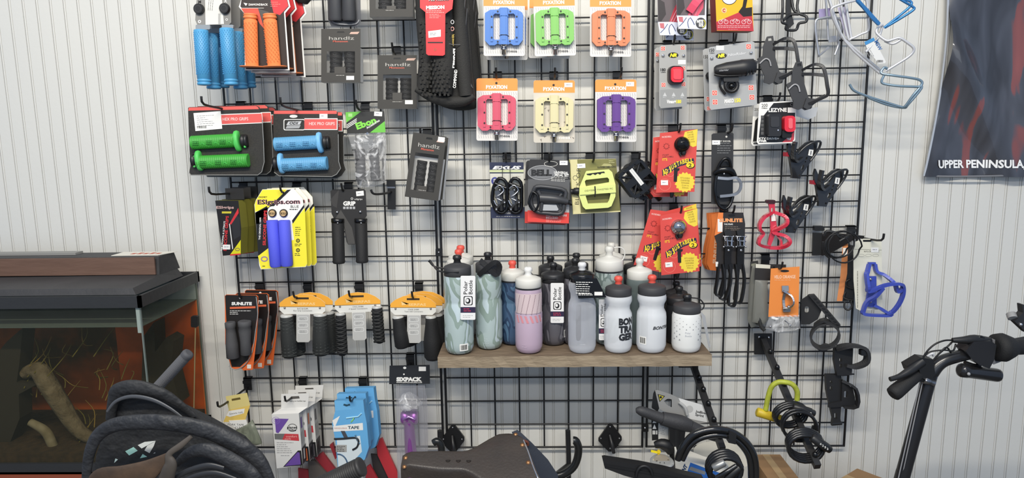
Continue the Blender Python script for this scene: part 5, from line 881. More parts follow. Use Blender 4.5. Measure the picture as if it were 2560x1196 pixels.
nite(-32, 28, .05, 'hindmost pale blue reflector card, lowest of three', False); nite(-47, 16, .08, 'middle pale blue reflector card, to the left', False); nite(0, 0, .11, 'front pale blue reflector card with a pink patterned band', True)
p = Pack('product_box', 'yellow and red box printed with three white bicycles at the top', 'box', 1835, 20, .11, 10); b = p.m('box'); b.prism([(1786, -60), (1879, -60), (1884, 78), (1792, 77)], -34, 0, mt('f2b92c', .5), side=mt('7d3434', .5)); b.flat([(1792, 76), (1790, 55), (1878, 18), (1884, 78)], .3, mt('c23a44', .5)); b.flat(el(1823, -8, 20, 20), .4, mt('e6e8ea')); b.ring(1823, -8, 20, 20, 1.5, .5, K2, 24)
b.flat([(1862, -20), (1870, -10), (1864, 20), (1880, 18), (1880, 40), (1858, 42), (1846, 30), (1856, 16)], .6, mt('2a2420')); b.flat(el(1810, 26, 7, 7), .5, mt('e8c890')); b.text('C', 1806, 30, 8, mt('c23a44'), .7, wid=7, off=.06)
for i in range(3):
    x = 1801+i*29
    for k in (0, 14): b.ring(x+k, 55, 5.5, 5.5, 1.1, .7, mt('f4d8d8'), 14)
    b.tube([(x, 55, .8), (x+5, 48, .8), (x+12, 48, .8), (x+14, 55, .8)], .7, mt('f4d8d8'), n=4); b.tube([(x+5, 48, .8), (x+8, 55, .8), (x+12, 48, .8)], .6, mt('f4d8d8'), n=4)
b.lines(1794, 64, 84, 2, 4, mt('f4c8c8'), .6, 1.2, jag=.1); b.lines(1820, 73, 36, 1, 4, mt('d88a90'), .6, 1); p.done()
# --- tail light and headlight cards
def icon(b, Q, x, y, s_=11):
    b.flat(Q(rq(x, y, x+s_, y+s_)), .6, mt('e8d8d0')); b.flat(Q(rq(x+1, y+1, x+s_-1, y+s_-1)), .7, mt('dc4a40')); b.flat(Q(el(x+s_/2, y+s_/2, s_*.3)), .8, mt('f0c0b0')); b.flat(Q(el(x+s_/2, y+s_/2, s_*.15)), .9, mt('dc4a40'))
def nr(dx, dy, d, label, front):
    p = Pack('tail_light_pack', label, 'bike light', 1683+dx, 190+dy, d, 8, group='grey carded red tail lights'); Q = lambda l: [(x+dx, y+dy) for x, y in l]; b = p.m('card'); gm = mt('aaa9a5', .5)
    b.prism(Q([(1648, 118), (1654, 113), (1712, 110), (1716, 114), (1717, 266), (1652, 271), (1648, 264)]), -1, 0, gm); b.prism(Q([(1650, 225), (1717, 220), (1717, 266), (1651, 271)]), -.5, .2, mt('9a9a98', .5))
    if front:
        for x, y in ((1652, 116), (1701, 114), (1702, 166), (1653, 207), (1703, 205)): icon(b, Q, x, y)
        b.flat(el(1683, 138, 13, 7), .5, K); b.text('NR', 1674, 142, 8, mt('e8dc2a'), .8, wid=18, sh=.3, off=.07); b.text('180', 1651, 178, 7, K, .6, wid=13, off=.03); b.text('LUMENS', 1652, 182, 2.5, K2, .6, wid=12); b.flat(rq(1695, 150, 1714, 161), .6, W); b.text('Vmax+', 1667, 258, 8, W, .6, wid=23, sh=.2, off=.05); b.text('180', 1690, 258, 8, mt('ece04a'), .6, wid=13, sh=.1, off=.05)
        for x in (1662, 1684, 1706): b.flat([(x-5, 241), (x, 231), (x+5, 241)], .5, mt('c8c8c6'), ); b.lines(x-5, 243, 10, 1, 3, mt('d0d0d0'), .5, 1)
        for x in (1657, 1708): p.m('rivet', b).ball(x, 139, 1, 4.5, mt('e0e0e0', .1, .9))
        g = p.m('light_housing'); g.prism(rr(1668, 166, 1705, 212, 12), 0, 14, mt('2a1a1c', .3)); l_ = p.m('red_lens', g); l_.prism(rr(1672, 169, 1702, 207, 9), 14, 19, mt('e8303a', .15, coat=1)); l_.prism(rr(1677, 174, 1697, 200, 5), 19, 21, mt('f25058', .2, coat=1)); p.m('button', g).ball(1702, 200, 17, 3, SIL)
    else: icon(b, Q, 1651, 125); p.m('rivet', b).ball(1655+dx, 146+dy, 1, 4, mt('e0e0e0', .1, .9))
    p.done()
nr(-12, 6, .05, 'second grey tail light card, behind and left of the front one', False); nr(0, 0, .085, 'front grey card with a square red tail light', True)
def mako(dx, dy, d, label, front):
    p = Pack('headlight_pack', label, 'bike light', 1830+dx, 190+dy, d, -5, group='grey carded black headlights'); Q = lambda l: [(x+dx, y+dy) for x, y in l]; b = p.m('card')
    b.prism(Q([(1770, 122), (1775, 118), (1880, 103), (1886, 106), (1893, 262), (1778, 275), (1774, 270)]), -1, 0, mt('a5a6a6', .5))
    if front:
        for x, y in ((1865, 110), (1871, 213), (1873, 237), (1780, 226), (1781, 249)): icon(b, Q, x, y, 13)
        b.text('150', 1773, 130, 8, K, .6, ang=4, wid=13, off=.02); b.text('LUMENS', 1774, 134, 2.5, K2, .6, wid=12); b.flat(el(1803, 140, 14, 7, rot=-6), .5, K); b.text('NR', 1794, 144, 8, mt('e8dc2a'), .8, ang=6, wid=18, sh=.3, off=.07); b.text('NiteRider', 1820, 141, 6.5, mt('d0d0d0'), .6, ang=7, wid=46, sh=.2, off=.02); b.flat(rq(1790, 114, 1810, 126), .6, mt('d8d8d6'))
        b.text('MAKO', 1811, 258, 9, W, .6, ang=5, wid=24, sh=.2, off=.05); b.text('150', 1837, 256, 9, mt('ece04a'), .6, ang=5, wid=15, off=.05); b.lines(1812, 262, 36, 1, 3, mt('d0d0d0'), .5, 1)
        for x, y in ((1779, 146), (1877, 132)): p.m('rivet', b).ball(x, y, 1, 4.5, mt('e0e0e0', .1, .9))
        g = p.m('lamp_body'); g.lathe((1782, 178, 22), (1884, 168, 22), [(0, 8), (.05, 12), (.3, 17), (.62, 19), (.66, 20), (.95, 19), (.96, 16), (1, 15)], mt('232325', .45), 20, .9)
        g.prism([(1858, 160), (1890, 155), (1880, 172), (1879, 188), (1860, 192)], 12, 34, mt('29292b', .4)); g.tube([(1782, 188, 24), (1800, 192, 26), (1850, 190, 26)], 3, K2, k=2)
        for i in range(3): p.m('cooling_fin', g).tube([(1858+i*7, 164, 36), (1862+i*6, 176, 38), (1860+i*7, 188, 36)], 1.6, KG, k=2)
        s_ = p.m('side_badge', g); s_.text('niterider', 1791, 182, 5, mt('8a8a8c', .3), 39, ang=4, wid=24, sh=.3)
        h = p.m('bar_clamp'); h.tube([(x, y, 14) for x, y in el(1826, 215, 15, 15, 16)], 5, K2, closed=True); h.prism(rr(1805, 192, 1843, 206, 4), 6, 22, K2); h.tube([(1800, 195, 14), (1798, 216, 10), (1812, 236, 6)], 3, K2, k=3); h.ball(1826, 216, 14, 8, KG)
    else: b.text('150', 1772+dx, 142+dy, 8, K, .6, wid=11, off=.02); icon(b, Q, 1779, 238, 12); icon(b, Q, 1780, 262, 10); g = p.m('lamp_body'); g.lathe((1776+dx, 190+dy, 12), (1790+dx, 186+dy, 12), [(0, 5), (.3, 10), (1, 12)], K2, 12)
    p.done()
mako(-13, 4, .06, 'second grey headlight card, its left edge showing behind the front one', False); mako(0, 0, .10, 'front grey card with a black bicycle headlight', True)
def lez(dx, dy, d, label, front):
    p = Pack('light_set_pack', label, 'bike light', 1942+dx, 305+dy, d, 6, group='black and white carded light sets'); Q = lambda l: [(x+dx, y+dy) for x, y in l]; b = p.m('card')
    b.prism(Q([(1898, 260), (1902, 256), (1986, 252), (1991, 256), (1988, 350), (1982, 358), (1896, 361), (1892, 355)]), -1, 0, W); b.flat(Q([(1902, 298), (1934, 258), (1986, 255), (1988, 280), (1985, 348), (1980, 355), (1898, 357), (1896, 352)]), .3, mt('222223', .4))
    if front:
        b.text('200', 1904, 268, 8, K, .6, ang=3, wid=15, off=.0); b.text('LUMENS', 1904, 272, 2.5, K2, .6, wid=14); b.text('LEZYNE', 1921, 280, 9, W, .6, ang=1, wid=46, off=.04); b.flat(rq(1969, 269, 1988, 282), .7, W); b.ring(1979, 262, 4, 4, 1, .6, mt('8a8a8a'), 10); b.text('KTV DRIVE+', 1897, 349, 5, W, .6, wid=50, off=.04); b.text('PAIR', 1897, 355, 5, W, .6, wid=20, off=.06)
        b.flat([(1955, 356), (1985, 330), (1984, 350), (1978, 355)], .5, mt('d84a55')); b.text('40', 1966, 350, 8, W, .8, wid=11, off=.04)
        for i in range(5): b.flat(rq(1902, 289+i*10, 1909, 297+i*10), .5, mt('5a5a5a'))
        f_ = p.m('front_light'); f_.prism(rr(1913, 286, 1944, 341, 6), 2, 22, mt('2c2c2e', .35)); f_.prism(rr(1917, 292, 1938, 318, 4), 22, 24, mt('3a3a3c', .3)); f_.ball(1936, 326, 22, 1.8, mt('d0d8f0', .1)); l_ = p.m('red_lens'); l_.prism(rr(1953, 290, 1980, 330, 9), 2, 20, mt('e02838', .15, coat=1)); l_.prism(rr(1962, 296, 1972, 322, 4), 20, 22, mt('f06a70', .1, coat=1)); r_ = p.m('rear_base'); r_.prism(rr(1950, 326, 1974, 345, 4), 0, 12, K)
    else: b.text('200', 1886, 277, 7, K, .6, wid=12, off=0); b.text('KTV', 1883, 358, 4, W, .6, wid=12, off=.04)
    p.done()
lez(-14, 4, .06, 'second black and white light set card, behind and left of the front one', False); lez(0, 0, .09, 'front black and white light set card with black and red lights', True)
# ================================================================ bottle cages and holders
def wires(name, label, cat, strands, d, r, m, grp=None, yaw=0, extra=None, k=4, sq=None):
    x, y = strands[0][0][:2]; p = Pack(name, label, cat, x, y, d, yaw, group=grp); b = p.m('frame')
    for s_ in strands: b.tube([(a[0], a[1], a[2] if len(a) > 2 else 0) for a in s_], r if not sq else 1, m, k=k, sq=sq)
    if extra: extra(p)
    return p.done()
AL = mt('c4c5c8', .3, .75); ALW = mt('d6d6d8', .35, .4); BC = mt('3f7fb8', .3, .5); BG = mt('8fa6b4', .3, .7)
wires('bottle_cage', 'black plastic bottle cage cut off by the top edge', 'bottle cage', [[(1956, -40, 0), (1954, 20, 8), (1948, 48, 20), (1948, 60, 24), (1960, 64, 20), (1960, 76, 16), (1984, 77, 16), (1990, 62, 20), (2005, 58, 26), (2006, 46, 26), (1992, 36, 14), (1980, 20, 6), (1976, -40, 0)], [(1992, 36, 14), (1990, 15, 8), (2001, -30, 0)], [(1950, 55, 22), (1972, 38, 6), (1992, 38, 14)]], .08, 3.6, mt('29292a', .4),
      extra=lambda p: p.m('mount_plate').prism([(1966, -40), (1976, -40), (1977, 30), (1984, 60), (1974, 70), (1966, 60), (1964, 20)], -3, 3, mt('242425', .4)))
def blackcage(dx, dy, d, label):
    p = Pack('bottle_cage', label, 'bottle cage', 1925+dx, 160+dy, d, -10, group='black plastic bottle cages with round hoops'); q = lambda l: [(x+dx, y+dy) for x, y in l]; km = mt('2b2b2d', .4)
    b = p.m('mount_plate'); b.prism(q([(1917, 92), (1932, 90), (1935, 108), (1937, 124), (1938, 145), (1948, 180), (1960, 186), (1955, 208), (1940, 212), (1932, 207), (1924, 211), (1909, 206), (1911, 190), (1904, 175), (1893, 147), (1906, 140), (1908, 115)]), -4, 5, km, holes=[q([(1920, 96), (1929, 95), (1930, 102), (1920, 103)])[::-1]])
    b.tube([(x+dx, y+dy, 8) for x, y in ((1898, 160), (1912, 148), (1922, 152), (1926, 166))], 2, mt('9a9a9c', .3), k=3); h = p.m('hoop')
    h.tube([(x+dx, y+dy, w_) for x, y, w_ in ((1936, 110, 4), (1957, 100, 26), (1976, 105, 34), (1983, 125, 36), (1987, 150, 36), (1990, 173, 32), (1975, 184, 24), (1948, 196, 6))], 1, km, k=4, sq=(3.2, 6)); h.tube([(x+dx, y+dy, w_) for x, y, w_ in ((1934, 122, 4), (1958, 124, 26), (1983, 128, 36))], 1, km, k=3, sq=(3.6, 4)); h.prism(q([(1942, 182), (1965, 184), (1988, 172), (1985, 182), (1962, 196), (1945, 211), (1934, 205)]), 0, 12, km); p.done()
blackcage(0, 0, .07, 'upper black plastic bottle cage right of the headlight card'); blackcage(72, 64, .12, 'lower black plastic bottle cage above the light set cards')
p = Pack('paper_tag', 'white curled paper tag behind the light set cards', 'tag', 2015, 280, .06, 20); p.m('tag').prism([(1990, 262), (2010, 272), (2045, 268), (2040, 290), (2020, 300), (1988, 290)], 0, .6, mt('d8d8d6', .6)); p.done()
wires('bottle_cage', 'silver wire bottle cage, leftmost of the wire cages', 'bottle cage', [[(2071, 119, 0), (2041, 140, 20), (2038, 138, 22), (2028, 62, 26), (2045, 50, 26), (2075, 47, 22), (2095, 54, 18), (2101, 66, 12), (2094, 100, 2), (2096, 112, 0), (2087, 137, 0)], [(2064, -30, 0), (2078, 20, 0), (2095, 60, 2), (2095, 100, 0)], [(2070, 100, 0), (2068, 50, 0), (2062, -30, 0)]], .06, 3.0, AL, 'silver wire bottle cages',
      extra=lambda p: (p.m('mount_plate').prism([(2070, 92), (2090, 89), (2099, 104), (2072, 106)], -3, 1, AL), p.m('lilac_tag').prism([(2050, 22), (2085, 18), (2086, 44), (2050, 45)], -8, -7, mt('9a90b8', .5))))
wires('bottle_cage', 'silver wire bottle cage with two long straight rails, right of the first', 'bottle cage', [[(2205, 180, 0), (2110, 98, 0), (2095, 82, 8), (2067, 32, 26), (2085, 18, 30), (2120, 8, 30), (2153, 4, 26), (2160, 50, 22), (2164, 78, 14), (2150, 86, 8), (2127, 97, 2), (2120, 92, 0), (2100, 0, 0), (2095, -30, 0)], [(2198, 184, 3), (2112, 104, 3), (2075, 10, 4), (2066, -30, 2)], [(2128, 95, 0), (2112, 0, 2), (2106, -30, 2)]], .09, 3.2, ALW, 'silver wire bottle cages',
      extra=lambda p: (p.m('lilac_tag').prism([(2096, 18), (2114, 16), (2126, 88), (2116, 90)], -6, -5, mt('b8b4cc', .5)), p.m('barcode_label').bars(2154, 26, 2160, 50, K, 28)))
wires('bottle_cage', 'white silver wire bottle cage with a blue and white tag', 'bottle cage', [[(2206, 62, 0), (2192, 70, 6), (2187, 84, 10), (2205, 104, 20), (2220, 102, 24), (2235, 99, 28), (2255, 112, 30), (2269, 126, 30), (2262, 142, 24), (2236, 162, 12), (2213, 178, 2)], [(2205, 104, 14), (2222, 112, 20), (2238, 103, 26)], [(2208, 64, -3), (2197, 96, -6), (2165, 130, -2)]], .12, 3.4, ALW, 'silver wire bottle cages',
      extra=lambda p: [(t := p.m('hang_tag')), t.prism([(2161, 105), (2184, 94), (2215, 154), (2213, 158), (2197, 159), (2170, 125)], -2, -1, mt('dcdcda', .5)), t.flat([(2161, 105), (2184, 94), (2188, 101), (2164, 113)], 0, mt('3f88c0')), t.text('MSW', 2186, 104, 9, mt('2f62a0'), 0, ang=-62, wid=26, off=.03), t.lines(2172, 118, 34, 3, 5, mt('9a9a9a'), 0, 1, ang=-60), t.bars(2193, 150, 2208, 156, K, 0)])
wires('bottle_cage', 'bright blue wire bottle cage at the top right', 'bottle cage', [[(2141, 2, 0), (2170, 32, 0), (2198, 62, 0)], [(2212, -10, 16), (2240, 2, 22), (2262, 8, 26), (2262, 20, 26), (2235, 46, 16), (2208, 70, 4)], [(2218, -12, 20), (2245, 8, 26), (2267, 22, 28), (2268, 30, 28), (2240, 50, 18), (2210, 70, 4)]], .14, 3.2, BC, extra=lambda p: p.m('mount_plate').prism([(2139, 0), (2146, -2), (2200, 58), (2194, 64), (2176, 46)], -2, 4, BC))
wires('bottle_cage', 'grey blue wire bottle cage, lowest of the wire cages', 'bottle cage', [[(2214, 172, 8), (2206, 170, 8), (2198, 184, 10), (2220, 190, 20), (2262, 197, 28), (2284, 203, 30), (2288, 214, 30), (2270, 240, 24), (2256, 266, 14), (2248, 268, 10), (2200, 252, 4), (2160, 238, 0), (2134, 226, 0), (2124, 211, 0)], [(2204, 190, 12), (2199, 204, 10), (2206, 211, 12), (2240, 217, 22), (2276, 219, 28), (2288, 222, 30), (2262, 262, 16), (2254, 270, 10), (2215, 262, 4), (2170, 244, 0)]], .12, 3.2, BG)
def vcage(dx, dy, d, label, red=False, hole=True):
    p = Pack('bottle_cage', label, 'bottle cage', 1990+dx, 530+dy, d, 18, group='black carbon pattern side entry cages'); q = lambda l: [(1740+x/3.987+dx, 340+y/3.987+dy) for x, y in l]; km = mt('232324', .3, coat=.6); b = p.m('frame')
    o = [(868, 590), (855, 640), (858, 720), (870, 740), (900, 930), (895, 962), (975, 968), (990, 930), (1110, 760), (1140, 690), (1152, 610), (1140, 595), (1090, 588), (1040, 610), (985, 660), (945, 710), (915, 700), (890, 640)]
    hl = [[(948, 738), (960, 766), (1010, 722), (1062, 650), (1035, 645), (985, 690)][::-1]] if hole else []
    for c_ in ((1000, 858, 14, 32), (1040, 765, 8, 20), (1028, 800, 7, 9), (968, 935, 9, 11)): hl.append(el(c_[0], c_[1], c_[2], c_[3], 10, rot=22)[::-1])
    b.prism(q(o), -2, 6, km, holes=[q(h) for h in hl]); b.tube([(*z, w_) for z, w_ in zip(q([(868, 600), (862, 680), (885, 760), (940, 800), (1000, 760)]), (30, 26, 16, 8, 6))], 1, km, k=3, sq=(3, 6)); b.tube([(*z, w_) for z, w_ in zip(q([(960, 720), (1020, 640), (1090, 600), (1145, 606), (1135, 690), (1080, 790)]), (4, 14, 22, 20, 12, 6))], 3, km, k=3)
    s_ = p.m('price_sticker'); s_.flat(q([(1062, 676), (1105, 682), (1095, 745), (1050, 735)]), 7.5, W); s_.flat(q([(1076, 690), (1086, 691), (1080, 730), (1070, 728)]), 8, mt('6a6a70'))
    if red: t_ = p.m('red_clip'); t_.prism(q([(838, 705), (872, 708), (880, 750), (838, 745)]), -8, 4, mt('a02c38', .4))
    p.done()
vcage(12, -136, .05, 'upper black side entry bottle cage with a red clip, below the light set cards', True, False); vcage(78, -66, .08, 'middle black side entry bottle cage with a red clip, hanging furthest right', True); vcage(0, 0, .06, 'lower black side entry bottle cage beside the red cage')
p = Pack('bottle_cage', 'bright red plastic bottle cage', 'bottle cage', 1925, 560, .06); rm = mt('cf2f45', .25, coat=.8)
b = p.m('mount_plate'); b.prism([(1916, 504), (1936, 503), (1937, 530), (1942, 575), (1932, 600), (1926, 615), (1918, 612), (1926, 580), (1924, 530), (1921, 510)], -4, 3, rm, holes=[rr(1927, 520, 1932, 530, 2)[::-1]]); b.prism(rr(1914, 500, 1937, 509, 3), -6, 6, mt('3c1a20', .4))
h = p.m('hoop'); h.tube([(1926, 533, 3), (1904, 541, 22), (1890, 556, 32), (1890, 570, 32), (1901, 582, 20), (1891, 594, 26), (1889, 606, 26), (1904, 614, 14), (1922, 618, 3)], 1, rm, k=4, sq=(3.6, 6)); h.tube([(1938, 532, 3), (1955, 540, 22), (1957, 555, 30), (1944, 568, 20), (1930, 580, 6), (1952, 586, 26), (1963, 597, 32), (1960, 608, 28), (1945, 618, 10), (1922, 619, 3)], 1, rm, k=4, sq=(4, 6)); h.tube([(1936, 582, 4), (1948, 600, 12), (1948, 616, 10)], 1, rm, k=3, sq=(2.5, 4)); p.m('price_sticker').flat([(1926, 535), (1936, 534), (1938, 552), (1927, 553)], 5, W); p.done()
# --- black arm with a cable coil
p = Pack('waterfall_arm', 'short black display arm with a triangular gusset beside the cream card', 'hook', 2045, 610, .004); b = p.m('back_plate'); b.prism([(2032, 582), (2056, 583), (2054, 638), (2030, 639)], -3, 3, K2); b.prism(rr(2034, 565, 2058, 577, 3), -8, 8, K2); a_ = MB(F(2050, 610, .0, -55)); a_.prism([(2056, 592), (2068, 580), (2125, 587), (2160, 590), (2158, 596), (2138, 598), (2076, 634), (2056, 640)], -3, 3, K2); p.done(); a_.obj('gusset', p.root)
p = Pack('cable_coil', 'thin black cable coiled loosely on the short display arm', 'cable', 2095, 612, .15); b = p.m('cable')
for cx, cy_, rx, ry, r_ in ((2108, 617, 41, 40, 10), (2098, 610, 38, 33, -20), (2088, 615, 30, 30, 15)): b.tube([(*e_, i*.6) for i, e_ in enumerate(el(cx, cy_, rx, ry, 24, rot=r_))], 2.1, K, closed=True, n=6)
b.tube([(2060, 590, 0), (2066, 578, 4), (2084, 582, 8), (2094, 592, 8), (2104, 596, 4)], 4, K2, k=3); b.tube([(2120, 590, 5), (2108, 594, 10), (2096, 602, 8)], 4, K2, k=2); b.tube([(2058, 605, 0), (2060, 630, 0), (2074, 645, 2)], 3.6, K2, k=3); p.done()
hook(2126, 569, .17, 'black wire hook holding the cream card of the blue cage', side=.004)
p = Pack('cage_pack', 'cream card with a royal blue plastic bottle cage', 'bottle cage', 2170, 690, .12, 8); b = p.m('card'); b.prism([(2138, 605), (2160, 597), (2196, 598), (2204, 606), (2206, 770), (2198, 774), (2150, 777), (2140, 772), (2134, 700), (2134, 630)], -1, 0, mt('dddac8', .6)); b.flat(rr(2157, 600, 2178, 605, 2), .3, K); b.flat([(2136, 624), (2204, 626), (2204, 625), (2136, 623)], .3, mt('8a8a7a')); b.text('NYLON CAGE', 2160, 631, 4, K2, .4, wid=38, off=0); price(b, 2177, 619, 19, 12)
for i in range(3): b.ring(2153+i*18, 639, 8, 3.5, .7, .4, mt('a8a69a'), 14)
b.lines(2143, 770, 130, 1, 3, mt('77766a'), .4, 1.5, ang=90); bm = mt('3f4fae', .35, coat=.4); g = p.m('mount_plate')
g.prism([(2165, 690), (2187, 690), (2188, 762), (2176, 768), (2160, 764), (2166, 730)], 2, 7, bm); g.prism([(2168, 655), (2185, 655), (2186, 660), (2168, 660)], 2, 8, bm)
for y in (697, 753): p.m('screw').ball(2171, y, 8, 4, SIL)
h = p.m('frame')
for s_ in ([(2170, 660, 5), (2164, 678, 8), (2155, 685, 20), (2153, 712, 30), (2158, 724, 26), (2190, 706, 40), (2222, 702, 44), (2236, 712, 36), (2238, 735, 30), (2230, 762, 22), (2217, 781, 12), (2196, 770, 8), (2180, 762, 6)], [(2184, 660, 5), (2187, 678, 8), (2201, 685, 16), (2216, 703, 34), (2226, 724, 30), (2236, 715, 34)],
           [(2186, 712, 38), (2172, 735, 30), (2160, 752, 14), (2154, 775, 8), (2156, 784, 8), (2190, 787, 8), (2220, 786, 10), (2218, 778, 12)]): h.tube(s_, 1, bm, k=4, sq=(3.6, 5))
p.done()
p = Pack('strap_pack', 'narrow black and orange card hanging edge on behind the thin cable coil', 'card', 2110, 690, .06, -30); b = p.m('card'); b.prism([(2107, 609), (2120, 610), (2118, 684), (2106, 753), (2092, 753), (2101, 690)], 0, 1, mt('d98a52', .5)); b.prism([(2120, 612), (2133, 614), (2134, 752), (2106, 754), (2118, 684)], -1, 0, K2); b.flat([(2108, 620), (2119, 620), (2118, 641), (2107, 641)], 1.4, W)
c_ = p.m('cable'); c_.tube([(2125, 698, 4), (2116, 704, 8), (2118, 716, 8), (2132, 722, 4)], 2, K2, k=4); c_.tube([(2114, 730, 4), (2110, 742, 8), (2120, 748, 8), (2134, 750, 4)], 2, K2, k=4); c_.tube([(2112, 755, 4), (2112, 768, 8), (2122, 774, 8), (2130, 764, 4), (2124, 750, 2)], 2.4, K2, k=4); p.done()
# --- small parts bags and the orange card
def partsbag(o, d, label, card=None, dark=True, yaw=-10):
    x = sum(a for a, c in o)/len(o); y = sum(c for a, c in o)/len(o); p = Pack('parts_bag', label, 'bagged part', x, y, d, yaw, group='clear bags of small parts'); filmbag(p.m('film_bag'), o, -6, 8, thin('grey_film', 'b9bab6', .5, .25, .4, 'a2a39c')) 
    if card: c_ = p.m('header_card'); c_.prism(card[0], -1, 1, mt(card[1], .5)); c_.flat(card[2], 1.3, mt(card[3], .5))
    if dark: g = p.m('metal_part'); g.tube([(x-6, y+20, 0), (x-2, y+50, 3), (x+8, y+62, 3)], 5, mt('2c2c2b', .5), k=3)
    p.done()
partsbag([(1880, 664), (1900, 660), (1905, 740), (1900, 815), (1878, 820), (1868, 800), (1872, 720)], .05, 'grey bag with a dark cable part, leftmost behind the orange card', ([(1876, 655), (1895, 652), (1900, 700), (1874, 706)], '2e2c2a', [(1878, 660), (1890, 658), (1890, 664), (1878, 666)], '8a8a7a'))
partsbag([(1888, 700), (1918, 700), (1920, 800), (1910, 812), (1880, 806)], .075, 'grey bag with a black and cream header, second behind the orange card', ([(1888, 660), (1965, 662), (1965, 704), (1886, 700)], '262322', [(1889, 660), (1926, 663), (1925, 672), (1889, 670)], 'd8d4c4'))
p = Pack('clamp_pack', 'orange card with a polished metal band clamp in a clear bag', 'bagged part', 1960, 740, .12, -8); b = p.m('card'); b.prism([(1927, 672), (1999, 667), (1996, 792), (1921, 793)], -1, 0, mt('e88a3e', .5)); b.text('VELO ORANGE', 1935, 697, 8, mt('f6d0b0'), .5, ang=1, wid=54, off=.02); b.lines(1936, 700, 52, 1, 3, mt('f2b888'), .5, 1); b.flat(el(1962, 678, 11, 3), .4, K)
g = p.m('band_clamp'); g.tube([(1962, 714, 4), (1962, 728, 6)], 1, STEEL, sq=(8, 1.5)); g.tube([(1961, 728, 6), (1974, 736, 18), (1978, 752, 22), (1970, 764, 14), (1960, 770, 6)], 1, SIL, k=4, sq=(2, 8)); g.tube([(1961, 732, 2), (1958, 750, 0), (1960, 772, 4)], 1, STEEL, k=3, sq=(3, 4)); g.prism(rr(1955, 766, 1974, 778, 3), 0, 12, STEEL); g.ball(1969, 765, 16, 5, SIL)
filmbag(p.m('film_bag'), [(1925, 790), (1998, 788), (2001, 822), (1980, 828), (1945, 832), (1912, 822)], -4, 10); f_ = p.m('bolt'); f_.ball(1924, 815, 8, 3.5, SIL); f_.ball(1973, 812, 8, 3.5, SIL); f_.tube([(1975, 812, 8), (1960, 800, 8)], 1.5, STEEL); p.done()
# --- clamp with strap and strapped mounts
p = Pack('strap_mount', 'black plastic mount with a wide round strap loop', 'mount', 2050, 790, .09, -20); b = p.m('base_plate'); km = mt('242425', .5); b.prism([(2003, 752), (2018, 742), (2022, 738), (2035, 737), (2060, 765), (2045, 800), (2024, 813), (2003, 813)], -12, -6, km, holes=[rr(2012, 768, 2022, 784, 4)[::-1]])
b.prism([(2022, 738), (2036, 736), (2101, 812), (2097, 820), (2085, 812)], -6, 10, km)
for i in range(9): b.prism([(2034+i*7, 744+i*8), (2040+i*7, 744+i*8), (2042+i*7, 747+i*8), (2036+i*7, 747+i*8)], 10, 13, K)
g = p.m('strap'); g.tube([(*e_, 6) for e_ in el(2062, 838, 36, 30, 24, rot=-20)], 1, mt('2c2c2d', .6), closed=True, sq=(2.5, 15)); g.tube([(2036, 815, 0), (2060, 800, 4), (2092, 815, 4)], 1, km, k=3, sq=(3, 14)); g.prism([(2040, 868), (2062, 858), (2078, 862), (2066, 874), (2050, 876)], 0, 16, km); p.done()
p = Pack('strap_mount', 'black strapped bottle mount below the round strap loop', 'mount', 2110, 895, .07, 12); b = p.m('base_plate'); b.prism([(2084, 868), (2130, 862), (2128, 905), (2126, 937), (2090, 938), (2083, 900)], -4, 6, km, holes=[rr(2095, 895, 2102, 904, 2)[::-1], rr(2096, 909, 2102, 919, 2)[::-1]])
g = p.m('strap'); g.tube([(2090, 870, 4), (2110, 858, 26), (2140, 862, 30), (2150, 880, 30), (2148, 900, 26), (2130, 914, 12), (2112, 912, 4)], 1, mt('333334', .6), k=4, sq=(4, 9)); g.prism(rr(2131, 866, 2146, 880, 2), 26, 38, K2); p.done()
p = Pack('strap_mount', 'black bottle mount with slotted wing, lowest on the right', 'mount', 2098, 985, .06, 8); b = p.m('base_plate'); b.prism([(2062, 936), (2100, 937), (2106, 975), (2100, 1012), (2098, 1045), (2100, 1058), (2078, 1058), (2080, 1045), (2072, 1012), (2064, 975)], -4, 6, km, holes=[rr(2072, 950, 2078, 958, 2)[::-1], rr(2072, 965, 2078, 975, 2)[::-1], rr(2083, 1032, 2090, 1046, 1)[::-1]])
b.prism([(2100, 948), (2126, 968), (2131, 990), (2134, 1012), (2066, 1016), (2066, 1006), (2098, 1000)], 6, 12, km, holes=[rr(2104, 975, 2114, 992, 3)[::-1]]); b.tube([(2062, 936, 0), (2135, 936, 0)], 2, K2); b.tube([(2078, 1060, 2), (2102, 1058, 2)], 5, K2); b.tube([(2100, 950, 8), (2126, 965, 24), (2130, 1008, 24), (2104, 1014, 10)], 1, km, k=3, sq=(3, 6)); p.done()
# ================================================================ waterfall arms
def arm(label, pts, plate, balls):
    r = thing('waterfall_arm', label, 'display arm', at(*pts[0]), 'long black slanting display arms'); b = MB(); P = [at(*q) for q in pts]; b.tube([tuple(v) for v in P], 1, mt('222223', .45), sq=(.0078, .0095)); bar_o = b.obj('slanted_bar', r)
    b = MB(F(plate[0], plate[1], .005)); b.prism(rq(plate[0]-22, plate[1]-26, plate[0]+22, plate[1]+26), -4, 0, K2); b.ball(plate[0]-11, plate[1]-18, 1, 3.5, SIL); b.ball(plate[0]+13, plate[1]-17, 1, 3.5, SIL); b.obj('back_plate', r)
    A, B = P[0], P[-1]
    for t in balls: c = A+(B-A)*t; b = MB(); q = c+Vector((0, -.003, .014)); b.lathe(tuple(q-Vector((0, 0, .009))), tuple(q+Vector((0, .001, .009))), [(.5-.5*math.cos(math.pi*i/6), .0075*math.sin(math.pi*i/6)) for i in range(7)], KG, 12); b.obj('ball_stop', bar_o)
    return r
arm('slanting black display arm with ball stops carrying the cable locks', [(1908, 852, .01), (2044, 1168, .37)], (1908, 861), [.14, .28, .42, .66, .80, .95])
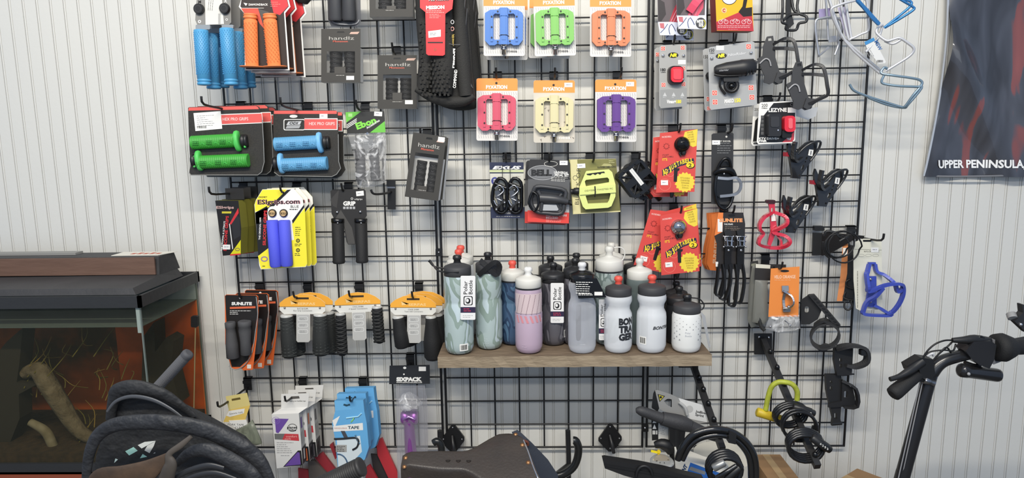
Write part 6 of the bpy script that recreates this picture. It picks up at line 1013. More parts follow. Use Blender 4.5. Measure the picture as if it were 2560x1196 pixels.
arm('slanting black display arm with ball stops between shelf and floor pump', [(1724, 888, .04), (1806, 1125, .36)], (1719, 894), [.32, .45, .60, .76, .92])
p = Pack('u_lock', 'scuffed yellow green u lock hanging on the slanting arm', 'lock', 1945, 1000, .235, -10); b = p.m('shackle'); lm2 = mt('b3ba3c', .5, vary=.4, vs_=60, h2='969c34'); b.tube([(1914, 1026, 0), (1920, 995, 0), (1928, 968, 2), (1942, 956, 4), (1960, 954, 6), (1980, 960, 6), (1992, 978, 4), (1992, 1000, 2)], 6.5, lm2, k=4, n=12); c_ = p.m('crossbar'); c_.lathe((1891, 1030, 0), (1956, 1052, -4), [(0, 8), (.04, 12), (.3, 11.5), (.97, 11), (1, 8)], mt('d2b92c', .45, vary=.4, vs_=50, h2='b89a20'), 18); p.done()
def coil(cx, cy_, rx, ry, n, r, d, label, rot=0, dx=2, dy=2.5, dial=None, step=6):
    p = Pack('cable_lock', label, 'lock', cx, cy_, d, group='black coiled cable locks'); b = p.m('coiled_cable'); pts = []
    for i in range(n*20+1): a = 2*math.pi*i/20; t = i/20; x, y = rx*math.cos(a), ry*math.sin(a); c, s_ = math.cos(math.radians(rot)), math.sin(math.radians(rot)); pts.append((cx+x*c-y*s_+dx*t, cy_+x*s_+y*c+dy*t, t*step))
    b.tube(pts, r, mt('1b1b1c', .22), n=8)
    if dial:
        x0, y0, x1, y1 = dial; h = p.m('dial_lock'); h.lathe((x0, y0, n*step+4), (x1, y1, n*step+4), [(0, r*1.2), (.05, r*1.9), (.3, r*1.9), (.33, r*2.1), (.8, r*2.1), (.83, r*1.8), (.97, r*1.6), (1, r)], K2, 14)
        for k in range(4): t = .38+k*.12; h.text('4252'[k], x0+(x1-x0)*t-2, y0+(y1-y0)*t+2, 5, W, n*step+4+r*2.2, wid=4)
    p.done()
coil(1972, 1030, 40, 26, 3, 5, .25, 'black coiled cable lock with number dials, uppermost of the three', -12, 1, 3, (1975, 1010, 2030, 1028), 5)
coil(1993, 1058, 42, 38, 2, 4, .285, 'thin black cable lock with wide open loops, the middle of the three', 10, 2, 4)
coil(2010, 1104, 44, 34, 4, 5.5, .33, 'thick black coiled cable lock with number dials, lowest of the three', 5, 0, 3.5, (2020, 1085, 2068, 1118), 4)
# ================================================================ poster in its film sleeve
PD = -.006; pf = F(2440, 220, PD)
def ph(x, y): u, v = (x-2318)/300, y/440; return 6+26*math.exp(-((u*.9-v*.62+.02)**2)/.012)*max(0, 1-abs(v-.45))+10*math.sin(u*6+v*3)+22*math.exp(-u*u/.006)*0+8*math.sin(v*7-u*4)
def plx(v): return 2366-4*(v/.17)*.5-48*max(0, (v-.1))**1.7/.9**1.7 if v > .1 else 2366-12*v
pm2 = bpy.data.materials.new('poster_print'); pm2.use_nodes = True; nt = pm2.node_tree; bb = nt.nodes['Principled BSDF']; bb.inputs['Roughness'].default_value = .32; bb.inputs['Coat Weight'].default_value = 1; bb.inputs['Coat Roughness'].default_value = .06
tcn = nt.nodes.new('ShaderNodeTexCoord'); mp = nt.nodes.new('ShaderNodeMapping'); mp.inputs['Scale'].default_value = (9, 1, 2.6); mp.inputs['Rotation'].default_value = (0, .12, 0); n1 = nt.nodes.new('ShaderNodeTexNoise'); n1.inputs['Scale'].default_value = 1.6; n1.inputs['Detail'].default_value = 2.5; n1.inputs['Distortion'].default_value = .6
rp = nt.nodes.new('ShaderNodeValToRGB'); e = rp.color_ramp.elements; e[0].position = .0; e[0].color = lin('3a3d45'); e[1].position = .60; e[1].color = lin('474951'); x = e.new(.63); x.color = lin('7a4542'); x = e.new(.85); x.color = lin('8a4c48'); x = e.new(.40); x.color = lin('2c2b2e')
nt.links.new(tcn.outputs['Object'], mp.inputs[0]); nt.links.new(mp.outputs[0], n1.inputs[0]); nt.links.new(n1.outputs[0], rp.inputs[0]); nt.links.new(rp.outputs[0], bb.inputs['Base Color'])
p = Pack('poster', 'dark grey poster with red streaks in a glossy rippled film sleeve', 'poster', 2440, 220, PD); b = p.m('print_sheet'); NX, NY = 30, 40; v = []; v2 = []
for j in range(NY+1):
    t = j/NY; y = -60+502*t; x0 = plx(max(0, y/440)) if y > 0 else 2366; 
    for i in range(NX+1):
        u = i/NX; x = x0+(2760-x0)*u; edge = 20*math.exp(-((x-x0)/10)**2); v.append(pf.P(x, y, ph(x, y)+4-edge*.4)); v2.append(pf.P(x, y, 2))
fs = [[j*(NX+1)+i, j*(NX+1)+i+1, (j+1)*(NX+1)+i+1, (j+1)*(NX+1)+i] for j in range(NY) for i in range(NX)]; b.add(v, fs, pm2, True)
tx = p.m('title_lettering'); tx.text('UPPER PENINSULA, MI', 2341, 420, 19, mt('f2f2f0', .5), 1, ang=.4, wid=240, off=.035, wf=lambda x, y: ph(x, y)+6.5)
s_ = p.m('sleeve_edge'); s_.tube([(plx(y/440) if y > 0 else 2366, y, 8) for y in range(-60, 441, 20)], 3, mt('b8bcc2', .12, .3), n=6); s_.tube([(2318, 440, 8), (2400, 441, 12), (2560, 438, 12), (2760, 436, 10)], 2.5, mt('8a8a8c', .12, .3), n=6, k=3); p.done()
# ================================================================ scooter
D = .46; f = F(2340, 920, D); p = Pack('electric_scooter', 'black kick scooter with folded cables, brake levers and a round silver lamp tube', 'scooter', 2340, 920, D); kp = mt('1d1d1f', .3, coat=.3)
b = p.m('stem'); b.tube([(2255, 1196, 0), (2318, 965, 0), (2332, 928, 0), (2355, 905, 0), (2390, 893, 0), (2440, 884, -4), (2475, 880, -10)], [18, 17, 17, 16, 15, 14, 13], kp, k=5, n=16)
g = MB(); A = at(2256, 1190, D); u = (at(2256, 1190, D)-at(2318, 965, D)).normalized(); kz = (A.z-.09)/-u.z; Bt = A+u*kz; g.tube([tuple(A-u*.01), tuple(Bt)], .0165, kp, n=16); p.done(); g.obj('lower_stem', p.root)
def part(name, fn): m_ = MB(f); fn(m_); return m_.obj(name, p.root)
g = MB(); g.lathe((Bt.x, Bt.y-.022, .1), (Bt.x, Bt.y+.022, .1), [(0, .06), (.1, .095), (.9, .095), (1, .06)], KR, 24); g.obj('front_wheel', p.root)
g = MB(); g.bx(Bt.x+.06, Bt.y-.07, .07, Bt.x+.62, Bt.y+.07, .11, kp); g.tube([(Bt.x, Bt.y, .14), (Bt.x+.1, Bt.y, .1)], .02, kp); g.obj('deck', p.root)
g = MB(); g.lathe((Bt.x+.7, Bt.y-.022, .1), (Bt.x+.7, Bt.y+.022, .1), [(0, .06), (.1, .095), (.9, .095), (1, .06)], KR, 24); g.obj('rear_wheel', p.root)
part('left_grip', lambda m: m.lathe((2213, 976, 30), (2296, 930, 4), [(0, 12), (.04, 18), (.15, 19), (.6, 17), (.97, 16), (1, 12)], KR, 18)); part('handlebar', lambda m: m.tube([(2290, 934, 6), (2330, 915, 0), (2400, 890, -10), (2560, 862, -20), (2640, 850, -26)], 11, kp, n=12))
part('brake_lever', lambda m: (m.tube([(2206, 936, 34), (2230, 931, 30), (2256, 921, 24), (2275, 912, 18), (2296, 900, 12)], [6, 7, 10, 11, 13], K2, k=3, n=10), m.prism([(2256, 908), (2290, 888), (2320, 892), (2326, 930), (2310, 948), (2290, 936), (2286, 918), (2262, 924)], -6, 20, K)))
part('clamp', lambda m: (m.lathe((2300, 944, 14), (2326, 954, 14), [(0, 8), (.1, 10), (.5, 10), (.55, 8), (1, 8)], STEEL, 12), m.lathe((2306, 926, 0), (2300, 950, 0), [(0, 20), (1, 19)], KG, 16), m.ball(2302, 944, 22, 4, SIL)))
part('right_lever', lambda m: (m.tube([(2374, 848, 10), (2400, 847, 12), (2430, 846, 10), (2470, 852, 4)], [6, 9, 12, 10], K2, k=3, n=10), m.prism([(2408, 860), (2420, 848), (2462, 846), (2475, 856), (2470, 892), (2458, 915), (2432, 905), (2412, 888), (2400, 872)], -16, 22, mt('222224', .4)), m.tube([(2432, 846, 12), (2440, 838, 14), (2450, 842, 12), (2446, 850, 10)], 3.5, KG, k=3), m.tube([(2448, 848, 14), (2472, 849, 10)], 2, STEEL)))
part('right_grip', lambda m: (m.lathe((2482, 868, 6), (2640, 864, 0), [(0, 22), (.02, 34), (.14, 36), (.28, 26), (.34, 20), (1, 19)], KR, 22))); part('grip_shield', lambda m: m.prism([(2472, 850), (2484, 848), (2482, 872), (2510, 898), (2480, 910), (2470, 905)], -4, 6, mt('77777a', .4)))
part('lamp_tube', lambda m: (m.lathe((2393, 923, 6), (2500, 940, 0), [(0, 10), (.03, 16), (.07, 18), (.20, 18), (.21, 17), (.9, 17), (.96, 16), (1, 10)], mt('3a3a3c', .22, .6), 22), m.ball(2404, 926, 26, 4, mt('9a9a9c', .4)), m.tube([(2412, 908, 0), (2440, 916, 0), (2456, 905, 0)], 6, K2, k=3)))
for i, s_ in enumerate(([(2374, 848, 10), (2350, 847, 16), (2325, 856, 18), (2306, 876, 16), (2297, 900, 14), (2300, 940, 10)], [(2376, 852, 8), (2360, 862, 14), (2335, 884, 14), (2318, 910, 12), (2306, 945, 10)], [(2384, 858, 8), (2372, 872, 16), (2350, 870, 18), (2318, 874, 16), (2304, 884, 14)], [(2372, 880, 8), (2356, 864, 16), (2340, 874, 18), (2322, 900, 14)], [(2296, 950, 8), (2270, 1060, 10), (2238, 1196, 12)], [(2302, 950, 8), (2277, 1060, 10), (2246, 1196, 12)])): part('cable', lambda m, s_=s_: m.tube(s_, 2.2 if i < 4 else 1.6, K if i < 4 else mt('8a8a8c', .3), k=5, n=6))
part('cable_loop', lambda m: m.tube([(2310, 886, 14), (2320, 878, 18), (2324, 886, 14)], 3, mt('c8c8ca', .3), k=3))
p = Pack('bicycle_lever', 'black lever clamp with a grey disc, cut off by the right edge', 'lever', 2550, 795, .62); b = p.m('lever'); b.prism([(2549, 760), (2554, 760), (2572, 790), (2600, 830), (2600, 850), (2560, 830), (2530, 802), (2534, 798), (2542, 790), (2551, 780)], -8, 8, mt('242426', .4)); g = p.m('grey_disc'); g.lathe((2533, 784, -8), (2530, 796, 2), [(0, 4), (.2, 11), (1, 11)], mt('8a8a8a', .4), 16); p.m('screw').ball(2544, 809, 9, 4.5, SIL); p.done()
g = MB(F(2620, 850, .62)); g.tube([(2580, 835, 0), (2640, 860, 0), (2700, 1500, 0)], 12, K2, k=3); g.obj('bar', p.root)
# ================================================================ saddle
D = .5; f = F(1170, 1140, D); s = f.s; N0 = at(1004, 1150, D); L = (at(1328, 1150, D)-N0).length; lea = mt('3b322b', .5, bump=.4, bs=160, vary=.7, vs_=18, h2='2a2522', coat=.12)
r = thing('leather_saddle', 'worn dark brown leather bicycle saddle with copper rivets', 'saddle', N0+Vector((L/2, 0, -.05))); b = MB(); NU, NV = 30, 22; v = []
def sad(u, q):
    # u along the length 0..1, q across -1 (near) .. 1 (far); the saddle leans towards the camera
    e_ = max(0, min(1, (u-.46)/.32)); e_ = e_*e_*(3-2*e_); w_ = .016+.008*min(1, u/.3)+.050*e_*(1-.30*max(0, (u-.84)/.16)**2)
    a = min(1, abs(q)*1.3); y = N0.y+w_*math.sin(a*math.pi/2)*(1 if q > 0 else -1); drop = .030+.012*e_
    z = N0.z+.006-.006*math.sin(math.pi*u)-(.010*(1-u/.05) if u < .05 else 0)+.50*(y-N0.y)-drop*max(0, abs(q)-.55)**1.5/.45**1.5-w_*.12*abs(q)**2
    return Vector((N0.x+L*(u-.13*q*max(0, u-.70)/.30), y, z))
for i in range(NU+1):
    for j in range(NV+1): v.append(sad(i/NU, j/NV*2-1))
b.add(v, [[i*(NV+1)+j, (i+1)*(NV+1)+j, (i+1)*(NV+1)+j+1, i*(NV+1)+j+1] for i in range(NU) for j in range(NV)], lea, True); b.add([sad(0, j/NV*2-1) for j in range(NV+1)]+[sad(0, 0)-Vector((0, 0, .03))], [[j, j+1, NV+1] for j in range(NV)], lea)
o = b.obj('leather_cover', r)
cu = mt('b5835a', .35, .8)
for u, q in ((.03, -.62), (.03, .1), (.93, -.75), (.95, -.45), (.965, -.1), (.96, .25), (.94, .6)): c = sad(u, q); g = MB(); g.lathe((c.x, c.y, c.z-.001), (c.x-.0005, c.y-.0015, c.z+.0025), [(0, .0055), (.6, .005), (1, .002)], cu, 14); g.obj('rivet', o)
for u in (.36, .44, .52): c = sad(u, -.05); g = MB(); g.lathe((c.x, c.y, c.z), (c.x, c.y, c.z+.0006), [(0, .006), (1, .0055)], mt('1d1714', .6), 12); g.ball(c.x, c.y, c.z, .0018, STEEL) if False else None; g.obj('vent_hole', o)
g = MB(); g.tube([tuple(sad(.985, q)+Vector((.002, 0, -.001))) for q in (-.8, -.5, -.2, .1, .4)], .0022, SIL, k=3); g.obj('rear_trim', r)
g = MB(); c = sad(.5, 0)
for dy in (-.022, .022): g.tube([(c.x-L*.38, c.y+dy*.3, c.z-.035), (c.x-L*.1, c.y+dy, c.z-.055), (c.x+L*.25, c.y+dy, c.z-.055), (c.x+L*.42, c.y+dy*1.5, c.z-.03)], .0035, STEEL, k=3)
g.obj('rails', r); g = MB(); g.tube([(c.x+.02, c.y, c.z-.06), (c.x-.03, c.y, c.z-.28), (c.x-.06, c.y, 0.0)], .0145, K2, n=16); g.obj('seat_post', r)
p = Pack('fender', 'blue grey pannier flap sloping down behind the saddle', 'bag', 1345, 1150, .36, 25); b = p.m('panel'); b.prism([(1303, 1104), (1318, 1098), (1330, 1108), (1370, 1150), (1395, 1188), (1397, 1300), (1330, 1300), (1325, 1150)], -60, 0, mt('3b404a', .6, bump=.2)); g = p.m('leather_tab'); g.tube([(1304, 1100, 4), (1316, 1104, 6), (1318, 1112, 4)], 3.5, mt('6a3a2c', .5), k=3); p.done(); p.root.name = 'pannier_bag'
for (x0, lb, pts, rr_) in ((1433, 'black rubber coated bike hook curling up right of the saddle', [(1385, 1192, 0), (1410, 1186, 0), (1432, 1170, 0), (1443, 1148, 0), (1446, 1122, 0), (1440, 1104, 0), (1433, 1102, 0)], 10), (1090, 'black rubber coated bike hook tip behind the saddle nose', [(1060, 1200, 0), (1098, 1150, 0), (1104, 1120, 0), (1094, 1104, 0), (1084, 1108, 0)], 9)):
    q = Pack('bike_hook', lb, 'hook', x0, 1140, .2, group='rubber coated bike hooks'); q.m('padded_bend').tube(pts, rr_, mt('1f2020', .25), k=4, n=12); g = q.m('upright'); X = pts[0][0]+(38 if x0 > 1200 else -2); g.tube([(x0-6, 1130, -140), (x0-4, 1200, -140), (x0-4, 1620, -140)], 7, K2, n=10); g.tube([(pts[0][0], pts[0][1], 0), (x0-4, pts[0][1]+30, -140)], 7, K2); q.done()
# ================================================================ floor pumps, cables and boxes at the lower right
p = Pack('floor_pump', 'black floor pump with wide handle, clear gauge and printed card', 'floor pump', 1690, 1080, .30); b = p.m('handle'); hm_ = mt('333335', .6, bump=.3)
b.tube([(1590, 1027, 0), (1602, 1028, 0), (1630, 1038, 0), (1655, 1047, 0)], [6, 12, 13, 14], hm_, k=3, n=14); b.tube([(1655, 1047, 0), (1700, 1058, 0), (1725, 1066, 0)], [17, 20, 16], hm_, k=3, n=14); b.tube([(1725, 1066, 0), (1760, 1082, 0), (1800, 1096, 0)], [15, 14, 12], hm_, k=3, n=14)
g = p.m('barrel'); g.tube([(1692, 1060, 0), (1690, 1130, 0), (1688, 1200, 0)], [13, 14, 20], K, n=14); g.prism([(1672, 1052), (1712, 1066), (1704, 1135), (1672, 1120)], -6, 12, K)
cd_ = p.m('printed_card'); cd_.prism([(1641, 986), (1648, 984), (1682, 995), (1701, 1004), (1760, 1021), (1774, 1066), (1750, 1070), (1660, 1036), (1652, 1030)], -24, -23, mt('8f8e8b', .5), holes=[[(1664, 1012), (1675, 1005), (1684, 1008), (1684, 1028), (1672, 1022)][::-1]]); cd_.flat([(1701, 1004), (1760, 1021), (1774, 1066), (1725, 1056), (1712, 1030)], -22.6, mt('d3d2ce', .5)); cd_.prism([(1638, 996), (1642, 986), (1652, 1030), (1648, 1038), (1634, 1030)], -30, -22, K)
cd_.flat([(1648, 994), (1667, 999), (1653, 1014)], -22.5, K); cd_.flat([(1651, 996), (1664, 1000), (1654, 1011)], -22.3, mt('b8ac3a')); cd_.flat(el(1656, 1002, 3), -22, K); cd_.text('JoeBlow', 1744, 1040, 6, K2, -22, ang=-12, wid=27, off=.02); cd_.text('Sprint', 1743, 1048, 6, K2, -22, ang=-12, wid=22, off=.02); cd_.flat(el(1729, 1032, 9, 9), -22.2, mt('b5b4b0')); cd_.tube([(1702, 1014, -20), (1716, 1026, -18), (1722, 1045, -18)], 4, mt('a9a9a6', .3), k=3)
cd_.prism([(1632, 1046), (1650, 1050), (1650, 1110), (1634, 1112)], -24, -23, mt('1e1e1f')); cd_.prism([(1650, 1050), (1674, 1062), (1678, 1120), (1650, 1110)], -24, -23, mt('d0cfca', .5)); cd_.lines(1652, 1072, 20, 6, 4, mt('8a8a8a'), -22, 1, ang=-10)
for y, s_ in ((1062, 5), (1076, 6)): cd_.flat([(1636-1, y+s_), (1640, y-s_), (1645, y+s_)], -22, W)
for x in (1637, 1641, 1646): cd_.flat(rq(x-1.5, 1086, x+1, 1096), -22, W)
g = p.m('gauge'); gb = at(1655, 1157, .33); ms = sc_at(1655, 1157, .33); g2 = MB(); g2.lathe((gb.x, gb.y, gb.z-.20), (gb.x, gb.y-.004, gb.z), [(0, .034), (.5, .030), (.9, .029), (.93, .031), (1, .031)], mt('2b2b2c', .5), 26); g3 = MB(); g3.lathe((gb.x, gb.y, gb.z), (gb.x, gb.y-.001, gb.z+.006), [(0, .031), (.5, .031), (.9, .028), (1, .021)], mt('c9cac8', .15, .5), 26); g3.lathe((gb.x, gb.y, gb.z+.006), (gb.x, gb.y-.0002, gb.z+.0066), [(0, .021), (1, .02)], mt('8f8779', .2), 22)
for a in range(8): g3.tube([(gb.x+.014*math.cos(a*.7), gb.y+.014*math.sin(a*.7), gb.z+.0072), (gb.x+.018*math.cos(a*.7), gb.y+.018*math.sin(a*.7), gb.z+.0072)], .0008, K, n=4)
g4 = p.m('hose_head'); g4.tube([(1636, 1112, 4), (1652, 1108, 6), (1668, 1114, 6), (1676, 1130, 4)], [8, 13, 15, 10], K, k=3, n=12); g4.tube([(1670, 1120, 0), (1680, 1140, 0), (1684, 1200, 0)], 6, K, k=3)
t_ = p.m('yellow_tag'); t_.prism([(1626, 1121), (1640, 1124), (1642, 1130), (1625, 1126)], 10, 12, YEL); t_.prism(el(1645, 1125, 4.5), 10, 13, mt('e8c820', .4)); t_.prism(rq(1642, 1126, 1648, 1140), 9, 11, mt('e8c820', .4)); p.done(); g2.obj('gauge_body', p.root); g3.obj('gauge_dial', p.root)
g = MB(); q = at(1690, 1150, .3); g.tube([(q.x, q.y, q.z), (q.x, q.y, .02)], .018, K2, n=14); g.bx(q.x-.12, q.y-.05, 0, q.x+.12, q.y+.05, .02, K2); g.obj('pump_base', p.root)
p = Pack('floor_pump', 'second black floor pump, its angular handle in front along the bottom edge', 'floor pump', 1620, 1180, .42); b = p.m('handle'); b.prism([(1507, 1152), (1514, 1151), (1600, 1164), (1660, 1176), (1760, 1200), (1760, 1222), (1640, 1212), (1560, 1190), (1512, 1172)], -26, 0, K2); b.prism([(1509, 1160), (1600, 1176), (1700, 1196), (1700, 1200), (1600, 1182), (1511, 1166)], 0, 2, K); g = p.m('hose'); g.tube([(*e_, 4) for e_ in el(1610, 1190, 20, 26, 14, 180, 350)], 4, K, n=8); p.done(); g = MB(); q = at(1640, 1205, .42); g.tube([(q.x, q.y+.01, q.z), (q.x, q.y+.01, .02)], .017, K2, n=14); g.bx(q.x-.12, q.y-.05, 0, q.x+.12, q.y+.06, .02, K2); g.obj('barrel', p.root)
p = Pack('cable_lock', 'thick glossy black cable lock in big loops in front of the slanting arm', 'lock', 1795, 1110, .40); b = p.m('cable'); kg = mt('19191a', .15, coat=.4)
b.tube([(1694, 1150, 0), (1704, 1120, 4), (1728, 1088, 6), (1762, 1073, 8), (1800, 1071, 8), (1836, 1082, 6), (1866, 1106, 4), (1884, 1138, 2), (1890, 1175, 0), (1888, 1230, 0)], 8.5, kg, k=4, n=12); b.tube([(1706, 1152, -4), (1722, 1118, 0), (1748, 1096, 2), (1790, 1086, 4), (1826, 1092, 4), (1854, 1114, 2), (1874, 1148, 0), (1878, 1200, 0)], 8, kg, k=4, n=12)
g = p.m('cable_clip'); g.prism([(1818, 1070), (1836, 1078), (1834, 1104), (1816, 1100)], -8, 18, K2); p.done()
coil(1806, 1160, 40, 36, 4, 6.5, .43, 'small black coiled cable lock at the bottom edge with a silver lock barrel', -20, 1, 3.5, None, 5)
p = Pack('lock_barrel', 'silver and black lock barrel resting in the small coil at the bottom edge', 'lock', 1800, 1165, .475, group=None); b = p.m('barrel'); b.lathe((1782, 1172, 0), (1812, 1156, 0), [(0, 8), (.1, 10), (.9, 10), (1, 8)], mt('8f8f8d', .3, .6), 14); b.tube([(1790, 1196, 0), (1812, 1180, 4), (1840, 1164, 2)], 6, kg, k=3); b.tube([(1815, 1200, 0), (1832, 1182, 2), (1848, 1170, 0)], 9, K2, k=2); p.done()
p = Pack('paper_bag', 'white paper carton with blue banner and slanted blue lettering', 'carton', 1740, 1165, .34, -6); b = p.m('sheet'); b.prism([(1688, 1128), (1692, 1127), (1694, 1140), (1726, 1156), (1766, 1172), (1830, 1190), (1830, 1420), (1688, 1420)], -70, 0, mt('dedcd4', .5)); b.flat([(1726, 1157), (1766, 1172), (1826, 1192), (1826, 1260), (1690, 1260), (1712, 1198)], .4, mt('2a66b8', .5)); b.flat([(1727, 1167), (1764, 1180), (1762, 1188), (1722, 1175)], .6, mt('7d8288')); b.flat([(1740, 1196), (1752, 1190), (1760, 1200), (1748, 1204)], .8, W); b.text('GIANT', 1703, 1196, 9, mt('22406a'), .8, ang=62, wid=36, sh=.25, off=.05); p.done(); p.root.name = 'printed_carton'
p = Pack('paper_roll', 'cream white rolled paper standing behind the looped cables', 'paper roll', 1800, 1160, .25); b = p.m('roll'); rm_ = mt('d9d5c8', .6); q = at(1800, 1127, .12); g = MB(); g.lathe((q.x, q.y, 0), (q.x+.01, q.y, q.z-.012), [(0, .085), (1, .085)], rm_, 26); p.parts = []; g.obj('roll', p.root)
for px, py, d, wd_, dp, ang, lb in ((1950, 1137, .03, .088, .30, 0, 'brown cardboard box at the bottom behind the looped cable'), (2143, 1172, .10, .16, .16, 38, 'brown cardboard box corner at the bottom left of the scooter')):
    c = at(px, py, d); cb = mt('a5825c', .8, vary=.6, vs_=14, h2='94724e'); ca, sa = math.cos(math.radians(ang)), math.sin(math.radians(ang)); g = MB()
    R2 = lambda x, y, z: Vector((c.x+x*ca-y*sa, c.y+x*sa+y*ca, z))
    if ang: wx, wy = (-wd_*.5, wd_*.5), (-dp*1.0, 0); sh_ = lambda x, y: (x, y)
    X0_, X1_, Y0_, Y1_ = (-wd_, 0, -dp, 0) if not ang else (-wd_, 0, -dp, 0)
    g.add([R2(x, y, z) for z in (0, c.z) for y in (Y0_, Y1_) for x in (X0_, X1_)], [[0, 2, 3, 1], [4, 5, 7, 6], [0, 1, 5, 4], [2, 6, 7, 3], [0, 4, 6, 2], [1, 3, 7, 5]], cb)
    g.add([R2(x, y, c.z+.0006) for x, y in ((X0_*.62, Y0_), (X0_*.38, Y0_), (X0_*.38, Y1_), (X0_*.62, Y1_))], [[0, 1, 2, 3]], mt('b99a6e', .4)); tag(g.obj('cardboard_box', origin=R2((X0_+X1_)/2, (Y0_+Y1_)/2, 0)), lb, 'box')
# ================================================================ inner tubes and handlebar in front of the tank
p = Pack('bicycle_handlebar', 'old grey ribbed handlebar grip on a silver bar in front of the fish tank', 'handlebar', 430, 930, .50); b = p.m('grip'); grip(b, (395, 968, 0), (468, 888, 0), 13.5, mt('55565a', .75, bump=.25, bs=700), rings=34); b.lathe((464, 892, 0), (473, 882, 0), [(0, 14), (.5, 14.5), (.9, 13), (1, 9)], mt('4a4b4f', .7), 16); g = p.m('bar'); g.lathe((372, 992, 0), (400, 962, 0), [(0, 11), (1, 11)], mt('b5b7ba', .3, .8), 14); p.done()
g = MB(); a, c = at(374, 990, .50), at(300, 1100, .49); g.tube([tuple(a), tuple(c), (c.x-.05, c.y, c.z-.2), (c.x-.05, c.y, .0)], .012, K2, k=3, n=10); g.obj('stem', p.root)
tb = mt('313236', .58, bump=1, bs=28, bd=.012, vary=.5, vs_=20, h2='27292c'); tb2 = mt('28292b', .65, bump=1, bs=24, bd=.012)
def itube(label, pts, R, m_, d, cat='inner tube', k=5, fl=None, grp='black rubber inner tubes draped on the handlebar'):
    p = Pack('inner_tube', label, cat, pts[0][0], pts[0][1], d, group=grp); b = p.m('tube'); b.tube([(*q, 0) if len(q) == 2 else q for q in pts], R, m_, k=k, n=16, flat=.55); p.done()
itube('uppermost black inner tube arch, crossing in front of the grip', [(262, 1060, -20), (276, 1010, -10), (298, 980, 0), (345, 968, 6), (400, 984, 0), (440, 1014, -10), (475, 1052, -20)], [12, 14, 22, 22, 18, 12, 8], tb2, .60)
itube('shiny thin fold of inner tube under the uppermost arch', [(268, 1030), (290, 1004), (330, 992), (380, 1000), (425, 1022), (462, 1050)], [3, 4, 5, 5, 4, 3], mt('4a4c50', .3), .625)
itube('largest inner tube, sweeping in a wide arch from lower left to lower right', [(214, 1215, 0), (226, 1140, 6), (252, 1085, 12), (300, 1055, 16), (370, 1046, 20), (450, 1050, 20), (530, 1070, 16), (600, 1108, 10), (645, 1150, 4), (672, 1215, 0)], [10, 13, 15, 18, 20, 21, 22, 23, 22, 20], tb, .64)
itube('inner tube curling inside the largest arch at the right', [(440, 1162, 0), (480, 1128, 6), (530, 1122, 10), (585, 1150, 8), (630, 1185, 4), (655, 1230, 0)], [8, 14, 20, 22, 20, 18], tb, .67)
itube('thin inner tube strand at the lower middle of the pile', [(430, 1200), (470, 1178), (520, 1165), (560, 1172)], [6, 7, 8, 6], mt('2f3033', .35), .69); itube('second thin inner tube strand at the bottom of the pile', [(440, 1212), (490, 1190), (540, 1184), (590, 1200)], [6, 7, 7, 6], mt('2f3033', .35), .69)
itube('twisted grey brown inner tube hanging down through the arch', [(478, 1092, 0), (455, 1112, 4), (428, 1132, 8), (432, 1156, 8), (424, 1180, 6), (410, 1220, 0)], [5, 8, 8, 15, 18, 20], mt('595149', .5, bump=.3, bs=50, vary=.6, vs_=20, h2='3c3834'), .70)
p = Pack('seat_cover', 'dark fabric seat cover with pale teal and white squares among the inner tubes', 'seat cover', 400, 1130, .575); b = p.m('cover'); b.prism([(232, 1230), (240, 1140), (262, 1070), (275, 1030), (310, 995), (380, 990), (440, 1020), (520, 1060), (600, 1105), (650, 1160), (668, 1230)], -30, 0, mt('242527', .75, bump=1, bs=22, bd=.015))
C_ = lambda l: [(200+x/4.334, 920+y/4.334) for x, y in l]; g = p.m('woven_squares')
for l, c_ in (([(492, 905), (580, 860), (625, 900), (535, 950)], 'a3d3c8'), ([(628, 838), (700, 805), (820, 792), (670, 875)], 'd8dcd8'), ([(700, 895), (730, 845), (820, 795), (800, 850), (755, 925)], 'd0d2ce'), ([(652, 980), (680, 935), (728, 965)], 'a3d3c8'), ([(372, 1032), (385, 985), (412, 995)], 'c8dcd6'), ([(795, 930), (812, 918), (818, 925)], 'd8dcd8')): g.prism(C_(l), 0, .8, mt(c_, .6))
p.done()
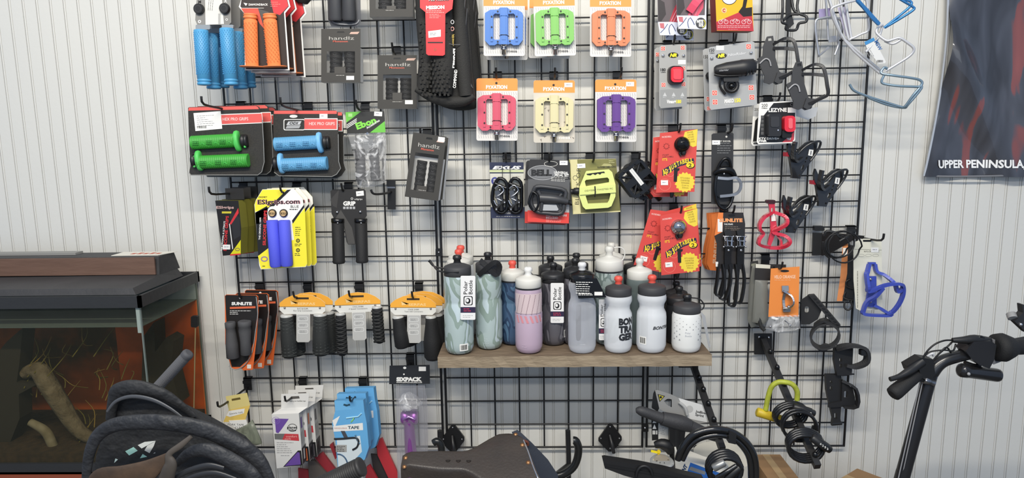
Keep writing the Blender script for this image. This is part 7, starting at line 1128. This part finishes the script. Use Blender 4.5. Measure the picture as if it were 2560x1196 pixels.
p = Pack('leather_strip', 'worn brown leather strip along the bottom of the inner tube pile', 'leather strip', 320, 1180, .70); b = p.m('strip'); b.tube([(222, 1222, 0), (262, 1200, 6), (320, 1192, 10), (375, 1172, 10), (425, 1134, 6)], [14, 34, 36, 28, 6], mt('5b4634', .6, bump=.4, bs=60, vary=.7, vs_=25, h2='2f2822'), k=5, n=16, flat=.18); p.done()
# --- red strips and the ribbed grip at the bottom
p = Pack('red_frame', 'red and black curved plastic strips crossing behind the tape packs', 'frame', 900, 1150, .012); rr_m = mt('c4353d', .4); dk = mt('3a3432', .6)
b = p.m('red_strip'); b.prism([(940, 1104), (955, 1097), (962, 1114), (994, 1184), (994, 1300), (976, 1300), (971, 1196), (944, 1139)], -10, 0, rr_m); b = p.m('red_strip'); b.prism([(786, 1144), (806, 1133), (840, 1177), (870, 1300), (836, 1300), (820, 1186)], -10, 0, mt('9c2f38', .45)); b = p.m('red_strip'); b.prism([(918, 1165), (926, 1160), (948, 1200), (985, 1300), (930, 1300), (915, 1200)], 0, 8, rr_m); b = p.m('red_strip'); b.prism([(824, 1114), (832, 1108), (842, 1145), (838, 1150)], -10, 0, mt('9c2f38', .45)); b = p.m('red_strip'); b.prism([(745, 1172), (770, 1176), (775, 1196), (780, 1300), (750, 1300)], -6, 0, mt('a8313a', .45))
b = p.m('dark_strip'); b.prism([(772, 1150), (788, 1148), (822, 1184), (840, 1300), (800, 1300), (775, 1190)], 2, 10, mt('5d5650', .5)); b = p.m('dark_strip'); b.prism([(925, 1140), (942, 1142), (970, 1196), (975, 1300), (950, 1300), (930, 1170)], -16, -10, dk); p.done()
p = Pack('bicycle_grip', 'black ribbed rubber handlebar grip at the bottom below the blue tape packs', 'grip', 860, 1185, .30); b = p.m('grip'); b.lathe((790, 1222, 0), (906, 1166, 0), [z for i in range(22) for z in ((i/24+.01, 24), (i/24+.022, 24), (i/24+.026, 20.5), (i/24+.038, 20.5))]+[(.94, 24), (.96, 25), (.99, 24), (1, 18)], mt('3b3a39', .5), 22); g = p.m('bar'); g.tube([(795, 1220, 0), (700, 1270, 0), (690, 1700, 0)], 10, K2, k=2); p.done()
for o in bpy.data.objects:
    if '_o' in o: del o['_o']
